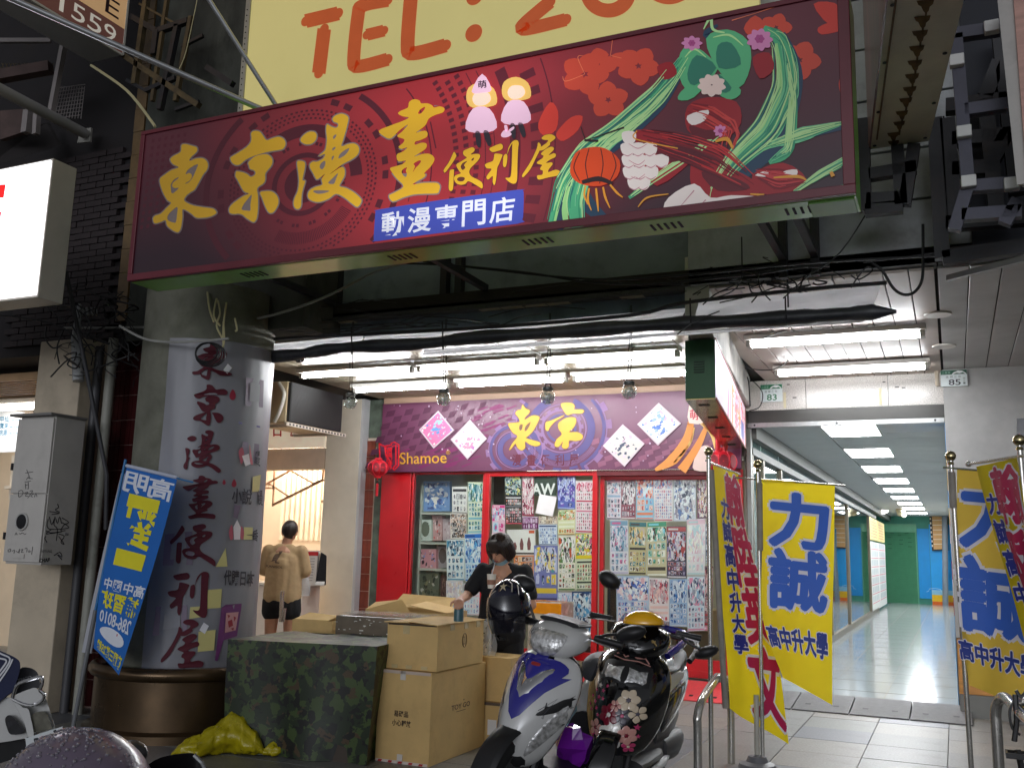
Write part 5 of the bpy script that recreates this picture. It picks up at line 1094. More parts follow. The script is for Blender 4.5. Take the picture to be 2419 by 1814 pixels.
# ================================================================ ARCADE FITTINGS
tube_g=glow('tube_white',(250,252,255),70);tube_r=glow('tube_right',(250,252,255),38)
white_en=mat('white_enamel',(226,224,216),rough=.35,var=.04)
def batten(name,lab,xa,xb,y,z,n=1,grp=None,refl=.085):
    t=thing(name,lab,'light',((xa+xb)/2,y,z),grp)
    obj('batten',B().box(xa,y-refl,z-.045,xb,y+refl,z-.003),white_en,t,bevel=.004)
    for k in range(n):
        yy=y+(k-(n-1)/2)*.07
        obj('tube',B().tube([(xa+.05,yy,z-.075),(xb-.05,yy,z-.075)],.019,10),tube_g if n == 1 else tube_r,t,smooth=True)
    for x in (xa+.01,xb-.05):
        obj('lamp_holder',B().box(x,y-.03-.035*(n-1),z-.1,x+.04,y+.03+.035*(n-1),z-.045),mat('holder_grey',(170,168,160),rough=.5),t,bevel=.004)
    return t
ZL=CZ-.01
for i,(pa_,pb_) in enumerate((((715,880),(985,862)),((990,862),(1280,843)),((1288,843),(1612,822)))):
    a,c=Zp(*pa_,ZL-.02),Zp(*pb_,ZL-.02);batten('fluorescent_light',('leftmost','middle','rightmost')[i]+' tube light of the front row on the cream ceiling',a.x,c.x-.02,8.74,ZL,1,'tube lights on the cream ceiling')
for i,(pa_,pb_) in enumerate((((838,914),(1070,901)),((1078,900),(1345,885)),((1352,885),(1640,870)))):
    a,c=Zp(*pa_,ZL-.02),Zp(*pb_,ZL-.02);batten('fluorescent_light',('leftmost','middle','rightmost')[i]+' tube light of the back row on the cream ceiling',a.x,c.x-.02,9.78,ZL,1,'tube lights on the cream ceiling')
batten('fluorescent_light','front twin tube light on the planks before house number 83',-1.62,-.13,Zp(1990,795,ZL-.05).y,ZL,2,'twin tube lights before the corridor',.1)
batten('fluorescent_light','rear twin tube light on the planks above house number 83',-1.62,-.13,Zp(2000,870,ZL-.05).y,ZL,2,'twin tube lights before the corridor',.1)
for i,p in enumerate(((2215,742),(2230,817))):
    c0=Zp(*p,CZ);t=thing('downlight',('front','rear')[i]+' round white downlight on the grey planks, unlit','downlight',c0,'unlit downlights')
    obj('trim_ring',B().lathe([(.1,-.012),(.105,0),(.07,0),(.065,-.01)],c0,24),white_en,t,smooth=True);obj('diffuser',B().lathe([(.064,-.006),(.064,-.002)],c0,20),mat('frosted',(200,196,180),rough=.4),t)
# ---- rolled tarpaulin along the arcade mouth
YTp=6.6
tp=thing('rolled_awning','long black tarpaulin rolled up on a bar along the arcade mouth','awning',(-3,YTp,3.1))
tarp_m=mat('tarpaulin_black',(38,39,44),rough=.42,var=.35,vs=6,bump=.35,bs=14,dirt=.4,ds=4,dc=(90,90,92))
rollp=[(600,846),(700,838),(760,828),(830,820),(1000,812),(1120,798),(1300,786),(1486,772),(1620,764),(1760,757),(1930,746),(2060,738)]
pts=spline([Y(*p,YTp) for p in rollp],6);rd=random.Random(5)
obj('roll',B().tube(pts+[Y(2090,737,YTp),Y(2118,736,YTp)],[.03]+[.05+.006*math.sin(i*.7)+rd.uniform(-.003,.003) for i in range(len(pts)-1)]+[.032,.012],14),tarp_m,tp,smooth=True)
barp=[(560,812),(663,800),(1097,777),(1486,745),(1612,716),(1900,684),(2095,668)]
bp3=[Y(*p,YTp+.02) for p in barp]
obj('bar',B().tube(spline(bp3,4),.014,8),black_metal,tp,smooth=True)
cloth_m=cloth_through(mat('silver_cloth',(240,240,242),rough=.4,var=.08,vs=5,bump=.3,bs=9,stretch=(1,1,3)),.8)
def cloth(name,top,bot,n,par,m,wv=.02,ph=0.):
    g=[]
    for j in range(7):
        w=j/6;row=[]
        for i in range(n+1):
            u=i/n;p=top(u).lerp(bot(u),w);p.y += math.sin(u*23+w*4+ph)*wv*w+.01*math.sin(w*9+u*5);row.append(p)
        g.append(row)
    return obj(name,B().grid(g),m,par,smooth=True)
lerpP=lambda P,u:(lambda k:P[k].lerp(P[k+1],u*(len(P)-1)-k))(min(int(u*(len(P)-1)),len(P)-2))
cloth('hanging_cloth',lambda u:Y(1650+430*u,713-38*u,YTp+.03),lambda u:Y(1640+420*u,757-27*u,YTp+.05),40,tp,cloth_m)
cloth('hanging_cloth',lambda u:Y(860+760*u,795-66*u,YTp+.03),lambda u:Y(860+750*u,806-52*u,YTp+.05),40,tp,cloth_m,.012)
cloth('hanging_cloth',lambda u:Y(600+260*u,815-22*u,YTp+.03),lambda u:Y(600+250*u,832-18*u,YTp+.05),24,tp,cloth_m,.012)
cloth('hem',lambda u:Y(1000+1050*u,826-74*u,YTp+.01),lambda u:Y(1000+1040*u,840-80*u,YTp+.04),40,tp,cloth_m,.01,1.)
b=B()
for x,y in ((1855,740),(1860,700),(1630,745),(830,812),(1045,800)):b.tube([Y(x,y-40,YTp-.06),Y(x+2,y+26,YTp-.06)],.006,5)
obj('tie',b,black_metal,tp)
# ---- jar lamps on strings
jl=('leftmost','second from the left','third from the left','rightmost')
jar_glass=pane_mat('jar_glass',(236,242,240),.16)
for i,(px,py,pt) in enumerate(((827,950,826),(1048,942,822),(1294,938,812),(1486,925,796))):
    c0=Y(px,py,6.9);top=Y(px+4,pt,6.9)
    t=thing('jar_lamp',jl[i]+' of the four round glass jar lamps hanging under the awning','hanging lamp',c0,'glass jar lamps on strings')
    obj('jar',B().lathe([(.02,-.056),(.04,-.05),(.056,-.02),(.058,.005),(.05,.03),(.038,.046),(.036,.06)],c0,22),jar_glass,t,smooth=True)
    obj('lid',B().lathe([(.04,.052),(.042,.056),(.042,.076),(.03,.08)],c0,18),mat('jar_lid',(110,112,110),rough=.4,metal=.6,var=.3,vs=20),t,smooth=True)
    rd=random.Random(i);b=B()
    for k in range(60):
        v=V((rd.gauss(0,1),rd.gauss(0,1),rd.gauss(0,1))).normalized()*.047*rd.random()**.4;b.ell(c0+v+V((0,0,-.008)),.006,5,4)
    obj('beads',b,mat('bead_silver',(246,246,240),rough=.3),t)
    mid=c0.lerp(top,.75);b=B()
    for sx in (-.018,.018):b.tube([c0+V((sx*1.5,0,.07)),c0+V((sx*.5,0,.14)),mid+V((sx*.8,0,0)),top+V((sx*.3,0,0)),top+V((sx*.3,0,.25))],.0035,5)
    b.tube([mid,mid+V((.035,0,.03))],.003,4)
    obj('string',b,flat((34,34,30)),t)
# ---- green ended lightbox hanging between the shop and the corridor
n0=Y(1690,940,7.2);n1=Y(1618,805,7.2);zb,zt=n0.z,n1.z;fr_=Zp(1760,1058,zb);dv=V((fr_.x-n0.x,fr_.y-n0.y,0))
gl_=thing('hanging_lightbox','lightbox with a dark green end and pink printed side hanging over the doorway','lightbox',(n0.x-.1,7.2,zb))
xL,xR=n1.x,n0.x
A_=[V((xL,7.2,zb)),V((xR,7.2,zb)),V((xR,7.2,zb))+dv,V((xL,7.2,zb))+dv]
up_=V((0,0,zt-zb))
obj('sign_box',B().hexa(A_+[p+up_ for p in A_]),mat('bottle_green_end',(40,92,52),rough=.4,var=.1),gl_,bevel=.004)
obj('base_plate',B().slab([p+V((0,0,-.006)) for p in A_],(0,0,.005)),mat('mirror_base',(190,170,110),rough=.12,metal=.7,var=.5,vs=3),gl_)
nrm=V((dv.y,-dv.x,0)).normalized()
sidep=lambda u,w:A_[1]+dv*u+up_*w+nrm*.004
obj('printed_side',B().slab([sidep(0,0),sidep(1,0),sidep(1,1),sidep(0,1)],-nrm*.003),mat('lilac_sheet',(214,208,226),rough=.35,var=.08,emit=.5),gl_)
pr_=lambda u,w,k=0:sidep(u,w)+nrm*(.001+.0003*k)
b=B();blobs(b,4,pr_,60,77,.13,(.45,.05,.98,.9),1)
for k in range(10):b.k=k % 4;b.add([pr_(.3+.07*k,.02,3),pr_(.34+.07*k,.02,3),pr_(.38+.06*k,.95,3),pr_(.36+.06*k,.95,3)],[(0,1,2,3)])
obj('pink_print',b,[flat(c,emit=.3) for c in ((236,150,170),(244,190,200),(214,170,120),(246,226,220))],gl_)
b=B();b.add([pr_(.8,.1,5),pr_(.92,.1,5),pr_(.92,.5,5),pr_(.8,.5,5)],[(0,1,2,3)]);obj('blue_note',b,flat((120,130,190),emit=.3),gl_)
e_=mat('lightbox_edge',(180,120,110),rough=.4)
obj('edge_trim',B().bar(sidep(0,1),sidep(1,1),.014).bar(sidep(0,0),sidep(1,0),.014).bar(sidep(1,0),sidep(1,1),.014),e_,gl_)
b=B()
for k in range(5):q=A_[0].lerp(A_[1],.5)+dv*(.08+.2*k);b.box(q.x-.04,q.y-.02,zb-.012,q.x+.04,q.y+.03,zb-.0065)
obj('vent_slots',b,flat((30,28,24)),gl_)
b=B()
for k in range(5):b.box(xL+.07,7.192,zb+.2+k*.02,xL+.15,7.199,zb+.208+k*.02)
obj('end_louvres',b,flat((20,46,28)),gl_)
obj('hanger',B().box(xL+.02,7.23,zt,xR-.02,7.33,CZ),mat('hanger_grey',(120,120,118),rough=.6),gl_)
# ---- lintel over the corridor
terr=mat('terrazzo_panel',(206,202,196),rough=.22,var=.28,vs=85,spec=.6)
lt=thing('corridor_lintel','speckled stone lintel over the corridor mouth','lintel',(-1,10.9,3.1))
for xa,xb_ in ((-2.09,-1.42),(-1.415,-.57),(-.565,-.01)):obj('stone_panel',B().box(xa,10.9,3.105,xb_,10.96,CZ),terr,lt,bevel=.002)
obj('shutter_case',B().box(-2.06,10.9,2.965,-.03,11.05,3.103),mat('shutter_case_dark',(60,60,58),rough=.35,metal=.4),lt)
obj('shutter_rail',B().box(-2.06,10.885,2.91,-.03,10.94,2.964),alu,lt,bevel=.004)
b=B()
for x in (-1.98,-1.1,-.12):b.lathe([(.012,0),(.012,.004)],(x,10.8845,2.937),8,(0,-1,0))
obj('rail_rivet',b,flat((30,30,30)),lt)
for x in (-1.66,-.66):obj('tape_mark',B().box(x,10.897,3.12,x+.028,10.899,3.3),flat((214,206,170)),lt)
b=B()
for x,z in ((-1.72,3.22),(-1.56,3.23),(-.5,3.3),(-.43,3.29),(-.02,3.27),(-1.62,3.38),(-.62,3.36)):b.box(x,10.896,z,x+random.uniform(.02,.045),10.899,z+.012)
obj('scuff_mark',b,flat((60,56,52)),lt)
def plate(lab,num,x0,x1,z0,z1,y,extra=False):
    t=thing('house_number',lab,'house number',((x0+x1)/2,y,z0));w,h=x1-x0,z1-z0
    obj('number_plate',B().box(x0,y-.008,z0,x1,y,z1),flat((222,232,232)),t,bevel=.002)
    gcol=flat((40,120,84) if not extra else (36,84,66));yy=y-.0088
    obj('green_band',B().box(x0+.002,yy-.0004,z1-h*.27,x1-.002,yy,z1-.002),gcol,t)
    b=B();q=lambda u,v:V((x0+w*u,yy-.001,z0+h*v));b.add([q(.42,.74),q(.5,.86),q(.66,.95),q(.82,.93),q(.95,.8),q(.97,.74)],[(0,1,2,3,4,5)]);obj('hill_mark',b,flat((236,240,240)),t)
    b=B();b.add([q(.48,.75)+V((0,-.0005,0)),q(.6,.83)+V((0,-.0005,0)),q(.72,.79)+V((0,-.0005,0)),q(.84,.84)+V((0,-.0005,0)),q(.93,.75)+V((0,-.0005,0))],[(0,1,2,3,4)]);obj('hill_shade',b,gcol,t)
    b=B();text(b,num,[q(.3,.08),q(.74,.08),q(.74,.42),q(.3,.42)],off=.015);obj('digits',b,gcol if not extra else flat((40,44,52)),t)
    b=B()
    for k,ch in enumerate('建國三街'):text(b,ch,[q(.2+.155*k,.52),q(.3+.155*k,.52),q(.3+.155*k,.65),q(.2+.155*k,.65)])
    if extra:
        for k,ch in enumerate('號之1'):text(b,ch,[q(.84,.42-.15*k),q(.92,.42-.15*k),q(.92,.53-.15*k),q(.84,.53-.15*k)])
    obj('street_lettering',b,flat((110,120,120)),t)
    b=B();text(b,'小東里',[q(.05,.78),q(.38,.78),q(.38,.92),q(.05,.92)]);obj('band_lettering',b,flat((150,190,170)),t)
p0,p1=Y(1797,950,10.89),Y(1848,907,10.89);plate('white and green house number plate 83 on the speckled lintel','83',p0.x,p1.x,p0.z,p1.z,10.89)
p0,p1=Y(2223,914,10.7),Y(2284,873,10.7);plate('white and green house number plate 85 at the corner of the grey wall','85',p0.x,p1.x,p0.z,p1.z,10.7,True)
_solo('drain_stub',B().tube([Y(2212,872,10.8),Y(2214,905,10.8),Y(2216,912,10.8)],.02,8),flat((206,196,176)),'short white pipe stub beside house number plate 85','pipe',smooth=True)
# ---- corridor walls
_solo('corridor_post',B().box(-2.075,10.9,0,-2.03,11.0,2.95),mat('post_grey',(130,132,128),rough=.4,metal=.4),'grey metal post at the left corner of the corridor mouth','post')
gw=thing('glass_wall','long glazed partition with bronze mullions down the left of the corridor','glass wall',(-2.06,20,0))
brz=mat('bronze_aluminium',(120,112,96),rough=.4,metal=.5,var=.1)
ys_=[11.02]+[Xp(px,1150,-2.06).y for px in (1800,1842,1903,1956,1998,2048)]
obj('head_beam',B().box(-2.12,11.0,2.62,-2.02,30,2.7).box(-2.14,11.0,2.8,-1.98,36.4,2.96),mat('head_beam_grey',(92,94,90),rough=.5),gw);obj('sill_rail',B().box(-2.1,11.0,.012,-2.03,30,.13),brz,gw)
for y in ys_:obj('mullion',B().box(-2.1,y-.04,.13,-2.03,y+.04,2.62),brz,gw)
for a,c in zip(ys_,ys_[1:]):obj('pane',B().box(-2.07,a+.04,.13,-2.064,c-.04,2.62),pane_mat('corridor_glass',(200,222,222),.12),gw)
for a,c in zip(ys_,ys_[1:]):obj('top_pane',B().box(-2.07,a+.04,2.7,-2.064,c-.04,2.8),pane_mat('corridor_glass'),gw)
_solo('inner_room',B().box(-4.6,14.0,0,-4.5,36,3).box(-4.6,13.9,0,-2.1,14.0,3).box(-4.5,14,2.96,-2.1,36,3).box(-4.5,14,-.02,-2.1,36,.0),mat('teal_room',(120,160,160),rough=.6),'teal room behind the corridor glass','room')
b=B()
for i in range(40):y=16.0+i*.35;b.box(-3.0+.05*math.sin(i*2.1),y,0.3,-2.97+.05*math.sin(i*2.1),y+.33,2.3)
_solo('blue_reflection',b,mat('reflection_blue',(60,140,176),rough=.7,var=.1),'blue curtain behind the corridor glass','curtain')  # strips put in for the corridor's blue mirrored in the glass
ye=ys_[-1]
bd=thing('notice_wall','white notice panels with pink lines beyond the corridor glass','notice boards',(-2.05,ye,0))
for k in range(2):
    a,c=ye+.1+k*(33.5-ye)*.5,ye+(k+1)*(33.5-ye)*.5
    obj('notice_panel',B().box(-2.1,a,.1,-2.03,c,1.95),flat((226,228,226)),bd);obj('yellow_board',B().box(-2.1,a,2.0,-2.03,c,2.6),flat((222,206,140)),bd)
    b=B()
    for j in range(7):b.box(-2.029,a+.1,.3+j*.24,-2.0285,c-.1,.32+j*.24)
    obj('pink_lines',b,flat((214,120,140)),bd)
    b=B()
    for j in range(7):
        for q in range(4):b.box(-2.029,a+.2+q*(c-a-.4)/4,.345+j*.24,-2.0286,a+.2+(q+.8)*(c-a-.4)/4,.5+j*.24)
    obj('grey_print',b,flat((196,204,206)),bd)
    b=B()
    for j in range(6):b.box(-2.029,a+.2,2.08+j*.08,-2.0286,c-.3,2.1+j*.08)
    obj('board_print',b,flat((196,130,110)),bd)
E0=36.3;PE=on_y(E0)
ew=thing('corridor_end_wall','bright blue end wall of the corridor with stripes and skyline drawing','wall',(-1,E0,0))
blue=flat((20,164,240),rough=.45);xe0,xe1=PE(2084,1300).x,.9
obj('wall_core',B().box(xe0-.6,E0+.06,0,xe1+1,E0+.2,3),mat('end_wall_teal',(70,150,130),rough=.6),ew)
xs,xb3=PE(2168,1300).x,PE(2196,1300).x
obj('blue_panel',B().box(xs,E0,.2,xb3,E0+.05,2.55),flat((14,150,226)),ew);obj('blue_panel',B().box(xb3+.01,E0-.05,.0,xe1,E0+.0,2.7),blue,ew)
for k,(c,z0,z1) in enumerate((((236,110,30),0,.12),((246,196,20),.12,.34),((150,206,236),.34,.5))):obj('floor_stripe',B().box(xb3+.012,E0-.056,z0+.002,xe1,E0-.051,z1),flat(c),ew)
b=B();zq=zoomed(2000,1150,4.74);PQ=on_y(E0-.06)
ribbon(b,zq([(895,1172),(920,1165),(925,1140),(990,1132),(1050,1145),(1065,1175),(1098,1175),(1098,1085),(1125,1085)]),[.9]*9,PQ,k=1);obj('skyline_line',b,flat((200,230,244)),ew)
obj('side_shelf',B().box(PE(2228,1300).x,E0-.2,1.85,xe1,E0-.06,2.5),flat((24,150,214)),ew)
_solo('grey_post',B().tube([PE(2234,1430)+V((0,-.6,0)),PE(2232,1200)+V((0,-.6,0))],.09,10),flat((130,140,150)),'grey post before the blue end wall','post')
sx0,sx1=PE(2096,1300).x,PE(2164,1300).x
sht=thing('roller_shutter','green roller shutter at the end of the corridor','roller shutter',((sx0+sx1)/2,E0-.1,0));gsh=mat('shutter_green',(96,166,130),rough=.45,var=.06)
obj('shutter_frame',B().box(sx0-.5,E0-.12,2.42,xs-.02,E0-.02,2.7).box(sx1,E0-.12,0,xs-.02,E0-.02,2.42),gsh,sht)
for i in range(32):obj('slat',B().hexa([(sx0-.5,E0-.14,.02+i*.075),(sx1,E0-.14,.02+i*.075),(sx1,E0-.04,.02+i*.075),(sx0-.5,E0-.04,.02+i*.075),(sx0-.5,E0-.05,.092+i*.075),(sx1,E0-.05,.092+i*.075),(sx1,E0-.04,.092+i*.075),(sx0-.5,E0-.04,.092+i*.075)]),gsh,sht)
b=B()
for i,(u,j) in enumerate(((.2,31),(.7,31),(.45,30),(.1,29),(.8,29),(.5,28),(.8,27),(.1,26),(.5,26),(.8,25),(.1,24))):x=sx0+(sx1-sx0)*u;b.box(x-.06,E0-.105,.05+j*.075-.02,x+.06,E0-.095,.05+j*.075+.01)
obj('vent_hole',b,flat((20,40,34)),sht)
q0=PE(2187,1300);nbx=thing('price_board','orange striped board with a black film edge on the blue end wall','board',PE(2200,1300)+V((0,-.2,0)))
zq_=lambda l:[PQ(p[0]+0,p[1])+V((.15,-.12,0)) for p in zq(l)]
obj('board_back',B().slab(zq_([(905,712),(1095,706),(1062,284),(868,290)]),(0,.04,0)),flat((26,24,24)),nbx);b=B()
b.slab([p+V((0,-.012,0)) for p in zq_([(922,697),(1090,692),(1066,322),(902,324)])],(0,.01,0));obj('orange_sheet',b,flat((222,172,110)),nbx)
b=B()
for j in range(6):y=372+j*53;b.slab([p+V((0,-.016,0)) for p in zq_([(906+j*3,y+5),(1070+j*4,y+5),(1070+j*4,y-2),(906+j*3,y-2)])],(0,.002,0))
for j in range(7):y=345+j*50;b.slab([p+V((0,-.016,0)) for p in zq_([(878+j*4,y+24),(892+j*4,y+24),(891+j*4,y),(876+j*4,y)])],(0,.002,0))
for j in range(5):x=930+j*24;b.slab([p+V((0,-.016,0)) for p in zq_([(x,312),(x+14,312),(x+14,298),(x,298)])],(0,.002,0))
obj('white_bars',b,flat((250,236,214)),nbx)
dom=thing('spot_camera','small white ceiling camera near the end of the corridor','camera',Y(2128,1212,31));obj('camera_body',B().ell(Y(2128,1210,31),(.12,.12,.12)).tube([Y(2122,1204,31),Y(2136,1216,30.6)],.08,8),flat((214,206,180)),dom,smooth=True)
_solo('dome_lamp',B().ell(Y(2082,1206,32),(.2,.2,.1)),glow('panel_white',(255,250,240),4),'round white ceiling lamp by the green shutter','lamp',smooth=True)
# corridor right wall and the grey stone wall
rw=thing('corridor_side_wall','right corridor wall with a blue and yellow poster edge','wall',(0,15,0))
obj('wall_core',B().box(-.028,10.99,0,.3,36.3,3),flat((206,210,206)),rw)
b=B()
cs=[flat((40,140,210)),flat((226,190,110)),flat((90,150,210)),flat((226,226,230)),flat((170,60,90))]
for i in range(16):b.k=(0,0,1,1,0,1,3,2,4,3,4,2,2,0,2,2)[15-i];b.box(-.034,10.95,.05+i*.18,-.0285,11.9,.23+i*.18)
obj('poster_edge',b,cs,rw)
stone=mat('grey_stone',(172,172,170),rough=.5,var=.08,vs=6,bump=.1,dirt=.15,ds=1)
gwall=thing('grey_wall','plain grey stone wall at the right behind the yellow flags','wall',(1.5,10.9,0))
obj('wall_panel',B().box(-.028,10.72,.75,1.35,10.98,CZ),stone,gwall,bevel=.004);obj('wall_panel',B().box(1.355,10.72,.75,4,10.98,CZ),stone,gwall,bevel=.004)
obj('timber_skirt',B().box(-.02,10.73,.22,1.35,10.97,.745),mat('orange_timber',(196,136,66),rough=.5,var=.2,vs=4,stretch=(1,1,14)),gwall);obj('plinth',B().box(-.02,10.71,0,4,10.97,.215),mat('plinth_grey',(120,120,116),rough=.6),gwall)
obj('dark_window',B().slab([Y(2402,1062,10.715),Y(2500,1066,10.715),Y(2500,985,10.715),Y(2402,988,10.715)],(0,.01,0)),flat((20,20,24),rough=.2),gwall)
_solo('rail_stub',B().bar(Y(2240,657,6.7),Y(2440,606,6.2),.035),mat('rail_alloy',(150,150,150),rough=.4,metal=.5),'short grey metal rail under the grey ceiling at the right edge','rail')
# ceiling troffers of the corridor
words=('nearest','second','third','fourth','fifth','sixth','seventh','eighth','farthest');tl_=glow('troffer_lit',(248,252,255),20);tl2=glow('troffer_tube',(250,252,255),34)
for i,y in enumerate(lights_y):
    t=thing('ceiling_light',words[i]+' ribbed light panel in the corridor ceiling','ceiling light',(-1.03,y,2.96),'light panels in the corridor ceiling')
    obj('frame',B().box(-1.33,y,2.955,-.72,y+.02,2.964).box(-1.33,y+1.2,2.955,-.72,y+1.22,2.964).box(-1.33,y+.02,2.955,-1.31,y+1.2,2.964).box(-.74,y+.02,2.955,-.72,y+1.2,2.964),white_en,t)
    obj('diffuser',B().box(-1.31,y+.02,2.958,-.74,y+1.2,2.963),tl_,t);b=B()
    for k in range(3):b.box(-1.27+k*.19,y+.05,2.9565,-1.17+k*.19,y+1.17,2.9578)
    obj('lamp_row',b,tl2,t)
# grate plates at the corridor step
gp_=thing('step_ramp','row of dark plastic ramp plates at the corridor step','ramp',(-1,10.6,0));gm=mat('dark_rubber',(96,94,94),rough=.6,var=.2,vs=20,bump=.3,bs=120)
for i in range(4):
    x0=-2.09+i*.545;q=B().hexa([(x0,10.22,.002),(x0+.535,10.22,.002),(x0+.535,10.96,.002),(x0,10.96,.002),(x0,10.22,.014),(x0+.535,10.22,.014),(x0+.535,10.96,.085),(x0,10.96,.085)]);o=obj('ramp_plate',q,gm,gp_,bevel=.004)
    sl=lambda y:.014+(y-10.22)/.74*.071;b=B()
    for a_ in range(9):
        for c_ in range(9):
            xx,yy=x0+.04+a_*.052,10.28+c_*.07
            if (a_+c_) % 2:b.add([(xx,yy-.02,sl(yy-.02)+.004),(xx+.02,yy,sl(yy)+.004),(xx,yy+.02,sl(yy+.02)+.004),(xx-.02,yy,sl(yy)+.004)],[(0,1,2,3)])
    tag(obj('stud',b,gm,o),kind='stuff');b=B()
    for u in (.13,.4):b.add([(x0+u+dx,yy,sl(yy)+.006) for dx,yy in ((-.025,10.42),(.025,10.42),(.028,10.47),(-.028,10.47))],[(0,1,2,3)])
    obj('bolt_recess',b,flat((16,16,16)),o)
# ---- lanterns
lm=mat('lantern_red',(206,30,46),rough=.4,var=.1,spec=.4)
def lantern(lab,c0,s_=1.):
    t=thing('red_lantern',lab,'lantern',c0,'red plastic lanterns');c0=V(c0)
    obj('lantern_body',B().ell(c0,(.13*s_,.13*s_,.105*s_),20,12),lm,t,smooth=True)
    b=B()
    for k in range(8):a=k*.785;b.tube([c0+V((math.cos(a)*.133*s_*math.cos(e),math.sin(a)*.133*s_*math.cos(e),.108*s_*math.sin(e))) for e in [-1.4+.28*q for q in range(11)]],.005,5)
    obj('rib',b,mat('lantern_rib',(236,60,80),rough=.4),t)
    obj('cap',B().lathe([(.05*s_,.1*s_),(.05*s_,.125*s_),(.03*s_,.13*s_)],c0,14).lathe([(.045*s_,-.13*s_),(.05*s_,-.1*s_)],c0,14),lm,t)
    b=B()
    for a in (-1.9,-1.2,-.5):
        d_=V((math.cos(a),math.sin(a),0));x_=V((-d_.y,d_.x,0));cc_=c0+d_*.134*s_
        b.add([cc_+x_*(math.cos(k*.52)*.045*s_*.9)+V((0,0,math.sin(k*.52)*.06*s_))+d_*(.004-.03*abs(math.cos(k*.52))*.3-.02*abs(math.sin(k*.52))*.4) for k in range(12)],[tuple(range(12))])
    obj('medallion',b,flat((130,14,34)),t)
    obj('tassel',B().tube([c0+V((0,0,-.13*s_)),c0+V((0,0,-.2*s_))],.008,6).lathe([(.016*s_,-.36*s_),(.018*s_,-.22*s_),(.008*s_,-.2*s_)],c0,10),lm,t)
    obj('bead',B().ell(c0+V((0,0,-.18*s_)),.02*s_),flat((40,30,30)),t)
    return t
c1=Y(893,1105,10.6);lt1=lantern('red plastic lantern left of the comic shop fascia',c1);c2=Y(1705,1092,10.5);lantern('red lantern partly hidden behind the leftmost yellow flag',c2,1.25)
ho=thing('lantern_hook','red fretwork bracket that holds the left lantern','bracket',Y(920,1080,10.72));zl=zoomed(850,850,5.53);PL=on_y(10.72)
b=B()
for l in ([(250,1095),(320,1130),(410,1115),(410,1090),(450,1075),(510,1110),(505,1380),(450,1440),(430,1420)],[(425,1130),(470,1110),(470,1370),(430,1420)],[(255,1100),(262,1280)],[(330,1140),(335,1240),(400,1330),(405,1420)]):b.tube([PL(*p) for p in zl(l)],.011,6)
obj('fretwork',b,lm,ho)
b=B();text(b,'福',[PL(*p) for p in zl([(335,1330),(420,1350),(420,1140),(335,1140)])],off=.03);text(b,'財',[PL(*p) for p in zl([(365,1430),(425,1430),(425,1330),(365,1320)])],off=.03);obj('fret_characters',b,lm,ho)
c3=Y(1700,1062,10.45);_solo('red_tassel_cluster',B().tube(spline([c3+V((0,0,.2)),c3+V((-.02,0,0)),c3+V((.03,-.02,-.25))]),.03,8).tube(spline([c3+V((.08,0,.1)),c3+V((.06,0,-.05)),c3+V((.1,-.02,-.3))]),.028,8),lm,'bunch of red tassels behind the leftmost yellow flag top','tassel',smooth=True)
# ================================================================ UPPER RIGHT SIGNS AND FRAMES
z8=zoomed(1950,0,2.6759)
yu=5.0
pB=[z8([p])[0] for p in ((285,945),(655,893),(875,0),(395,0))]
zu=Y(*pB[0],6.3).z;U=[Zp(*p,zu) for p in pB]
rs=thing('projecting_sign','projecting sign seen from below with a white base of rusty drain holes','lightbox',U[0])
dvec=(U[3]-U[0]);xdir=(U[1]-U[0]);U3=U[0]+dvec*1.15;U2=U[1]+(U[2]-U[1])*1.15
base_m=mat('sign_base_white',(232,222,200),rough=.5,var=.06,dirt=.2,ds=3,dc=(150,120,90))
obj('base',B().slab([U[0],U[1],U2,U3],(0,0,.02)),base_m,rs)
obj('printed_side',B().hexa([U[0]+V((-.012,0,.0)),U[0]+V((0,0,.0)),U3+V((0,0,.0)),U3+V((-.012,0,.0)),U[0]+V((-.012,0,1.6)),U[0]+V((0,0,1.6)),U3+V((0,0,1.6)),U3+V((-.012,0,1.6))]),mat('poster_side_mixed',(150,110,110),rough=.3,var=.5,vs=2.5,stretch=(1,3,.4)),rs)
obj('end_cap',B().hexa([U[0]+V((0,.004,.021)),U[1]+V((0,.004,.021)),U[1]+V((0,.02,.021)),U[0]+V((0,.02,.021)),U[0]+V((0,.004,1.6)),U[1]+V((0,.004,1.6)),U[1]+V((0,.02,1.6)),U[0]+V((0,.02,1.6))]),base_m,rs)
b=B();PU=lambda px,py:Zp(px,py,zu-.002)
for k,(x,y,w) in enumerate(((635,40,60),(615,140,56),(600,230,54),(580,325,52),(568,415,50),(550,500,48),(535,580,46),(510,650,44),(485,730,42),(468,795,40),(430,865,40),(432,915,38))):
    b.add([PU(*p) for p in z8([(x-w,y-w*.55),(x+w*.9,y-w*.75),(x+w*.75,y-w*.2),(x+w*.4,y+w*.1),(x+w*.3,y+w*.5),(x,y+w*.85),(x-w*.3,y+w*.5),(x-w*.5,y+w*.05),(x-w*.8,y-w*.1)])],[tuple(range(9))])
    b.add([PU(*p) for p in z8([(x-6,y+w*.7),(x+8,y+w*.7),(x+4,y+w*1.5),(x-8,y+w*1.5)])],[(0,1,2,3)])
obj('rust_stain',b,mat('rust_stain',(112,84,48),rough=.8,var=.4,vs=14),rs)
b=B()
for x,y in ((425,30),(375,395),(335,707),(310,920),(755,335),(630,870),(685,650)):b.lathe([(.012,0),(.012,.004)],PU(*z8([(x,y)])[0])+V((0,0,-.002)),8,(0,0,-1))
obj('rivet',b,flat((24,22,20)),rs)
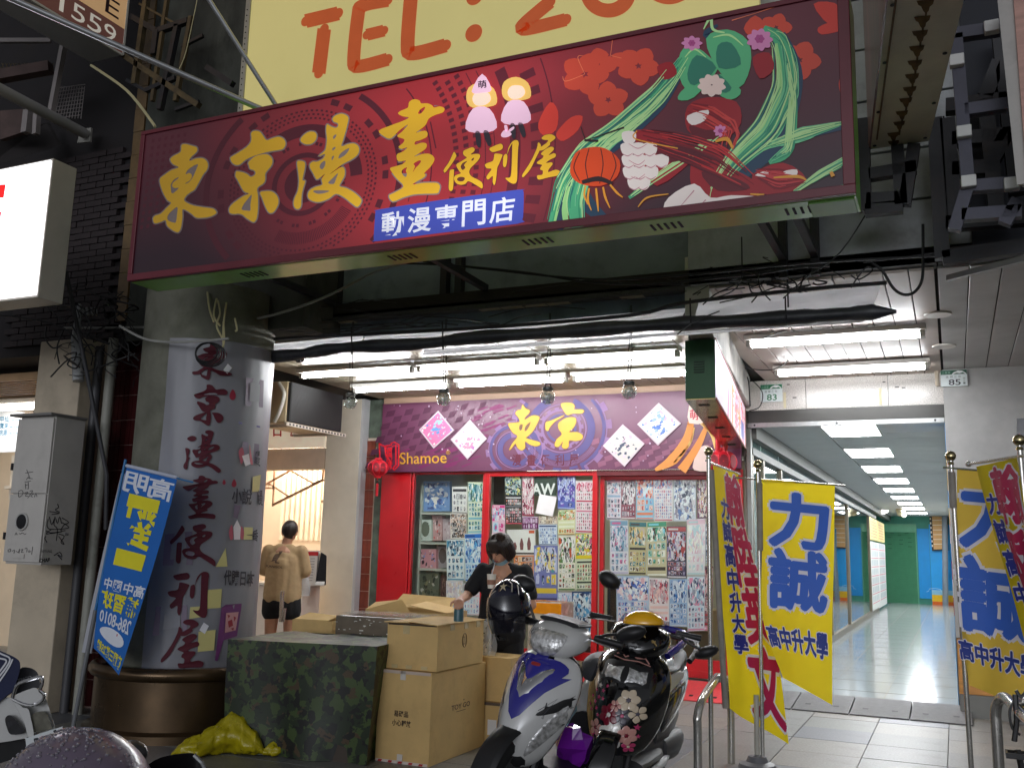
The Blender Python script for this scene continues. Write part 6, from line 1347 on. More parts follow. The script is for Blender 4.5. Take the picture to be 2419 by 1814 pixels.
obj('seam',B().tube([PU(*p)+V((0,0,-.003)) for p in z8([(445,0),(380,470),(325,880)])],.006,5),mat('seam_brown',(120,96,70),rough=.7),rs)
fr2=thing('steel_framework','black steel frames of unclad signs at the upper right','steel frame',(0,6.4,4));white_cap=flat((214,214,210))
def bars(l,y,w,m=black_metal,par=fr2):
    for a,c in l:
        p,q=z8([a,c]);obj('frame_bar',B().bar(Y(*p,y),Y(*q,y),w),m,par)
bars((((240,760),(252,1335)),((252,1335),(490,1310)),((275,1110),(575,1060)),((455,930),(480,1300)),((560,920),(500,1300)),((260,1265),(480,1255))),6.3,.075)
bars((((825,230),(900,1150)),((820,225),(1105,185)),((880,705),(1150,665)),((910,1185),(1180,1165)),((900,1180),(815,1460)),((860,1365),(1240,1340)),((1215,1270),(1130,1420))),5.9,.07,mat('bluish_steel',(70,70,84),rough=.55,var=.25,dirt=.3))
bars((((690,760),(740,1640)),((770,760),(820,1400)),((740,1640),(1260,1560)),((1010,640),(1090,1420)),((1095,180),(1210,1230)),((760,680),(1150,640)),((800,890),(1180,860)),((800,1080),(1100,1060)),((1100,400),(1010,620)),((1150,850),(1060,1010)),((760,1420),(1260,1380))),6.5,.09)
for p in ((830,388),(876,838),(905,1152),(1178,1165),(1050,175)):
    q=Y(*z8([p])[0],5.85);obj('end_cap',B().box(q.x-.04,q.y-.03,q.z-.035,q.x+.04,q.y+.03,q.z+.035),white_cap,fr2,bevel=.006)
_solo('dark_backing',B().box(.2,6.72,3.5,3.6,6.8,8),mat('night_void_panel',(36,38,46),rough=.7,var=.3,vs=2),'dark panels behind the black steel sign frames','panel')  # dark sheet put in for the unlit gap behind the frames
_solo('fascia_drip',B().slab([Y(*p,6.6) for p in z8([(735,1650),(1300,1590),(1300,1500),(735,1570)])],(0,.1,0)),mat('dark_timber',(52,44,40),rough=.8,var=.3),'dark fascia board under the steel sign frames','board')
wl=thing('white_side_sign','white framed wooden faced sign cut by the right edge','lightbox',Y(*z8([(1210,1165)])[0],5.6));q_=[Y(*p,5.6) for p in z8([(1210,1168),(1290,1160),(1188,-20),(1085,-20)])]
obj('sign_edge',B().slab(q_,(.25,.4,0)),mat('aged_white_metal',(176,172,166),rough=.45,dirt=.35,ds=3),wl)
obj('wood_face',B().slab([Y(*p,5.58) for p in z8([(1275,1160),(1500,1150),(1500,-20),(1188,-20)])],(0,.02,0)),mat('pink_wood_sheet',(168,128,116),rough=.5,var=.2,vs=3,stretch=(1,1,9),emit=.08),wl)
# ================================================================ FLAGS, RAILS, BICYCLE
flag_y=cloth_through(mat('flag_yellow',(250,224,36),rough=.6,var=.06,vs=3,bump=.06,bs=400),.55);flag_t=cloth_through(mat('flag_amber',(232,196,76),rough=.6,var=.06,vs=3,bump=.06,bs=400))
def cmr(P,t):
    n=len(P)-1;k=min(int(t*n),n-1);t=t*n-k;a,p,q,d=P[max(k-1,0)],P[k],P[k+1],P[min(k+2,n)]
    return .5*(2*p+(q-a)*t+(2*a-5*p+4*q-d)*t*t+(3*p-a-3*q+d)*t**3)
class Sheet:
    def __init__(s,rows,wave=.0,n=3,ph=0.,skew=0.):
        s.L=[Y(*r[0]) for r in rows];s.R=[Y(*r[1]) for r in rows];s.wave=wave;s.n=n;s.ph=ph
        nn=(s.R[0]-s.L[0]).cross(s.L[-1]-s.L[0]).normalized();s.N=nn if nn.dot(EYE-s.L[0]) > 0 else -nn
    def __call__(s,u,w,k=0):
        t=1-w;p=cmr(s.L,t).lerp(cmr(s.R,t),u)
        return p+s.N*(s.wave*(math.sin(u*s.n*3.1416*2+s.ph+t*2.2)*(.35+.65*t)+.35*math.sin(u*11+t*9+s.ph)*t)+.0022*k)
    def mesh(s,name,m,par,nu=26,nv=36):return obj(name,B().grid([[s(i/nu,1-j/nv) for i in range(nu+1)] for j in range(nv+1)]),m,par,smooth=True)
    def ink(s,name,items,m,par,k=1,off=.02):
        for ch,u0,w0,u1,w1 in items:
            b=B()
            for j in range(9 if off else 1):
                dx,dy=(math.cos(j*.785)*off,math.sin(j*.785)*off) if j < 8 else (0,0)
                text(b,ch,None,cut=5,mapf=lambda u,w:s(u0+(u1-u0)*(u+dx*(1 if len(ch) < 2 else .2)),w0+(w1-w0)*(w+dy),k+j*.06))
            obj(name,b,m,par)
crimson,navy,lilac=flat((190,24,84),rough=.6),flat((58,108,212),rough=.6),flat((240,236,244),rough=.6)
def pole(par,top,foot,r=.014,sleeve=None):
    obj('pole',B().tube([foot,top],r,10),steel,par,smooth=True)
    obj('finial',B().ell(top+V((0,0,.028)),.033,16,10).lathe([(.012,-.03),(.02,-.02),(.012,0)],top,12),mat('finial_brass',(196,182,140),rough=.15,metal=1),par,smooth=True)
    if sleeve:obj('sleeve',B().tube(sleeve,.021,10),mat('sleeve_grey',(150,144,136),rough=.75,var=.15,vs=14),par,smooth=True)
big=lambda S_,par,chars,col:(S_.ink('letter_edge',chars,lilac,par,1,.088),S_.ink('letter',chars,col,par,2,.04))
# flag A, narrow in view
FA=thing('flag','yellow flag seen edge on with crimson and small blue characters, left pole of all','flag',Y(1718,1814,6.95)*1,'yellow advertising flags')
FA.location.z=0
tA,fA=Y(1674,1076,6.9),Y(1722,1830,6.9);pole(FA,tA,V((tA.x,6.9,0)),.017,[Y(1680,1110,6.9),Y(1714,1672,6.9)])
SA=Sheet([((1684,1099,6.9),(1742,1118,7.5)),((1692,1230,6.9),(1760,1250,7.45)),((1702,1400,6.9),(1800,1402,7.36)),((1712,1540,6.9),(1838,1555,7.24)),((1720,1672,6.9),(1863,1757,7.16))],.012,1.2)
SA.mesh('cloth',flag_y,FA)
obj('top_rod',B().tube([Y(1668,1088,6.9),Y(1748,1120,7.55)],.008,8),steel,FA)
big(SA,FA,[('翰',.42,.76,.98,.97),('陞',.5,.53,1.02,.745),('英',.5,.3,.97,.515),('文',.44,.05,.97,.28)],crimson)
big(SA,FA,[(c,.17,.77-.086*i,.47,.845-.086*i) for i,c in enumerate('力誠高中升大學')],flat((40,50,150)))
# flag B, facing
FB=thing('flag','yellow flag facing front with two big blue characters on a round grey base','flag',(0,0,0),'yellow advertising flags')
tB=Y(1790,1106,7.0);FB.location=(tB.x,7.0,0);pole(FB,tB,V((tB.x,7.0,.1)),.014,[Y(1794,1140,7.0),Y(1796,1300,7.0)])
SB=Sheet([((1799,1131,7.0),(1972,1146,7.06)),((1800,1300,7.0),(1970,1320,7.1)),((1802,1460,6.98),(1966,1480,7.1)),((1850,1600,7.0),(1966,1664,7.08))],.008,1.)
SB.mesh('cloth',flag_y,FB);obj('top_rod',B().tube([Y(1735,1128,7.0),Y(1998,1147,7.06)],.007,8),steel,FB)
big(SB,FB,[('力',.12,.7,.9,.92),('誠',.12,.4,.9,.68)],navy);big(SB,FB,[('高中升大學',.02,.2,.93,.3)],flat((40,60,150)))
bs_=V((Y(1789,1800,7.0).x,7.0,0));obj('base',B().lathe([(.19,0),(.19,.05),(.17,.065),(.13,.075),(.12,.1),(.075,.115),(.06,.15),(.02,.16)],bs_,36),mat('base_grey',(112,112,116),rough=.45,var=.1),FB,smooth=True)
obj('pole_socket',B().tube([bs_+V((0,0,.12)),bs_+V((0,0,.55))],.018,10),mat('socket_pale',(186,182,170),rough=.5),FB,smooth=True)
# flag C, amber
FC=thing('flag','faded amber flag with two big blue characters before the grey wall','flag',(0,0,0),'yellow advertising flags')
tC=Y(2246,1088,6.6);FC.location=(tC.x,6.6,0);pole(FC,tC,V((tC.x+.03,6.6,0)),.015,[Y(2248,1115,6.6),Y(2252,1200,6.6)])
SC_=Sheet([((2261,1107,6.6),(2440,1122,6.5)),((2262,1320,6.6),(2440,1340,6.5)),((2274,1500,6.58),(2445,1540,6.48)),((2290,1618,6.58),(2450,1685,6.46))],.01,1.1,1.)
SC_.mesh('cloth',flag_t,FC);obj('top_rod',B().tube([Y(2228,1104,6.6),Y(2450,1122,6.5)],.007,8),steel,FC)
big(SC_,FC,[('力',.06,.72,.98,.94),('誠',.02,.37,1.02,.68)],navy);big(SC_,FC,[('高中升大學',-.06,.2,1.0,.31)],flat((40,60,150)))
# flag D, front right
FD=thing('flag','yellow flag with crimson characters cut by the right edge of the picture','flag',(0,0,0),'yellow advertising flags')
tD=Y(2408,1052,5.9);FD.location=(tD.x,5.9,0);pole(FD,tD,V((tD.x+.04,5.9,0)),.015)
SD=Sheet([((2306,1102,6.25),(2404,1081,5.9)),((2342,1230,6.2),(2432,1230,5.86)),((2400,1420,6.1),(2500,1420,5.86)),((2440,1560,6.05),(2560,1600,5.86))],.014,2.2)
SD.mesh('cloth',flag_y,FD);obj('top_rod',B().tube([Y(2288,1096,6.3),Y(2420,1076,5.86)],.009,8),steel,FD);obj('rod_knob',B().ell(Y(2288,1096,6.3),.018),steel,FD,smooth=True)
big(SD,FD,[('翰',.3,.66,.95,.95),('陞',.3,.35,.95,.62)],crimson);big(SD,FD,[(c,.08,.7-.13*i,.32,.8-.13*i) for i,c in enumerate('力誠高中')],flat((40,50,150)))
# blue banner at the left, seen from behind
BL=thing('blue_banner','blue tutoring banner with reversed yellow and white lettering beside the column','banner',(0,0,0));yb_=5.55
pt_,pf_=Y(297,1085,yb_),Y(168,1740,yb_);BL.location=(pf_.x,yb_,0);dfl=pt_-pf_
obj('pole',B().tube([pf_,Y(226,1440,yb_)],.016,8),mat('pole_grey',(110,112,116),rough=.5),BL);obj('pole_upper',B().tube([Y(226,1440,yb_),pt_],.011,8),mat('pole_blue',(30,110,170),rough=.4),BL,smooth=True)
SL=Sheet([((300,1100,yb_-.02),(419,1128,yb_-.08)),((268,1240,yb_-.02),(382,1270,yb_-.1)),((236,1400,yb_-.02),(334,1430,yb_-.1)),((222,1530,yb_-.02),(282,1594,yb_-.08))],.004,.8)
SL.mesh('cloth',mat('banner_blue',(28,104,188),rough=.6,var=.06),BL);wb=flat((222,226,236),rough=.6);yl=flat((232,220,40),rough=.6)
obj('hem',B().tube([SL(0,1,1),SL(.5,1,1),SL(1,1,1)],.014,8),flat((190,196,214)),BL);obj('top_rod',B().tube([SL(-.05,1),SL(1.3,.99)],.006,6),mat('pole_blue',(30,110,170)),BL)
def rev(items,m,off):
    for ch,u0,w0,u1,w1 in items:obj('letters' if len(ch) > 1 else 'letter',text(B(),ch,None,off=off,cut=6,mirror=True,mapf=lambda u,w:SL(u0+(u1-u0)*u,w0+(w1-w0)*w,1.2)),m,BL)
rev([('高',.52,.84,.97,.955),('明',.03,.84,.48,.955),('高中',.52,.365,.98,.42),('國中',.08,.365,.46,.42),('286-8010',.1,.2,.9,.255)],wb,.022)
rev([('一',.2,.775,.78,.83),('對',.18,.58,.78,.77),('一',.2,.49,.78,.56),('補習班',.06,.27,.94,.355),('建國三路25號',.12,.03,.95,.1)],yl,.028)
b=B();b.add([SL(.5+.36*math.cos(a*.3142),.155+.036*math.sin(a*.3142),1.2) for a in range(20)],[tuple(range(20))]);obj('white_patch',b,wb,BL)
rev([('本校',.28,.13,.74,.18)],flat((186,30,44)),.02)
WH=Sheet([((286,1118,5.62),(308,1120,5.6)),((222,1400,5.62),(246,1405,5.6)),((193,1540,5.62),(216,1543,5.6))])
tag(WH.mesh('white_banner',flat((176,178,186),rough=.6),None,4,10),'white back of a second banner behind the blue one','banner')
# rails
def rail(lab,pts,r=.027):
    t=thing('handrail',lab,'handrail',(pts[0].x,pts[0].y,0),'stainless steel rail hoops');obj('rail',B().tube(spline(pts,6),r,14),steel,t,smooth=True);return t
r0=Y(1652,1800,6.25);r1=Y(1648,1690,6.25);r2=Y(1660,1650,6.35);r3=Y(1690,1605,6.8);r4=Y(1698,1598,7.15)
t=rail('steel rail hoop beside the leftmost yellow flag pole',[V((r1.x,6.25,0)),r1-V((0,0,.1)),r1,r2,r3,r4,V((r4.x+.02,7.35,r4.z-.06)),V((r4.x+.03,7.4,r4.z-.25)),V((r4.x+.03,7.4,0))])
q1=Y(2352,1680,5.7);t=rail('steel rail hoop at the bottom right beside the bicycle',[V((q1.x,5.7,0)),q1-V((0,0,.15)),q1,Y(2362,1652,5.68),Y(2376,1648,5.6),Y(2400,1672,5.3),Y(2450,1722,4.9),Y(2480,1760,4.7),V((Y(2480,1760,4.7).x,4.66,.3)),V((Y(2480,1760,4.7).x,4.66,0))])
# bicycle, mostly out of the frame
bk=thing('bicycle','black bicycle mostly cut off by the right edge','bicycle',(.62,5.2,0));Pk=lambda px,py:Y(px,py,5.2)
blk=mat('bike_black',(24,24,26),rough=.3,coat=.3);xb_=Pk(2412,1790).x
def ring(c,r,t_,ax=(1,0,0),n=36):
    ax=V(ax).normalized();x=ax.orthogonal().normalized();y=ax.cross(x);return [V(c)+(x*math.cos(i*6.28319/n)+y*math.sin(i*6.28319/n))*r for i in range(n)]
for nm,dy in (('wheel',.42),('wheel',-.62)):
    c_=V((xb_+.1+.12*(dy < 0),5.2+dy,.33));w_=obj(nm,B().tube(ring(c_,.31,0,(1,.1,0)),.022,8,closed=True),mat('tyre_rubber',(26,26,26),rough=.8),bk,smooth=True)
    b=B()
    for i in range(18):b.tube([c_,c_+V((0,math.cos(i*.349)*.3,math.sin(i*.349)*.3))],.002,4)
    obj('spoke',b,steel,w_)
bbk=V((xb_+.1,5.1,.3));b=B().tube([bbk,bbk+V((-.02,.16,.5))],.016,8).tube([bbk,V((xb_+.1,5.62,.33))],.012,8).tube([bbk,V((xb_+.16,4.72,.78))],.018,8).tube([bbk+V((-.02,.15,.46)),V((xb_+.16,4.72,.82))],.016,8).tube([V((xb_+.1,5.62,.33)),bbk+V((-.02,.15,.46))],.01,8).tube([V((xb_+.16,4.72,.86)),V((xb_+.22,4.58,.33))],.014,8)
obj('frame',b,blk,bk,smooth=True);obj('saddle',B().ell(bbk+V((-.02,.2,.56)),(.08,.14,.035)),blk,bk,smooth=True)
obj('chainring',B().tube(ring(bbk+V((-.05,0,0)),.09,0),.008,6,closed=True),steel,bk)
obj('crank',B().bar(bbk+V((-.06,0,0)),Pk(2404,1770),.02),blk,bk);pc=Pk(2404,1782)
obj('pedal',B().box(pc.x-.05,5.15,pc.z-.012,pc.x+.04,5.16,pc.z+.012).box(pc.x-.05,5.24,pc.z-.012,pc.x+.04,5.25,pc.z+.012).box(pc.x-.05,5.16,pc.z-.01,pc.x-.04,5.24,pc.z+.01).box(pc.x-.01,5.16,pc.z-.012,pc.x+.01,5.24,pc.z+.012),blk,bk)
obj('rear_rack',B().tube([Pk(2398,1640),Pk(2402,1700),Pk(2396,1750)],.012,6).tube(spline([Pk(2398,1650),Pk(2385,1680),Pk(2392,1720),Pk(2410,1735)]),.006,6).tube(spline([Pk(2400,1630),Pk(2412,1645),Pk(2425,1632)]),.008,6),blk,bk)
# ================================================================ BOXES AND THE CAMOUFLAGE COVER
kraft=mat('kraft_board',(208,174,114),rough=.75,var=.07,vs=5,bump=.12,bs=14,dirt=.3,ds=7,dc=(168,132,86));kraft_in=mat('kraft_inside',(150,116,74),rough=.8);tape=mat('packing_tape',(196,176,130),rough=.25,var=.1)
kprint=flat((66,50,40),rough=.7)
def carton(lab,c,w,d,h,rz=0.,grp='cardboard boxes beside the camouflage cover',m=kraft,flaps=None):
    """c = front left bottom corner; the front runs along rz"""
    t=thing('cardboard_box',lab,'box',c,grp);c=V(c);ux=V((math.cos(rz),math.sin(rz),0));uy=V((-math.sin(rz),math.cos(rz),0));uz=V((0,0,1))
    F=lambda u,v,z:c+ux*(w*u)+uy*(d*v)+uz*(h*z)
    if not flaps:obj('carton',B().hexa([F(0,0,0),F(1,0,0),F(1,1,0),F(0,1,0),F(0,0,1),F(1,0,1),F(1,1,1),F(0,1,1)]),m,t,bevel=.004)
    else:
        e=.006;b=B()
        for q in ((F(0,0,0),F(1,0,0),uy*e),(F(0,1,0),F(1,1,0),-uy*e),(F(0,0,0)+uy*e,F(0,1,0)-uy*e,ux*e),(F(1,0,0)+uy*e,F(1,1,0)-uy*e,-ux*e)):b.slab([q[0],q[1],q[1]+uz*h,q[0]+uz*h],q[2])
        b.slab([F(0,0,0),F(1,0,0),F(1,1,0),F(0,1,0)],uz*e);obj('carton',b,m,t)
    return t,F
def strip(t,F,quad,m=tape,nm='tape'):
    q=[F(*p) for p in quad];n=(q[1]-q[0]).cross(q[3]-q[0]).normalized()*.0012;obj(nm,B().slab([p-n for p in q],n*2.2),m,t)
K0=Zp(885,1795);K1=Zp(1012,1812);K2=Zp(1106,1755);rz=math.atan2(K1.y-K0.y,K1.x-K0.x);kw=(K1-K0).length;kd=(K2-K1).length;kh=Y(890,1578,K0.y).z
bx,F=carton('tall bottom cardboard box with dark fragile lettering and red edge tape',K0,kw,kd*.96,kh,rz)
strip(bx,F,((.42,-.003,0),(.52,-.003,0),(.52,-.003,.1),(.42,-.003,.1)),flat((206,200,190)));strip(bx,F,((.42,-.003,.9),(.52,-.003,.9),(.52,-.003,1.),(.42,-.003,1.)),flat((206,200,190)))
strip(bx,F,((.02,-.003,.0),(.98,-.003,.0),(.98,-.003,.03),(.02,-.003,.03)),flat((214,200,190)));strip(bx,F,((.02,-.003,.965),(.98,-.003,.965),(.98,-.003,1.),(.02,-.003,1.)),flat((196,176,160)))
b=B()
for i in range(5):x=.06+i*.19;q=[F(x,-.008,.004),F(x+.07,-.008,.004),F(x+.09,-.008,.027),F(x+.02,-.008,.027)];b.add(q,[(0,1,2,3)])
obj('red_tape_print',b,flat((180,40,44)),bx);b=B()
for s_,z0 in (('易碎品',.5),('小心輕放',.4)):
    u0=.33 if len(s_) == 3 else .3;text(b,s_,[F(u0,-.004,z0),F(u0+.3*len(s_)/3.4,-.004,z0),F(u0+.3*len(s_)/3.4,-.004,z0+.065),F(u0,-.004,z0+.065)],off=.02)
text(b,'TOY GO',[F(1.004,.36,.53),F(1.004,.7,.53),F(1.004,.7,.585),F(1.004,.36,.585)],off=.01);b.lathe([(.006,0),(.006,.001)],F(1.006,.58,.62),8,ux_ := (F(1,0,0)-F(0,0,0)).normalized());b.add([F(1.004,.45,.5),F(1.004,.62,.5),F(1.004,.62,.506),F(1.004,.45,.506)],[(0,1,2,3)])
obj('box_print',b,kprint,bx)
A0=F(.08,.04,1)+V((0,0,.004));ah_=Y(912,1470,A0.y).z-A0.z
bx,F=carton('square cardboard box with loose lid flaps, topmost of the front stack',A0,kw*.96,kd*.82,ah_,rz)
l0=[F(-.01,-.06,1.02),F(.47,-.04,1.03),F(.5,1.0,1.03),F(.02,1.0,1.01)];obj('lid_flap',B().slab(l0,(0,0,.007)),kraft,bx);l1=[F(.42,.0,1.045),F(1.03,-.05,1.0),F(1.02,1.0,1.0),F(.5,1.0,1.05)];obj('lid_flap',B().slab(l1,(0,0,.007)),kraft,bx)
obj('lid_gap',B().slab([F(.02,-.003,.97),F(.98,-.003,.97),F(.98,-.003,.998),F(.02,-.003,.998)],(0,-.001,0)),flat((50,36,24)),bx)
for u in (.12,.4,.7):strip(bx,F,((u,-.003,.02),(u+.12,-.003,.02),(u+.12,-.003,.1),(u,-.003,.1)))
strip(bx,F,((.32,-.003,.78),(.45,-.003,.78),(.45,-.003,.97),(.32,-.003,.97)))
for v in (.25,.55,.82):strip(bx,F,((1.003,v,.86),(1.003,v+.09,.86),(1.003,v+.09,1.0),(1.003,v,1.0)))
b=B()
for r_ in (.038,.034):pass
cc_=F(1.006,.56,.6);d1=(F(1,1,0)-F(1,0,0)).normalized()
b.tube([cc_+d1*math.cos(i*.3142)*.034+V((0,0,math.sin(i*.3142)*.05)) for i in range(20)],.0025,4,closed=True);text(b,'21',[cc_-d1*.02+V((0,0,-.03)),cc_+d1*.02+V((0,0,-.03)),cc_+d1*.02+V((0,0,.03)),cc_-d1*.02+V((0,0,.03))]);obj('box_print',b,flat((120,92,60)),bx)
# smaller boxes behind, to the right
C0=Zp(1100,1755)+V((-.05,.0,0));
bx,F=carton('low cardboard box with a dark strip and a white label, bottom of the second stack',C0,.46,.36,Y(1120,1655,C0.y).z,rz+.05)
strip(bx,F,((.02,-.003,.93),(.98,-.003,.93),(.98,-.003,1.0),(.02,-.003,1.0)),flat((90,74,60)));strip(bx,F,((.5,-.004,.25),(.66,-.004,.25),(.66,-.004,.6),(.5,-.004,.6)),flat((226,224,222)),'label')
C1=F(-.08,.1,1)+V((0,0,.003));bx,F=carton('plain cardboard box on the low box, middle of the second stack',C1,.44,.33,Y(1118,1548,C1.y).z-C1.z,rz)
strip(bx,F,((.02,-.003,.78),(.12,-.003,.78),(.12,-.003,.95),(.02,-.003,.95)),flat((176,130,84)))
mg=thing('magazine_stack','upright printed packet in a crumpled clear bag on the second stack','packet',F(.1,.2,1));o_=F(.02,.1,1)
obj('packet',B().slab([o_,o_+V((.2,.06,0)),o_+V((.2,.06,.26)),o_+V((0,0,.26))],(-.03,.09,0)),flat((206,208,206)),mg);b=B()
blobs(b,3,lambda u,w,k:o_+V((.2*u,.06*u-.002-.0003*k,.26*w)),40,9,.12,(.08,.08,.92,.92),1);obj('packet_print',b,[flat(c) for c in ((70,76,80),(150,150,150),(230,226,220))],mg)
obj('clear_bag',B().grid([[o_+V((.16+.1*u,.05+.03*math.sin(u*9+w*7),.28-.3*w+.02*math.sin(u*13))) for u in [i/6 for i in range(7)]] for w in [j/6 for j in range(7)]]),mat('clear_bag',(226,230,232),rough=.15,bump=.5,bs=20,alpha=.4),mg,smooth=True)
# open carton, bubble wrapped carton, taped carton, small carton behind the cover
y5=7.3;oc=Y(862,1462,y5)
bx,F=carton('open cardboard box with raised flaps at the back of the pile',(oc.x,y5,0),.98*(Y(1048,1462,y5)-oc).length,.5,Y(862,1440,y5).z,.12,flaps=True)
obj('lid_flap',B().slab([F(0,0,1),F(.55,0,1),F(.42,.1,1.1),F(.03,.3,1.06)],(0,0,.006)),kraft,bx);obj('lid_flap',B().slab([F(.02,1,1),F(.8,1,1),F(.78,1.3,1.1),F(.1,1.25,1.12)],(0,0,.006)),kraft,bx);obj('lid_flap',B().slab([F(1,.0,1),F(1,.9,1),F(.52,.85,1.07),F(.55,.05,1.05)],(0,0,.006)),kraft,bx)
obj('dark_inside',B().slab([F(.02,.03,.6),F(.98,.03,.6),F(.98,.97,.6),F(.02,.97,.6)],(0,0,.004)),flat((60,46,30)),bx)
y6=6.75;wc_=Y(792,1490,y6);wl_=(Y(985,1480,y6)-wc_).length
bx,F=carton('grey brown box wrapped in shiny clear plastic behind the camouflage cover',(wc_.x,y6,0),wl_,.4,Y(795,1452,y6).z,.04,m=mat('wrapped_board',(110,98,82),rough=.3,var=.2,vs=8,coat=.8))
b=B();rd=random.Random(4)
for i in range(90):p=F(rd.random(),-.012,rd.uniform(.7,.99));b.ell(p,(rd.uniform(.004,.018),.004,rd.uniform(.002,.006)),5,3)
tag(obj('wrap_glints',b,mat('wrap_glint',(226,224,214),rough=.1),bx),kind='stuff');obj('wrap_top',B().grid([[F(u,v,1.015)+V((0,0,rd.uniform(-.006,.008))) for u in [i/16 for i in range(17)]] for v in [j/6 for j in range(7)]]),mat('clear_wrap',(206,204,196),rough=.12,bump=.4,bs=30,alpha=.6),bx,smooth=True)
y7=6.9;sc_=Y(690,1480,y7);bx,F=carton('small open cardboard box peeking over the camouflage cover',(sc_.x,y7,0),(Y(778,1480,y7)-sc_).length,.35,Y(690,1462,y7).z,.1,flaps=True)
obj('lid_flap',B().slab([F(.05,.0,1.),F(.9,.0,1),F(.85,.6,1.03),F(.1,.6,1.05)],(0,0,.006)),kraft,bx)
ot=Y(1246,1520,10.3);bx,F=carton('clear wrapped carton bound with orange tape by the shop door',(ot.x,10.3,0),.4,.4,Y(1250,1420,10.3).z,.0,m=mat('wrapped_pale',(196,184,166),rough=.25,var=.15,vs=9,coat=.7))
og=mat('orange_tape',(226,140,20),rough=.2)
for q in (((-.01,-.004,.86),(1.01,-.004,.86),(1.01,-.004,.99),(-.01,-.004,.99)),((.52,-.006,0),(.7,-.006,0),(.7,-.006,.88),(.52,-.006,.88)),((.0,0,1.003),(.0,1,1.003),(.14,1,1.003),(.14,0,1.003)),((0,.4,1.006),(1,.4,1.006),(1,.6,1.006),(0,.6,1.006))):strip(bx,F,q,og)
# camouflage cover
ca=bpy.data.materials.new('camouflage_cloth');ca.use_nodes=True;t_=ca.node_tree;N_=t_.nodes;p_=N_['Principled BSDF'];p_.inputs['Roughness'].default_value=.5;p_.inputs['Specular IOR Level'].default_value=.6
tc=N_.new('ShaderNodeTexCoord');prev=None
for k,(c,sc2,th) in enumerate((((58,76,34),1,0),((26,40,18),10,.49),((70,54,32),9,.61),((10,12,8),13,.55))):
    if prev is None:rgb=N_.new('ShaderNodeRGB');rgb.outputs[0].default_value=lin(c);prev=rgb.outputs[0];continue
    n_=N_.new('ShaderNodeTexNoise');n_.inputs['Scale'].default_value=sc2;n_.inputs['Detail'].default_value=3.5;n_.inputs['Distortion'].default_value=.35;mp_=N_.new('ShaderNodeMapping');mp_.inputs['Location'].default_value=(k*3.7,k*1.3,k);t_.links.new(tc.outputs['Object'],mp_.inputs[0]);t_.links.new(mp_.outputs[0],n_.inputs[0])
    st=N_.new('ShaderNodeMapRange');st.inputs[1].default_value=th;st.inputs[2].default_value=th+.015;t_.links.new(n_.outputs[0],st.inputs[0]);mx_=N_.new('ShaderNodeMix');mx_.data_type='RGBA';t_.links.new(st.outputs[0],mx_.inputs[0]);t_.links.new(prev,mx_.inputs[6]);mx_.inputs[7].default_value=lin(c);prev=mx_.outputs[2]
t_.links.new(prev,p_.inputs['Base Color'])
Q0,Q1=Zp(525,1775),Zp(862,1808);cz=Y(520,1508,Q0.y).z;dv_=V((-.12,1.0,0));dv_ *= .78;rr_=random.Random(2);T0,T1=Y(519,1503,Q0.y),Y(908,1523,Q1.y+.05)
cv=thing('camouflage_cover','dark green camouflage cloth draped over a square stall','cover',(Q0+Q1)/2);g=[]
corners_b=[Q0,Q1,Q1+dv_,Q0+dv_,Q0];T1=V((Q1.x+.04,Q1.y+.02,cz+.01));T0=V((Q0.x-.02,Q0.y,cz));corners_t=[T0,T1,T1+dv_,T0+dv_,T0]
for j in range(13):
    w=j/12;row=[]
    for s_ in range(4):
        for i in range(16):
            u=i/16;a=corners_t[s_].lerp(corners_t[s_+1],u);c=corners_b[s_].lerp(corners_b[s_+1],u);p=a.lerp(c,w);o_=(p-(T0+T1+dv_)/2);o_.z=0
            p += o_.normalized()*(.034*w*math.sin(u*13+s_*2)+.01*math.sin(u*7+w*5)*w+rr_.uniform(-.002,.002));p.z=max(p.z,.004);row.append(p)
    g.append(row+[row[0].copy()])
top=[]
for j in range(9):
    top.append([T0.lerp(T1,i/12)+dv_*(j/8)+V((0,0,.012*math.sin(i*1.3)*math.sin(j*.9)-.01*math.sin(3.14*i/12)*math.sin(3.14*j/8))) for i in range(13)])
b=B().grid(g).grid(top);o=obj('cloth',b,ca,cv,smooth=True,ang=60)
obj('stall_body',B().hexa([corners_b[i].lerp((Q0+Q1+dv_)/2,.06)+V((0,0,0)) for i in range(4)]+[corners_t[i].lerp((T0+T1+dv_)/2,.06)-V((0,0,.04)) for i in range(4)]),flat((60,50,40)),cv)
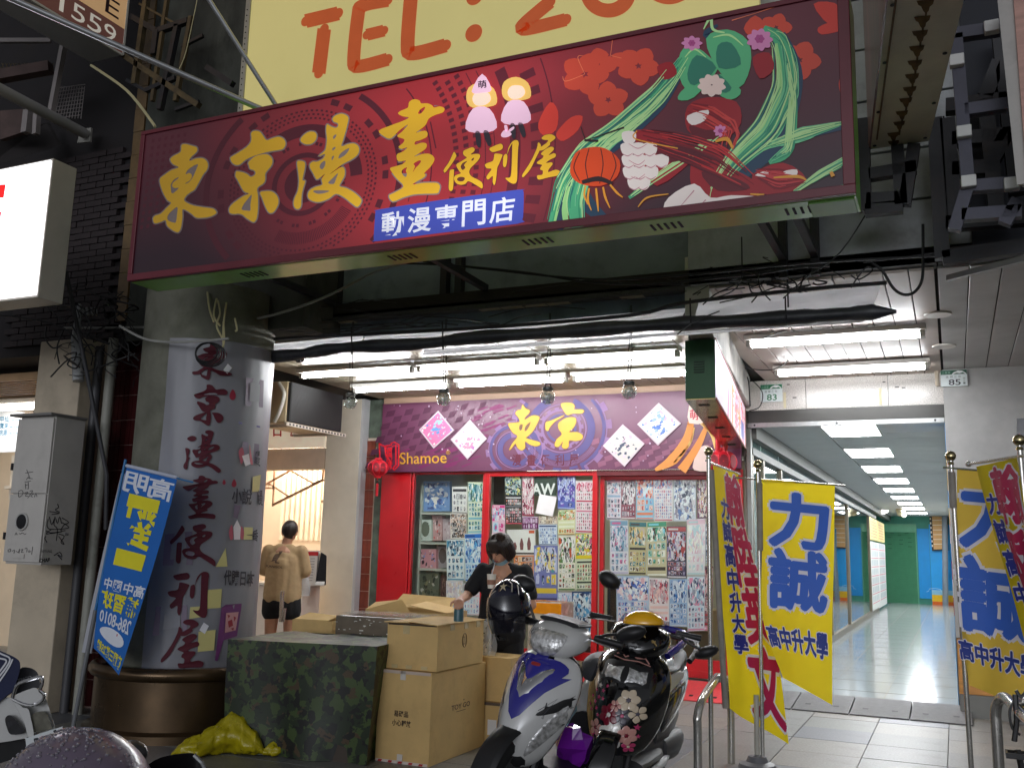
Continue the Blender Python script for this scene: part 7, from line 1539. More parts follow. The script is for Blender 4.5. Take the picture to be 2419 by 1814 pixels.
# yellow plastic bag on the ground
yg=mat('yellow_plastic',(206,190,24),rough=.28,var=.1,vs=10,bump=.4,bs=40,trans=.35);b=B();rd=random.Random(11)
from mathutils import noise
ctl=[(682,1786,.01,.01),(668,1782,.06,.05),(645,1784,.07,.06),(622,1786,.03,.035),(604,1782,.1,.09),(575,1776,.16,.15),(545,1774,.17,.16),(510,1778,.14,.12),(470,1784,.12,.09),(430,1786,.09,.06),(405,1786,.03,.02)]
secs=[];ax_=(Zp(400,1788)-Zp(680,1790)).normalized();pr=V((-ax_.y,ax_.x,0))
for i in range(61):
    t=i/60*(len(ctl)-1);k=min(int(t),len(ctl)-2);f_=t-k;f_=f_*f_*(3-2*f_);q=[ctl[k][z]*(1-f_)+ctl[k+1][z]*f_ for z in range(4)];c=Zp(q[0],q[1]);row=[]
    for a in range(40):
        d_=V((math.cos(a*.15708),math.sin(a*.15708),0));p=c+pr*d_.x*q[2]+V((0,0,q[3]*.8+d_.y*q[3]));w=noise.noise(p*8)*.05+abs(noise.noise(p*17))*.05+abs(noise.noise(p*41))*.022-.03
        p += (pr*d_.x+V((0,0,d_.y)))*w*min(1,q[2]*12);p.z=max(p.z,.004);row.append(p)
    secs.append(row)
_solo('plastic_bag',b.loft(secs),yg,'crumpled yellow plastic bag on the ground before the camouflage cover','plastic bag',smooth=True,ang=180)
# ================================================================ SCOOTERS
tyre=mat('tyre_rubber',(26,26,26),rough=.8);plastic=mat('black_plastic',(30,30,32),rough=.45,var=.2,vs=20);gloss_blk=mat('gloss_black_paint',(10,10,12),rough=.12,coat=1,var=.1);wht_p=mat('pearl_white_paint',(206,206,204),rough=.2,coat=.7,var=.03,dirt=.06,ds=6);blue_p=mat('royal_blue_paint',(36,34,140),rough=.18,coat=.8,var=.05);chrome=mat('chrome',(210,210,212),rough=.07,metal=1);seat_g=mat('seat_grey_vinyl',(74,74,78),rough=.5,var=.12,bump=.15,bs=200);lens=mat('clear_lens',(232,232,228),rough=.1,metal=.5,var=.6,vs=40,coat=1,bump=.8,bs=55)
def usec(z,hw,xf,xe,n=9,th=.03):
    f=[(xe+(xf-xe)*(1-abs(2*i/(n-1)-1)**2.2),hw*(1-2*i/(n-1)),z) for i in range(n)];return f+[(x-th,y*.9,z) for x,y,_ in reversed(f)]
def xsec(x,hw,z0,z1,n=14,p=2.6):
    o=[]
    for i in range(n):
        a=6.28319*i/n;c,s_=math.cos(a),math.sin(a);o.append((x,hw*math.copysign(abs(c)**(2/p),c),(z0+z1)/2+(z1-z0)/2*math.copysign(abs(s_)**(2/p),s_)))
    return o
t2=[None]
def wheel(par,x,r=.25):
    w=obj('wheel',B().tube([(x+math.cos(a*.2244)*(r-.05),0,r+math.sin(a*.2244)*(r-.05)) for a in range(28)],.05,10,closed=True),tyre,par,smooth=True,local=True)
    obj('rim',B().lathe([(.03,-.05),(r-.11,-.03),(r-.09,-.04),(r-.09,.04),(r-.11,.03),(.03,.05)],(x,0,r),24,(0,1,0)),alu,w,smooth=True,local=True)
def mirror(par,base,tip,sz,tilt=0.):
    m=obj('mirror',B().loft([[(tip[0]+dx,tip[1]+sz[0]*math.cos(a*.5236)*k,tip[2]+sz[1]*math.sin(a*.5236)*k+tilt*math.cos(a*.5236)*sz[0]*k) for a in range(12)] for dx,k in ((-.02,.9),(0,1),(.03,.75),(.045,.3))]),plastic,par,smooth=True,local=True,ang=50)
    obj('mirror_glass',B().lathe([(sz[1]*.82,-.0005),(sz[1]*.82,0)],(tip[0]-.021,tip[1],tip[2]),16,(1,0,0)),chrome,m,local=True)
    obj('mirror_stalk',B().tube(spline([base,((base[0]+tip[0])/2+.02,base[1]*.6+tip[1]*.4,(base[2]+tip[2])/2),tip],4),.008,8),plastic,par,smooth=True,local=True);return m
def bars(par,x,z,hw=.31,m=plastic):
    for s_ in (-1,1):
        obj('grip',B().tube([(x,s_*(hw-.13),z),(x-.03,s_*hw,z-.005),(x-.035,s_*(hw+.015),z-.006)],[.017,.018,.02],10),m,par,smooth=True,local=True)
        obj('brake_lever',B().tube([(x+.03,s_*(hw-.16),z-.005),(x+.045,s_*(hw-.06),z-.012),(x+.03,s_*(hw+.02),z-.02)],.006,6),chrome,par,smooth=True,local=True)
LEAN=R(-9);KW=1.1
def scooter(label,loc,rotz,spec):
    t=thing('scooter',label,'scooter',loc,'scooters parked before the comic shop',rotz);t.rotation_euler.x=LEAN;body,trim,seatm=spec['body'],spec['trim'],spec['seat'];k=spec.get('wide',1.)
    wheel(t,.63);wheel(t,-.6)
    L=dict(local=True,smooth=True)
    o=obj('fender',B().loft([[(.63+math.cos(a)*(.29 if q < 3 else .275),(-.07,-.05,.05,.07,.05,-.05)[q if q < 6 else 0],.25+math.sin(a)*(.29 if 0 < q < 3 else .265)) for q in range(6)] for a in [.15+.2*i for i in range(11)]]),plastic if not spec.get('art') else gloss_blk,t,sub=1,**L)
    obj('fork',B().tube([(.6,.085,.27),(.46,.07,.62)],.02,8).tube([(.6,-.085,.27),(.46,-.07,.62)],.02,8),plastic,t,**L)
    sec=spec['shield']
    sh_=obj('leg_shield',B().loft([usec(*q) for q in sec]),body,t,sub=2,ang=60,**L)
    t2[0]=on_mesh(sh_)
    obj('inner_shield',B().loft([usec(z_,hw*.93,xe-.012,xe-.03,9,.03) for z_,hw,xf,xe in sec]),plastic,t,sub=1,**L)
    obj('steering_column',B().tube([(.46,0,.62),(.36,0,.98)],.05,10),plastic,t,**L)
    obj('floorboard',B().loft([xsec(x,hw,.24,.31) for x,hw in ((.42,.15),(.3,.17),(0,.18),(-.12,.16))]),plastic,t,**L)
    obj('floor_rail',B().loft([xsec(x,hw,.2,.26) for x,hw in ((.4,.19),(0,.21),(-.3,.18))]),trim,t,**L)
    sd=obj('side_panel',B().loft([xsec(x,hw,z0,z1) for x,hw,z0,z1 in ((-.06,.11,.3,.56),(-.16,.16,.3,.7),(-.35,.19,.38,.73),(-.6,.185,.5,.76),(-.82,.14,.6,.78),(-.93,.07,.68,.78))]),body,t,sub=1,**L)
    obj('under_body',B().loft([xsec(x,hw,z0,z1) for x,hw,z0,z1 in ((-.05,.12,.22,.5),(-.3,.15,.22,.5),(-.62,.14,.3,.56),(-.8,.08,.45,.6))]),plastic,t,**L)
    obj('seat',B().loft([xsec(x,hw,z0,z1) for x,hw,z0,z1 in ((-.02,.07,.66,.74),(-.08,.11,.66,.8),(-.25,.155,.68,.81),(-.42,.15,.68,.79),(-.5,.155,.69,.84),(-.72,.14,.72,.87),(-.85,.09,.76,.86))]),seatm,t,sub=1,**L)
    obj('grab_rail',B().tube(spline([(-.62,.16,.8),(-.8,.17,.87),(-.95,.11,.9),(-.98,0,.9),(-.95,-.11,.9),(-.8,-.17,.87),(-.62,-.16,.8)],5),.021,8),spec['rail'],t,**L)
    obj('tail_lamp',B().ell((-.92,0,.74),(.04,.07,.035),12,8),mat('tail_red',(160,16,20),rough=.15,coat=.6),t,**L)
    obj('exhaust',B().tube([(-.2,-.16,.2),(-.45,-.2,.26),(-.9,-.21,.34)],[.03,.055,.06],12),plastic,t,**L)
    obj('engine_case',B().loft([xsec(x,hw,z0,z1) for x,hw,z0,z1 in ((-.2,.06,.18,.34),(-.45,.1,.17,.36),(-.68,.08,.18,.34))]),mat('engine_grey',(60,60,62),rough=.5),t,**L).data.transform(Matrix.Translation((0,.11,0)))
    obj('kick_stand',B().tube([(-.25,.12,.2),(-.32,.2,.03),(-.2,.22,.015)],.014,8),plastic,t,**L)
    obj('license_plate',B().box(-1.0,-.1,.5,-.985,.1,.62),flat((226,228,226)),t,local=True)
    return t,L
from mathutils.bvhtree import BVHTree
def on_mesh(o):
    bpy.context.view_layer.update();dg=bpy.context.evaluated_depsgraph_get();me=bpy.data.meshes.new_from_object(o.evaluated_get(dg))
    bv=BVHTree.FromPolygons([v.co.copy() for v in me.vertices],[tuple(p.vertices) for p in me.polygons]);bpy.data.meshes.remove(me)
    def f(y,z,d=.004):
        h=bv.ray_cast(V((2,y,z)),V((-1,0,0)))
        if h[0] is None:h=bv.find_nearest(V((.7,y,z)))
        n=h[1] if h[1].x > 0 else -h[1];return h[0]+n*d*.6
    return f
def patch(name,pts,f,m,par,d=.006,k=1):
    b=B();P=smooth2(pts,3) if k else pts;n=len(P);c=(sum(p[0] for p in P)/n,sum(p[1] for p in P)/n);rings=5
    vs=[f(c[0]+(x-c[0])*r/rings,c[1]+(y-c[1])*r/rings,d*(1 if r < rings else .35)) for r in range(1,rings+1) for x,y in P]+[f(c[0],c[1],d)]
    fs=[(r*n+i,r*n+(i+1) % n,(r+1)*n+(i+1) % n,(r+1)*n+i) for r in range(rings-1) for i in range(n)]+[(rings*n,i,(i+1) % n) for i in range(n)]
    b.add(vs,fs);return obj(name,b,m,par,smooth=True,local=True,ang=80)
def place(p,rz,px,py,k=1.):
    q=Matrix.Rotation(rz,3,'Z') @ Matrix.Rotation(LEAN,3,'X') @ (V(p)*k);w=Zp(px,py,q.z);return (w.x-q.x,w.y-q.y,0)
# --- white scooter with blue trim
secW=[(.32,.08,.7,.6),(.42,.15,.74,.56),(.56,.2,.72,.5),(.7,.225,.65,.45),(.8,.2,.57,.42),(.87,.13,.5,.42)]
w_,L=scooter('white scooter with a royal blue chevron and a dark helmet hung on it',place((.5,0,.9),R(-100),1288,1524,KW),R(-100),dict(body=wht_p,trim=plastic,seat=seat_g,rail=blue_p,shield=secW))
w_.scale=(KW,)*3;fW=t2[0];mk2=lambda l,s_:[(y*s_,z) for y,z in l]
patch('blue_chevron',[(-.12,.855),(0,.862),(.12,.855),(.185,.8),(.1,.7),(0,.56),(-.1,.7),(-.185,.8)],fW,blue_p,w_,.009)
patch('chrome_chevron',[(-.1,.79),(0,.65),(.1,.79),(.075,.8),(0,.71),(-.075,.8)],fW,chrome,w_,.014);patch('chevron_centre',[(-.07,.82),(0,.83),(.07,.82),(.06,.79),(0,.73),(-.06,.79)],fW,blue_p,w_,.017)
patch('badge',[(-.025,.815),(.025,.815),(.025,.8),(-.025,.8)],fW,flat((150,40,40)),w_,.02)
for s_ in (-1,1):patch('turn_signal',mk2([(.19,.66),(.2,.6),(.14,.48),(.08,.4),(.09,.46),(.14,.58)],s_),fW,lens,w_,.008);patch('shield_edge',mk2([(.2,.7),(.215,.66),(.2,.64),(.12,.6),(.1,.61)],s_),fW,plastic,w_,.004)
patch('lower_grille',[(-.07,.4),(.07,.4),(.055,.335),(-.055,.335)],fW,plastic,w_,.006)
b=B()
for l in ([(-.1,.6),(-.12,.5),(-.08,.42)],[(-.11,.52),(-.06,.45),(-.08,.4)],[(.1,.62),(.15,.68),(.12,.6)],[(-.09,.47),(-.03,.42)]):b.tube([fW(y,z,.006) for y,z in l],.0018,4)
obj('swirl_decal',b,flat((70,70,80)),w_,local=True)
hc=obj('handlebar_cover',B().loft([xsec(x,hw,z0,z1) for x,hw,z0,z1 in ((.24,.08,.9,1.0),(.3,.17,.87,1.02),(.4,.17,.84,1.02),(.48,.13,.84,.98),(.53,.06,.86,.94))]),wht_p,w_,sub=1,**L)
fH=on_mesh(hc)
patch('headlight',[(-.1,.965),(0,.975),(.1,.965),(.09,.9),(.04,.855),(-.04,.855),(-.09,.9)],fH,lens,w_,.014)
obj('cover_top',B().loft([xsec(x,hw,z0,z1) for x,hw,z0,z1 in ((.24,.06,.99,1.02),(.3,.14,1.0,1.035),(.4,.12,1.0,1.03))]),plastic,w_,**L)
bars(w_,.31,.965,.3);mirror(w_,(.32,.2,.98),(.3,.36,1.03),(.085,.045),.35);mirror(w_,(.32,-.2,.98),(.28,-.33,1.14),(.08,.05))
obj('silver_side_sticker',B().loft([[(x,.2,z-.004),(x,.203,z),(x,.2,z+.004)] for x,z in ((-.2,.6),(-.5,.68),(-.75,.72))]),alu,w_,local=True)
for s_ in (1,):obj('side_swoosh',B().loft([xsec(x,.014,z0,z1,8) for x,z0,z1 in ((-.08,.33,.36),(-.2,.38,.52),(-.45,.48,.66),(-.7,.6,.72),(-.85,.67,.7))]),wht_p,w_,sub=1,**L).data.transform(Matrix.Translation((0,.185,0)))
obj('dark_lower_side',B().loft([xsec(x,.012,z0,z1,8) for x,z0,z1 in ((-.06,.31,.4),(-.25,.33,.46),(-.5,.42,.54),(-.7,.52,.6))]),plastic,w_,sub=1,**L).data.transform(Matrix.Translation((0,.178,0)))
Mw=lambda t,p:Matrix.Translation(t.location) @ Matrix.Rotation(t.rotation_euler.z,4,'Z') @ Matrix.Rotation(LEAN,4,'X') @ (V(p)*t.scale.x)
def crumple(b,c,r,seed,n=14,m=10,k=.3):
    rd=random.Random(seed);nb_=len(b.v);b.ell(c,r,n,m)
    for i in range(nb_,len(b.v)):b.v[i]=V(c)+(b.v[i]-V(c))*(1+rd.uniform(-k,k))
    return b
_solo('purple_bag',crumple(B(),Mw(w_,(.2,.08,.38)),(.11,.09,.1),3,9,6),mat('purple_film',(120,30,160),rough=.2,coat=.6),'shiny purple plastic bag on the floorboard of the white scooter','plastic bag')
_solo('cyan_bag',crumple(B(),Mw(w_,(.24,.02,.62)),(.05,.1,.14),8,9,6,.2),mat('cyan_film',(170,214,220),rough=.3,trans=.2),'pale cyan plastic bag hanging behind the shield of the white scooter','plastic bag')
# --- helmet with a star on the right mirror
hpos=Mw(w_,(.3,-.24,1.08));hpos=D(1204,1428,(hpos-EYE).dot(fwd));HT=thing('helmet','dark blue open helmet with a cream star and smoked visor on the white scooter','helmet',hpos)
hd=math.atan2(-hpos.y,-hpos.x)-.35;Hx=V((math.cos(hd),math.sin(hd),0));Hy=V((-Hx.y,Hx.x,0));rotH=Matrix((Hx,Hy,V((0,0,1)))).transposed();rotH=rotH @ Matrix.Rotation(R(8),3,'X')
hn=mat('helmet_navy',(14,16,40),rough=.12,coat=1,var=.2,vs=3);b=B();b.ell(hpos,(.15,.125,.15),28,18,rotH,-.45,1.);obj('shell',b,hn,HT,smooth=True)
obj('brim_rubber',B().tube([hpos+rotH @ V((math.cos(a*.224)*.136,math.sin(a*.224)*.114,-.068)) for a in range(28)],.008,6,closed=True),plastic,HT,smooth=True)
hp=lambda a,e,k=1.01:hpos+rotH @ V((.15*k*math.cos(e)*math.cos(a),.125*k*math.cos(e)*math.sin(a),.15*k*math.sin(e)))
vis=B().grid([[hp(-1.15+2.3*i/18,.35-.95*j/8,1.05+.05*j/8)+V((0,0,-.06*j/8)) for i in range(19)] for j in range(9)]);obj('visor',vis,mat('smoked_visor',(14,12,26),rough=.05,alpha=.72,coat=1),HT,smooth=True)
b=B();sp=[]
for i in range(10):r_=.27 if i % 2 == 0 else .09;a=i*.628+.3;sp.append((math.cos(a)*r_*1.1,math.sin(a)*r_))
b.add([hp(.12+x,.78+y,1.02) for x,y in sp]+[hp(.12,.78,1.025)],[(10,i,(i+1) % 10) for i in range(10)]);obj('cream_star',b,flat((196,182,150),rough=.2),HT)
b=B()
for l in ([(-.9,.2),(-.6,.75),(-.2,1.1)],[(.6,.5),(.75,.9),(.5,1.2)],[(.9,.3),(1.1,.8)],[(-.35,.62),(-.7,.45)]):b.tube([hp(x,y,1.012) for x,y in l],.004,5)
obj('pale_flames',b,flat((170,164,150),rough=.2),HT);obj('chin_strap',B().tube(spline([hpos+rotH @ V((.02,-.1,-.06)),hpos+rotH @ V((.05,-.08,-.17)),hpos+rotH @ V((.09,-.02,-.19))]),.009,6),plastic,HT);obj('strap_buckle',B().bar(hpos+rotH @ V((.05,-.085,-.165)),hpos+rotH @ V((.08,-.05,-.19)),.02,.01),chrome,HT)
# --- black scooter with a printed front
secB=[(.36,.13,.72,.6),(.44,.2,.76,.54),(.56,.245,.75,.48),(.7,.26,.7,.43),(.82,.25,.62,.4),(.9,.2,.53,.38),(.95,.1,.47,.38)]
k_,L=scooter('black scooter with pink flowers printed on its big glossy front',place((.6,0,.79),R(-86),1476,1600),R(-86),dict(body=gloss_blk,trim=plastic,seat=mat('seat_black_vinyl',(26,26,28),rough=.5),rail=plastic,shield=secB,art=1))
fB=t2[0]
patch('headlight_bezel',[(-.135,.86),(0,.87),(.135,.86),(.14,.775),(.12,.755),(-.12,.755),(-.14,.775)],fB,plastic,k_,.006)
for s_ in (-1,1):patch('headlight',mk2([(.012,.85),(.12,.84),(.125,.785),(.11,.77),(.012,.77)],s_),fB,lens,k_,.012,0)
pkk=[flat(c,rough=.15,coat=1) for c in ((196,60,110),(206,150,140),(214,196,170),(120,24,44),(84,80,92),(226,222,214))]
rd=random.Random(6)
def star5(cx,cz,r,m,d=.005):
    P=[(cx+math.sin(i*.628)*(r if i % 2 == 0 else r*.45),cz+math.cos(i*.628)*(r if i % 2 == 0 else r*.45)) for i in range(10)];patch('star_decal',P,fB,m,k_,d,0)
for cx,cz,r_,m in ((-.13,.72,.016,5),(-.1,.7,.014,0),(-.12,.66,.014,0),(-.15,.69,.012,0),(-.14,.63,.014,0),(-.09,.66,.013,0),(-.17,.65,.011,0),(-.12,.6,.013,0),(-.16,.58,.013,0),(-.08,.73,.012,0),(-.18,.6,.011,0),(-.1,.57,.012,0),(-.12,.46,.03,0),(.13,.55,.02,0),(.14,.5,.014,0)):star5(cx,cz,r_,pkk[m])
# plain stand-in for the printed figure: a ribboned bunch of petals
for cx,cz,r_,m,n_,a_ in ((.06,.685,.062,2,6,.2),(.12,.62,.05,2,5,.9),(.045,.6,.05,4,5,.1),(-.03,.59,.062,3,6,.5),(.0,.645,.035,1,5,0),(-.1,.5,.05,1,5,.3),(.0,.485,.078,5,7,.1),(.085,.5,.055,1,6,.7),(.1,.44,.036,0,5,.4),(-.05,.44,.036,1,5,.2)):
    for q_ in range(n_):
        a=a_+6.283*q_/n_;c_,s2=math.cos(a),math.sin(a);w_2=r_*.36;patch('petal_decal',[(cx+c_*r_*.15,cz+s2*r_*.15),(cx+c_*r_*.65-s2*w_2,cz+s2*r_*.65+c_*w_2),(cx+c_*r_,cz+s2*r_),(cx+c_*r_*.65+s2*w_2,cz+s2*r_*.65-c_*w_2)],fB,pkk[m],k_,.004+.0006*q_)
    patch('petal_heart',[(cx+math.cos(a)*r_*.2,cz+math.sin(a)*r_*.2) for a in (0,1.05,2.1,3.14,4.2,5.24)],fB,pkk[(m+2) % 6],k_,.0095)
b=B().tube([fB(y,z,.008) for y,z in [(.02+.03*math.cos(a*.4),.47+.018*math.sin(a*.8)) for a in range(16)]],.004,5).tube([fB(y,z,.008) for y,z in ((0,.455),(-.03,.43),(-.02,.42))],.004,5);obj('ribbon_decal',b,gloss_blk,k_,local=True)
b=B().tube([fB(y,z,.006) for y,z in ((-.09,.9),(-.06,.91),(-.03,.895),(0,.91),(.04,.9),(.08,.905),(.11,.88))],.004,5).tube([fB(y,z,.006) for y,z in ((-.1,.885),(-.03,.88),(.05,.885),(.12,.87))],.003,5);obj('pink_line_decal',b,pkk[1],k_,local=True)
obj('handlebar_cover',B().loft([xsec(x,hw,z0,z1) for x,hw,z0,z1 in ((.2,.1,.98,1.06),(.28,.19,.94,1.1),(.38,.2,.9,1.1),(.48,.14,.88,1.04),(.54,.06,.9,.98))]),gloss_blk,k_,sub=1,**L);obj('neck_cover',B().loft([xsec(x,hw,z0,z1) for x,hw,z0,z1 in ((.28,.1,.8,.96),(.38,.15,.8,.96),(.48,.12,.84,.95))]),plastic,k_,sub=1,**L)
bars(k_,.3,1.07,.33);mirror(k_,(.32,-.22,1.1),(.3,-.26,1.3),(.075,.055),-.2);mirror(k_,(.32,.22,1.06),(.32,.4,1.0),(.07,.04),.4)
obj('windscreen',B().grid([[(.5-.22*j/6-1.6*(y_*(1-.2*j/6))**2,y_*(1-.25*j/6),.96+.16*j/6) for y_ in [-.19+.38*i/12 for i in range(13)]] for j in range(7)]),pane_mat('screen_film',(190,190,200),.1),k_,**L)
for i in range(2):b=B();c_=V((.47,.04+.07*i,1.02-.03*i));[b.tube([c_+V((.01,math.cos(a)*.022,math.sin(a)*.03)),c_+V((.012,math.cos(a+2)*.02,math.sin(a+2)*.03))],.005,4) for a in (0,1,2,3.5)];obj('tan_decal',b,flat((176,150,96)),k_,local=True)
hq=V((.42,.02,1.1));hh=thing('helmet','small yellow bowl helmet resting on the black scooter handlebar','helmet',Mw(k_,hq));yw=mat('helmet_yellow',(238,176,10),rough=.12,coat=1)
c_=Mw(k_,hq);obj('shell',B().ell(c_,(.125,.105,.075),26,12,None,-.15,1.),yw,hh,smooth=True);obj('rim',B().tube([c_+V((math.cos(a*.224)*.124,math.sin(a*.224)*.104,-.01)) for a in range(28)],.006,6,closed=True),plastic,hh,smooth=True)
# --- white scooter rear at the left edge
rz_=thing('scooter','white scooter tail with chrome rack and license plate at the lower left edge','scooter',(0,0,0),'scooters parked before the comic shop');dd=4.3;RD=ray(50,1660).normalized();Pd=lambda px,py,d=0.:D(px,py,dd+d);zl=zoomed(0,1480,4.9656);sh2=lambda l,d=0.:[Pd(*p,d) for p in zl(l)]
rz_.location=V((Pd(40,1700).x,Pd(40,1700).y+.2,0))
def slabp(nm,l,m,d=0.,th=.05,par=rz_,bev=.012):return obj(nm,B().prism([sh2(smooth2(l,3),d)],RD*th),m,par,smooth=True,bevel=bev)
slabp('tail_body',[(-300,860),(20,830),(120,830),(230,880),(420,870),(520,820),(560,900),(610,1060),(650,1190),(600,1220),(420,1280),(310,1290),(280,1310),(-300,1350)],wht_p,.05,.5)
slabp('tail_top',[(150,820),(390,715),(450,745),(500,800),(480,880),(400,910),(240,900)],wht_p,.0,.2);slabp('seat_end',[(150,760),(200,640),(240,490),(320,475),(400,500),(450,560),(470,700),(390,720),(170,790)],seat_g,.12,.3)
slabp('turn_signal',[(60,1080),(100,1035),(160,1060),(230,1140),(285,1240),(130,1262),(80,1180)],mat('smoked_lens',(40,40,44),rough=.08,coat=1,var=.6,vs=30),.02,.04);slabp('reversing_lamp',[(365,1060),(400,1010),(500,990),(545,1010),(610,1170),(580,1200),(420,1240),(385,1170)],mat('grey_lens',(96,94,84),rough=.08,coat=1,var=.5,vs=24),.015,.04)
slabp('tail_ridge',[(130,830),(170,830),(260,940),(330,960),(360,1060),(400,1280),(330,1290),(290,1140),(220,1000)],wht_p,.0,.04)
obj('under_tail',B().prism([sh2([(-300,1350),(280,1320),(330,1420),(300,1500),(-300,1700)],.1)],RD*.4),plastic,rz_)
obj('chrome_rack',B().tube(spline(sh2([(150,830),(190,700),(270,645),(450,590),(495,610),(490,680),(465,745)]),5),.008,8).tube(spline(sh2([(465,745),(515,790),(500,860),(400,915),(280,905),(150,845)]),5),.008,8),chrome,rz_,smooth=True)
lp=slabp('license_plate',[(300,1320),(320,1300),(710,1175),(730,1180),(755,1270),(740,1300),(430,1420),(330,1480)],flat((214,220,222)),-.02,.01,bev=0)
obj('plate_mark',B().prism([sh2([(395,1310),(440,1300),(470,1330),(450,1390),(430,1400),(400,1350)],-.023)],fwd*.002).prism([sh2([(620,1220),(650,1205),(665,1225),(640,1245)],-.023)],fwd*.002),flat((30,34,40)),lp)
b=B();text(b,'14',sh2([(340,1470),(420,1440),(410,1370),(330,1400)],-.023));obj('plate_digits',b,flat((30,34,40)),lp)
b=B();text(b,'YMCO',sh2([(208,645),(372,605),(366,572),(204,612)],.114),off=.03);obj('brand_lettering',b,flat((170,172,176)),rz_)
sm=thing('seat_pad','navy blue seat pad with white stripes on the white scooter tail','seat pad',Pd(10,1580));obj('pad',B().prism([sh2(smooth2([(-300,150),(0,280),(160,350),(235,420),(220,560),(160,720),(90,800),(-300,1000)],3),.03)],RD*.3),mat('navy_fabric',(22,30,66),rough=.55,var=.1),sm,smooth=True,bevel=.02)
b=B();Ms=lambda px,py:Pd(*zl([(px,py)])[0],.026)
for o_ in (0,42):ribbon(b,[(-120+o_*.2,250+o_),(20-o_,320+o_),(115-o_,372+o_*.5),(70-o_,480),(-60-o_,640)],[20]*5,Ms,k=4)
ribbon(b,[(148,378),(100,480),(0,630),(-60,720)],[18]*4,Ms,k=4);obj('white_stripes',b,flat((214,216,222)),sm)
# --- wet helmet and dark mirrors nearest to the camera
hw_=D(172,1930,2.45);wh=thing('helmet','mauve grey helmet beaded with raindrops at the bottom left','helmet',hw_);Rh=.205
obj('shell',B().ell(hw_,(Rh,Rh,Rh*1.06),40,24),mat('mauve_helmet',(112,100,118),rough=.3,coat=.4,var=.1,vs=4),wh,smooth=True);b=B();rd=random.Random(21)
for i in range(420):
    a,e=rd.uniform(-3.4,.3),rd.uniform(.15,1.5);d_=V((math.cos(e)*math.cos(a),math.cos(e)*math.sin(a),math.sin(e)*1.06));r_=rd.uniform(.0018,.0052);b.ell(hw_+d_*(Rh+r_*.2),(r_,r_,r_*.8),6,4)
tag(obj('raindrop',b,mat('water_drop',(128,124,134),rough=.03,coat=1,spec=1),wh,smooth=True),kind='stuff')
fs_=thing('scooter','dark scooter handlebar and mirrors at the very bottom left of the picture','scooter',D(330,1900,2.7),'scooters parked before the comic shop')
obj('mirror',B().ell(D(312,1775,2.75),(.055,.03,.032),18,12),mat('mirror_shell_grey',(60,58,58),rough=.3,coat=.3),fs_,smooth=True);obj('mirror_stalk',B().tube([D(300,1790,2.75),D(290,1880,2.7),D(300,1990,2.7)],.01,8),plastic,fs_)
obj('instrument_cover',B().prism([[D(*p,2.6) for p in smooth2([(340,1820),(380,1788),(440,1778),(462,1782),(486,1815),(500,1900),(340,1900)],3)]],ray(420,1810).normalized()*.1),gloss_blk,fs_,smooth=True,bevel=.01);obj('silver_edge',B().tube([D(*p,2.595) for p in ((458,1782),(476,1800),(486,1822))],.006,6),alu,fs_)
obj('body',B().loft([[D(x,y,2.6+dz) for x,y,dz in ((250,1960,0),(500,1960,0),(500,1960,.5),(250,1960,.5))],[D(x,y,2.6+dz) for x,y,dz in ((250,2600,0),(520,2600,0),(520,2600,.5),(250,2600,.5))]]),plastic,fs_)
# ================================================================ PEOPLE
skin=mat('skin',(196,146,118),rough=.5,var=.06,vs=20)
def flesh(name,segs,m,par,vox=.009,sm=5,ell=(),bump_=0):
    """one continuous surface grown from tapered limbs"""
    b=B()
    for p,r0,q,r1 in segs:
        p,q=V(p),V(q);n=7;b.tube([p.lerp(q,i/n) for i in range(n+1)],[r0+(r1-r0)*i/n for i in range(n+1)],14);b.ell(p,r0,14,8);b.ell(q,r1,14,8)
    for c,r,rot in ell:b.ell(c,r,20,14,rot)
    o=obj(name,b,m,par,smooth=True,ang=180)
    k=o.modifiers.new('remesh','REMESH');k.mode='VOXEL';k.voxel_size=vox;k.use_smooth_shade=True
    k=o.modifiers.new('smooth','SMOOTH');k.iterations=sm;k.factor=.5
    if bump_:
        tx=bpy.data.textures.new(name+'_folds','CLOUDS');tx.noise_scale=bump_[1];k=o.modifiers.new('folds','DISPLACE');k.texture=tx;k.strength=bump_[0];k.mid_level=.5;k.texture_coords='GLOBAL'
    return o
def frame_of(root,ang):
    d=V((math.cos(ang),math.sin(ang),0));return d
def hand(L,wrist,knuck,side,up_,curl=.5,ln=.075):
    """palm and five fingers: directions in the world"""
    w,k=V(wrist),V(knuck);d=(k-w).normalized();sd=V(side).normalized();u=V(up_).normalized();sg=[(w,.022,k,.024),(w+sd*.012,.02,k+sd*.026,.014),(w-sd*.012,.02,k-sd*.026,.014)]
    for i,(o_,l_) in enumerate(((-.03,.8),(-.01,.95),(.01,1.),(.03,.92))):
        a=k+sd*o_;m1=a+(d*math.cos(curl*.5)-u*math.sin(curl*.5))*ln*.45*l_;m2=m1+(d*math.cos(curl*1.5)-u*math.sin(curl*1.5))*ln*.33*l_;m3=m2+(d*math.cos(curl*2.4)-u*math.sin(curl*2.4))*ln*.25*l_
        sg += [(a,.0098,m1,.009),(m1,.009,m2,.0082),(m2,.0082,m3,.0068)]
    a=w+d*.03+sd*.03;m1=a+(d*.5+sd*.7-u*.3).normalized()*.035;m2=m1+(d*.75+sd*.15-u*.6).normalized()*.03;return sg+[(a,.013,m1,.0105),(m1,.0105,m2,.008)]
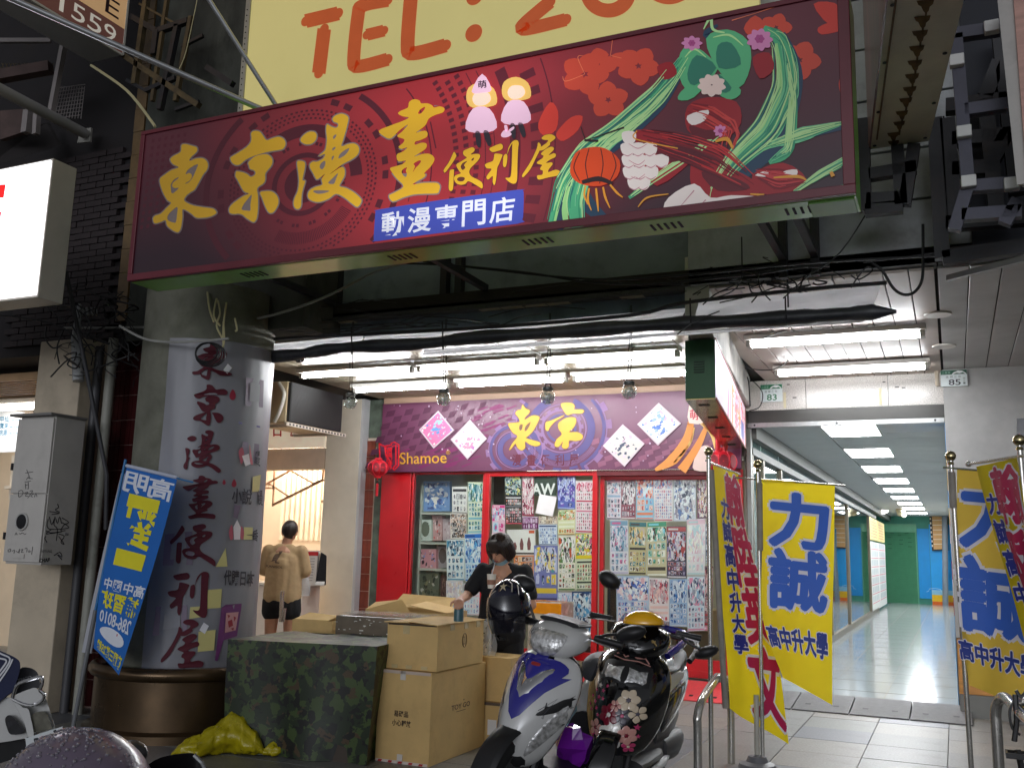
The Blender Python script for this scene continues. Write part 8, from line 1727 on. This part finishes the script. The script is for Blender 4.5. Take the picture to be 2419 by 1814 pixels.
# --- the woman
Wc=Y(1187,1400,7.62);WX,WY=Wc.x,7.62;toC=math.atan2(-WY,-WX);F=frame_of(0,toC-.2);Sd=V((-F.y,F.x,0));O=V((WX,WY,0))
P=lambda s_,f,z:O+Sd*s_+F*f+V((0,0,z))
wo=thing('person','woman in black clothes with a mask under her chin holding a paper cup','person',O)
hF=frame_of(0,toC-.62);hS=V((-hF.y,hF.x,0));tl=.62;hU=(V((0,0,1))*math.cos(tl)+hF*math.sin(tl)).normalized();hA=(hF*math.cos(tl)-V((0,0,1))*math.sin(tl)).normalized();rotW=Matrix((hS,hA,hU)).transposed()
HC=P(-.02,.07,1.495);hd_=lambda s_,f,z:HC+hS*s_+hA*f+hU*z
canT=Zp(1083,1467,A0.z+ah_+.02);hl=V((canT.x,canT.y,canT.z+.125))
sR,eR,wR=P(-.175,.0,1.31),P(-.285,.1,1.1),hl+(P(-.285,.1,1.1)-hl).normalized()*.085+V((0,0,.02));sL,eL,wL=P(.19,-.01,1.31),P(.265,.06,1.04),P(.05,.23,1.19);cup=P(-.035,.3,1.235)
segs=[(P(0,0,.9),.13,P(0,.01,1.1),.12),(P(0,.01,1.1),.12,P(0,0,1.27),.12),(P(-.1,0,1.3),.06,P(.1,0,1.3),.06),(P(0,.0,1.32),.055,hd_(0,-.03,-.07),.05),(sR,.05,eR,.042),(eR,.04,wR,.027),(sL,.05,eL,.042),(eL,.04,wL,.027)]
for s_ in (-1,1):segs += [(P(.085*s_,0,.86),.09,P(.09*s_,.02,.46),.06),(P(.09*s_,.02,.46),.055,P(.09*s_,0,.09),.035),(P(.09*s_,-.02,.035),.035,P(.1*s_,.12,.03),.03)]
segs += hand(0,wR,hl+(wR-hl).normalized()*.01+V((0,0,.012)),F.cross(V((0,0,1))),V((0,0,1)),.62)+hand(0,wL,wL.lerp(cup,.62),V((0,0,1)),F,.75,.07)
segs += [(hd_(0,.05,-.07),.038,hd_(0,.06,-.085),.03),(hd_(0,.1,.0),.011,hd_(0,.112,-.02),.013),(hd_(0,.088,-.052),.013,hd_(0,.09,-.056),.012)]
flesh('body',segs,skin,wo,.0065,4,[(HC,(.072,.09,.105),rotW),(hd_(0,.03,-.04),(.058,.062,.07),rotW)])
b=B()
for s_ in (-1,1):b.tube([hd_(s_*.014,.094,.012),hd_(s_*.03,.093,.008),hd_(s_*.044,.083,.013)],[.003,.005,.003],6);b.tube([hd_(s_*.014,.096,.034),hd_(s_*.032,.094,.04),hd_(s_*.047,.084,.034)],[.003,.004,.002],6)
obj('eye_lines',b,flat((44,30,28)),wo);obj('lips',B().tube([hd_(-.02,.098,-.053),hd_(0,.104,-.051),hd_(.02,.098,-.053)],[.003,.006,.003],6),flat((150,80,78)),wo,smooth=True)
hair=mat('hair_dark',(40,30,28),rough=.38,var=.35,vs=40,bump=.5,bs=90,stretch=(3,3,.3))
hs_=[(hd_(0,-.03,.04),.092,hd_(0,-.045,-.02),.09)]
for i in range(17):a=1.05+(6.283-2.1)*i/16;x_,y_=math.sin(a)*.082,math.cos(a)*.1;hs_.append((hd_(x_*.9,y_*.88-.01,.06),.034,hd_(x_*1.08,y_*.95-.01,-.03),.028));hs_.append((hd_(x_*1.08,y_*.95-.01,-.03),.028,HC+hS*x_*1.1+hA*(y_*.93-.015)-hU*.085,.016))
for i in range(6):u=-.055+.022*i;hs_.append((hd_(u*.6,.05,.09),.03,hd_(u,.092-.5*u*u/.055,.035+abs(u)*.1),.012))
flesh('hair',hs_,hair,wo,.007,3,[(hd_(0,-.01,.03),(.088,.1,.1),rotW)])
b=B();rd=random.Random(12)
for i in range(110):
    a=rd.uniform(.95,5.33);x_,y_=math.sin(a),math.cos(a);k_2=rd.uniform(.98,1.06);e_=rd.uniform(-.1,-.08)
    b.tube(spline([hd_(x_*.02,y_*.02-.01,.138),hd_(x_*.07*k_2,y_*.078*k_2-.01,.105),hd_(x_*.104*k_2,y_*.118*k_2-.01,.04),hd_(x_*.112*k_2,y_*.118*k_2-.01,-.03),hd_(x_*(.104+rd.uniform(-.01,.012)),y_*.108-.012,e_)],3),.0024,4)
tag(obj('hair_strands',b,mat('hair_strand',(52,38,34),rough=.3),wo),kind='stuff')
blkc=mat('black_cotton',(20,20,24),rough=.85,var=.25,vs=9)
flesh('shirt',[(P(0,0,.8),.17,P(0,.01,1.05),.155),(P(-.06,0,.8),.15,P(-.05,0,1.2),.13),(P(.06,0,.8),.15,P(.05,0,1.2),.13),(P(-.13,-.005,1.295),.072,P(.13,-.005,1.295),.072),(P(-.06,.0,1.315),.072,P(.06,.0,1.315),.072),(P(-.06,0,1.2),.115,P(.06,0,1.2),.115),(sR,.07,sR.lerp(eR,.72),.068),(sL,.07,sL.lerp(eL,.72),.068)],blkc,wo,.011,5,(),(.014,.07))
ps=[(P(0,0,.92),.145,P(0,0,.8),.155)]
for s_ in (-1,1):ps += [(P(.085*s_,0,.82),.115,P(.095*s_,.01,.45),.1),(P(.095*s_,.01,.45),.1,P(.1*s_,0,.1),.095)]
flesh('trousers',ps,blkc,wo,.012,4,(),(.014,.1))
for s_ in (-1,1):obj('shoe',B().ell(P(.1*s_,.05,.035),(.05,.05,.035)).ell(P(.1*s_,.1,.03),(.045,.045,.03)),plastic,wo,smooth=True)
mk_=mat('mask_blue',(150,190,206),rough=.7,var=.05);ms=[]
for j in range(4):ms.append([hd_(math.sin(a)*(.078-.004*j),.014+math.cos(a)*(.09-.006*j),-.062-.014*j-.012*math.cos(a)) for a in [-1.5+.2*i for i in range(16)]])
obj('face_mask',B().grid(ms,hA*-.004),mk_,wo,smooth=True)
cp=thing('paper_cup','white paper cup with a straw held at the chest of the woman','cup',cup-V((0,0,.06)));obj('cup',B().lathe([(.028,-.06),(.038,.05),(.04,.055)],cup,20),flat((230,226,216)),cp,smooth=True);obj('sleeve_print',B().lathe([(.0325,-.03),(.0365,.01)],cup,20),flat((150,110,92)),cp,smooth=True);obj('straw',B().tube([cup+V((0,0,.05)),hd_(-.005,.108,-.06)],.0045,8),flat((226,226,230)),cp,smooth=True)
cn=thing('can','teal tin can with silver top held down on the square box by the woman','can',canT);obj('can_body',B().lathe([(.036,0),(.036,.1),(.033,.108)],canT,20),mat('can_teal',(58,96,104),rough=.3),cn,smooth=True);obj('can_top',B().lathe([(.033,.108),(.034,.118),(.02,.12)],canT,20),alu,cn,smooth=True)
# --- the man at the tea shop
O=V((Y(662,1480,9.1).x,9.1,0));F=frame_of(0,math.atan2(O.y,O.x)-.3);Sd=V((F.y,-F.x,0));P=lambda s_,f,z:O+Sd*s_+F*f+V((0,0,z))
ma=thing('person','man seen from behind in a beige printed T-shirt and black shorts','person',O);HC=P(.03,.04,1.635)
sR,eR,wR=P(.19,0,1.41),P(.235,.04,1.16),P(.17,.25,1.16);sL,eL,wL=P(-.19,0,1.41),P(-.24,.03,1.17),P(-.1,.26,1.16)
segs=[(P(0,0,.95),.14,P(0,0,1.2),.14),(P(0,0,1.2),.14,P(0,0,1.36),.13),(P(-.11,0,1.4),.06,P(.11,0,1.4),.06),(P(0,0,1.42),.058,P(.02,.02,1.56),.054),(sR,.055,eR,.045),(eR,.042,wR,.03),(sL,.055,eL,.045),(eL,.042,wL,.03),(P(.1,.03,1.6),.02,P(.105,.03,1.63),.02),(P(-.045,.03,1.6),.02,P(-.05,.03,1.63),.02)]
for s_ in (-1,1):segs += [(P(.1*s_,0,.92),.1,P(.11*s_,0,.5),.066),(P(.11*s_,0,.5),.062,P(.11*s_,-.02,.34),.064),(P(.11*s_,-.02,.34),.064,P(.11*s_,-.02,.09),.038),(P(.11*s_,-.03,.04),.038,P(.12*s_,.12,.03),.032)]
segs += hand(0,wR,wR+F*.07,-Sd,V((0,0,1)),.7)+hand(0,wL,wL+F*.07,Sd,V((0,0,1)),.7)
flesh('body',segs,skin,ma,.008,4,[(HC,(.076,.09,.108),None),(HC+F*.05-V((0,0,.05)),(.055,.055,.06),None)])
flesh('hair',[(HC+F*-.02+V((0,0,.02)),.094,HC+V((0,0,.04)),.09),(HC-F*.045-V((0,0,.02)),.062,HC-F*.03-V((0,0,.06)),.05),(HC+Sd*.05,.045,HC+Sd*.055-V((0,0,.03)),.025),(HC-Sd*.05,.045,HC-Sd*.055-V((0,0,.03)),.025)],hair,ma,.008,3)
bg_=mat('beige_cotton',(190,162,122),rough=.85,var=.08,vs=12)
sh3=flesh('shirt',[(P(0,0,.9),.17,P(0,0,1.2),.165),(P(-.07,0,.9),.15,P(-.07,0,1.3),.13),(P(.07,0,.9),.15,P(.07,0,1.3),.13),(P(-.14,-.005,1.39),.075,P(.14,-.005,1.39),.075),(P(-.06,-.01,1.42),.075,P(.06,-.01,1.42),.075),(P(0,-.02,1.25),.15,P(0,-.02,1.34),.12),(sR,.075,sR.lerp(eR,.86),.085),(sL,.075,sL.lerp(eL,.86),.085)],bg_,ma,.011,10,(),(.006,.05))
sp_=[(P(0,0,.92),.155,P(0,0,.84),.165)]
for s_ in (-1,1):sp_ += [(P(.09*s_,0,.86),.13,P(.11*s_,0,.74),.118)]
flesh('shorts',sp_,blkc,ma,.012,4,(),(.012,.1))
for s_ in (-1,1):obj('shoe',B().ell(P(.11*s_,.0,.04),(.055,.055,.04)).ell(P(.12*s_,.1,.035),(.05,.05,.035)),plastic,ma,smooth=True)
bpy.context.view_layer.update();dg=bpy.context.evaluated_depsgraph_get();me=bpy.data.meshes.new_from_object(sh3.evaluated_get(dg));bv=BVHTree.FromPolygons([v.co+O for v in me.vertices],[tuple(p.vertices) for p in me.polygons]);bpy.data.meshes.remove(me)
def on_back(px,py):
    d=ray(px,py).normalized();h=bv.ray_cast(EYE,d);return (h[0]-d*.006) if h[0] else Y(px,py,8.9)
b=B();zk=zoomed(600,1200,5.53);kp=flat((112,92,78),rough=.8)
shape(b,[zk([(170,705),(230,690),(250,640),(285,595),(320,600),(330,565),(340,545),(352,560),(375,545),(365,580),(340,610),(330,640),(300,680),(298,705),(330,710),(325,722),(275,718),(270,690),(240,695)])],on_back,k=2);obj('kangaroo_print',b,kp,ma)
b=B();qk=zk([(160,768),(375,790),(378,765),(162,735)]);text(b,'KANGOL',None,off=.02,cut=6,mapf=lambda u,w:on_back(*[(qk[0][i]*(1-u)+qk[1][i]*u)*(1-w)+(qk[3][i]*(1-u)+qk[2][i]*u)*w for i in (0,1)]));obj('shirt_lettering',b,kp,ma)
pb=P(.2,.18,1.02);_solo('clear_bag',B().loft([[pb+V((math.cos(a)*r_,math.sin(a)*r_,h)) for a in [i*.5236 for i in range(12)]] for h,r_ in ((-.12,.04),(-.11,.065),(0,.07),(.1,.04),(.13,.015))]),mat('clear_bag',(226,230,232)),'clear plastic drink bag hanging from the right hand of the man','plastic bag',smooth=True)
# ================================================================ WIRES
wire=mat('wire_black',(26,26,28),rough=.5);wire_g=mat('wire_grey',(150,150,146),rough=.5,var=.2);wire_y=mat('wire_cream',(190,182,140),rough=.5)
def cable(pts,r=.006,m=wire,lab='thin black cable in the tangle of wires under the red signboard',g='loose wires along the arcade front',y=6.5):
    _solo('cable',B().tube(spline([Y(*p[:2],p[2] if len(p) > 2 else y) for p in pts],5),r,5),m,lab,'cable',g,smooth=True)
cable([(150,775),(300,774),(470,768),(620,750),(760,705),(880,645),(960,620),(1000,612)],.011,wire_g,'grey cable sweeping from the left corner up to the signboard',y=6.3)
cable([(950,622),(1080,628),(1250,645),(1400,668),(1612,672)],.008,lab='black cable sagging below the signboard middle')
cable([(1000,618),(1150,636),(1400,660),(1620,650),(1900,622),(2200,605),(2260,598)],.009,lab='long black cable running right along the concrete beam')
cable([(1560,672),(1700,655),(1800,645),(1880,632),(1960,628)],.012,lab='thick black cable bundle on the beam right of the middle',y=6.7)
cable([(2180,530),(2180,600),(2178,660),(2160,690),(2135,696),(2110,680),(2085,640),(2060,622)],.01,lab='black cable hanging in a deep loop under the steel frame')
lbs=('short wire from the column top to the tarpaulin','wire sagging beside the cream cable ends','wire rising beside the first bracket post','short wire over the green lightbox','wire dangling before the ceiling planks','wire dangling left of the tarpaulin tie','forked wire under the concrete beam','small wire loop at the middle of the planks','long slanting wire up to the steel frame','wire loop hung on the beam edge','wire crossing the grey beam end','wire running under the steel frames','wire over the leftmost jar lamp','wire along the tarpaulin left end')
for i,l in enumerate(([(640,720),(560,728),(500,760),(440,790)],[(680,690),(640,755),(600,790),(560,800)],[(1700,690),(1740,670),(1752,650),(1752,560)],[(1660,720),(1700,690),(1760,680)],[(1790,640),(1795,680),(1820,710)],[(1768,668),(1775,690),(1790,695),(1775,715)],[(1850,705),(1900,660),(1920,640)],[(1900,650),(1885,690),(1880,670),(1868,660)],[(1700,715),(1800,690),(1960,620),(2050,500)],[(2010,680),(2030,650),(2050,630),(2060,640),(2030,660),(2010,650)],[(1600,790),(1640,760),(1700,735)],[(2040,620),(2150,606),(2250,590),(2330,575)],[(700,800),(840,780),(960,765),(1020,748),(1180,765)],[(660,780),(800,790),(900,778),(1040,770)])):cable(l,.005,lab='thin black '+lbs[i])
for l in ([(490,690),(495,730),(505,760)],[(515,710),(520,740),(512,770),(526,800)],[(535,715),(528,770),(528,820)],[(528,760),(530,800),(526,822)],[(555,752),(560,778),(556,782)],[(512,705),(505,745),(520,770)]):cable(l,.008,wire_y,'cream cable end hanging before the column top','cream cable ends',5.9)
for k in range(4):c0=(488+k*3,832+k*2);cable([(c0[0]+(26+3*k)*math.cos(a*.6+k),c0[1]+(22+2*k)*math.sin(a*.6+k)) for a in range(12)],.006,lab='coiled black cable hanging before the top of the column',g='cable coil',y=5.75)
for l in ([(110,770),(108,800),(125,822),(145,815)],[(150,780),(135,820),(140,860)],[(120,890),(160,850),(190,846),(180,870),(160,862),(165,850)],[(0,745),(80,755),(150,775),(190,815)],[(180,770),(200,790),(230,800),(258,812)],[(280,810),(310,835),(328,852)],[(165,690),(200,685),(240,705),(262,730)],[(130,745),(170,770),(200,830)],[(200,740),(215,770),(205,800),(240,790)],[(240,700),(225,740),(260,760),(230,780)]):cable(l,.007,lab='thin black cable in the tangle over the meter cabinet',g='wire tangle over the cabinet',y=5.9)
cable([(282,770),(340,800),(400,808),(470,806),(540,800)],.01,wire_g,'grey cable drooping across the top of the column',y=5.7)
for l in ([(1735,780),(1745,830),(1758,880),(1768,900),(1772,960)],[(1720,775),(1740,840),(1760,890)],[(1745,770),(1748,820),(1752,850)]):cable(l,.007,lab='thin wire running down beside the hanging lightbox',g='wires beside the hanging lightbox',y=10.4)
cable([(1768,890),(1800,925),(1795,960),(1770,970)],.006,lab='thin wire loop beside house number 83',y=10.8)
cable([(1760,870),(1830,872),(1890,828)],.006,lab='thin wire swagging from the lightbox to the rear twin tube light',y=9.8);cable([(1800,800),(1880,772),(1948,760)],.005,lab='thin wire reaching the front twin tube light',y=8.4)
cable([(470,-20),(440,120),(420,170)],.004,wire_y,'thin cream wire hanging in the sign scaffold',y=5.9);cable([(215,155),(300,215),(360,290),(365,300)],.012,wire_y,'yellowish cable bundle running down to the signboard corner',y=5.6)
rd=random.Random(33);b=B()
for i in range(34):
    x,y=rd.uniform(150,300),rd.uniform(690,850);P_=[]
    for j in range(5):P_.append(Y(x,y,6.05+rd.uniform(-.1,.1)));x += rd.uniform(-38,44);y += rd.uniform(-26,40)
    b.tube(spline(P_,4),rd.uniform(.003,.008),4)
tag(obj('wire_tangle',b,wire),'dense mess of thin black wires between the cabinet top and the column','wires',None,'stuff');b=B()
for i in range(26):
    x,y=rd.uniform(1600,2000),rd.uniform(625,690);P_=[]
    for j in range(4):P_.append(Y(x,y,6.72+rd.uniform(-.05,.05)));x += rd.uniform(-50,60);y += rd.uniform(-16,22)
    b.tube(spline(P_,4),rd.uniform(.002,.006),4)
for i in range(22):
    x,y=rd.uniform(560,1500),0;y=740-(x-560)*.05+rd.uniform(-40,55);P_=[]
    for j in range(4):P_.append(Y(x,y,6.7+rd.uniform(-.05,.05)));x += rd.uniform(20,90);y += rd.uniform(-18,12)
    b.tube(spline(P_,4),rd.uniform(.002,.005),4)
tag(obj('wire_tangle',b,wire),'loose mess of thin black wires strung along the arcade beam','wires',None,'stuff')
# ================================================================ small prints stay in one piece
for o in bpy.data.objects:
    n_=o.name.split('.')[0]
    if o.parent and n_ in ('ring_print','wheel_print','dot_print','gear_print','gear_outline','streaks','star_specks','dark_checks','pale_checks','print','ink_sketch','pink_print','rust_stain','bolt_hole','edge_holes','vent_slots','scuff_mark','beads','pen_scribbles','bracket_slots','menu_lines','grey_print','pink_lines','board_print','red_tape_print','packet_print','wire_mesh','spoke','tie'):o['kind']='stuff'
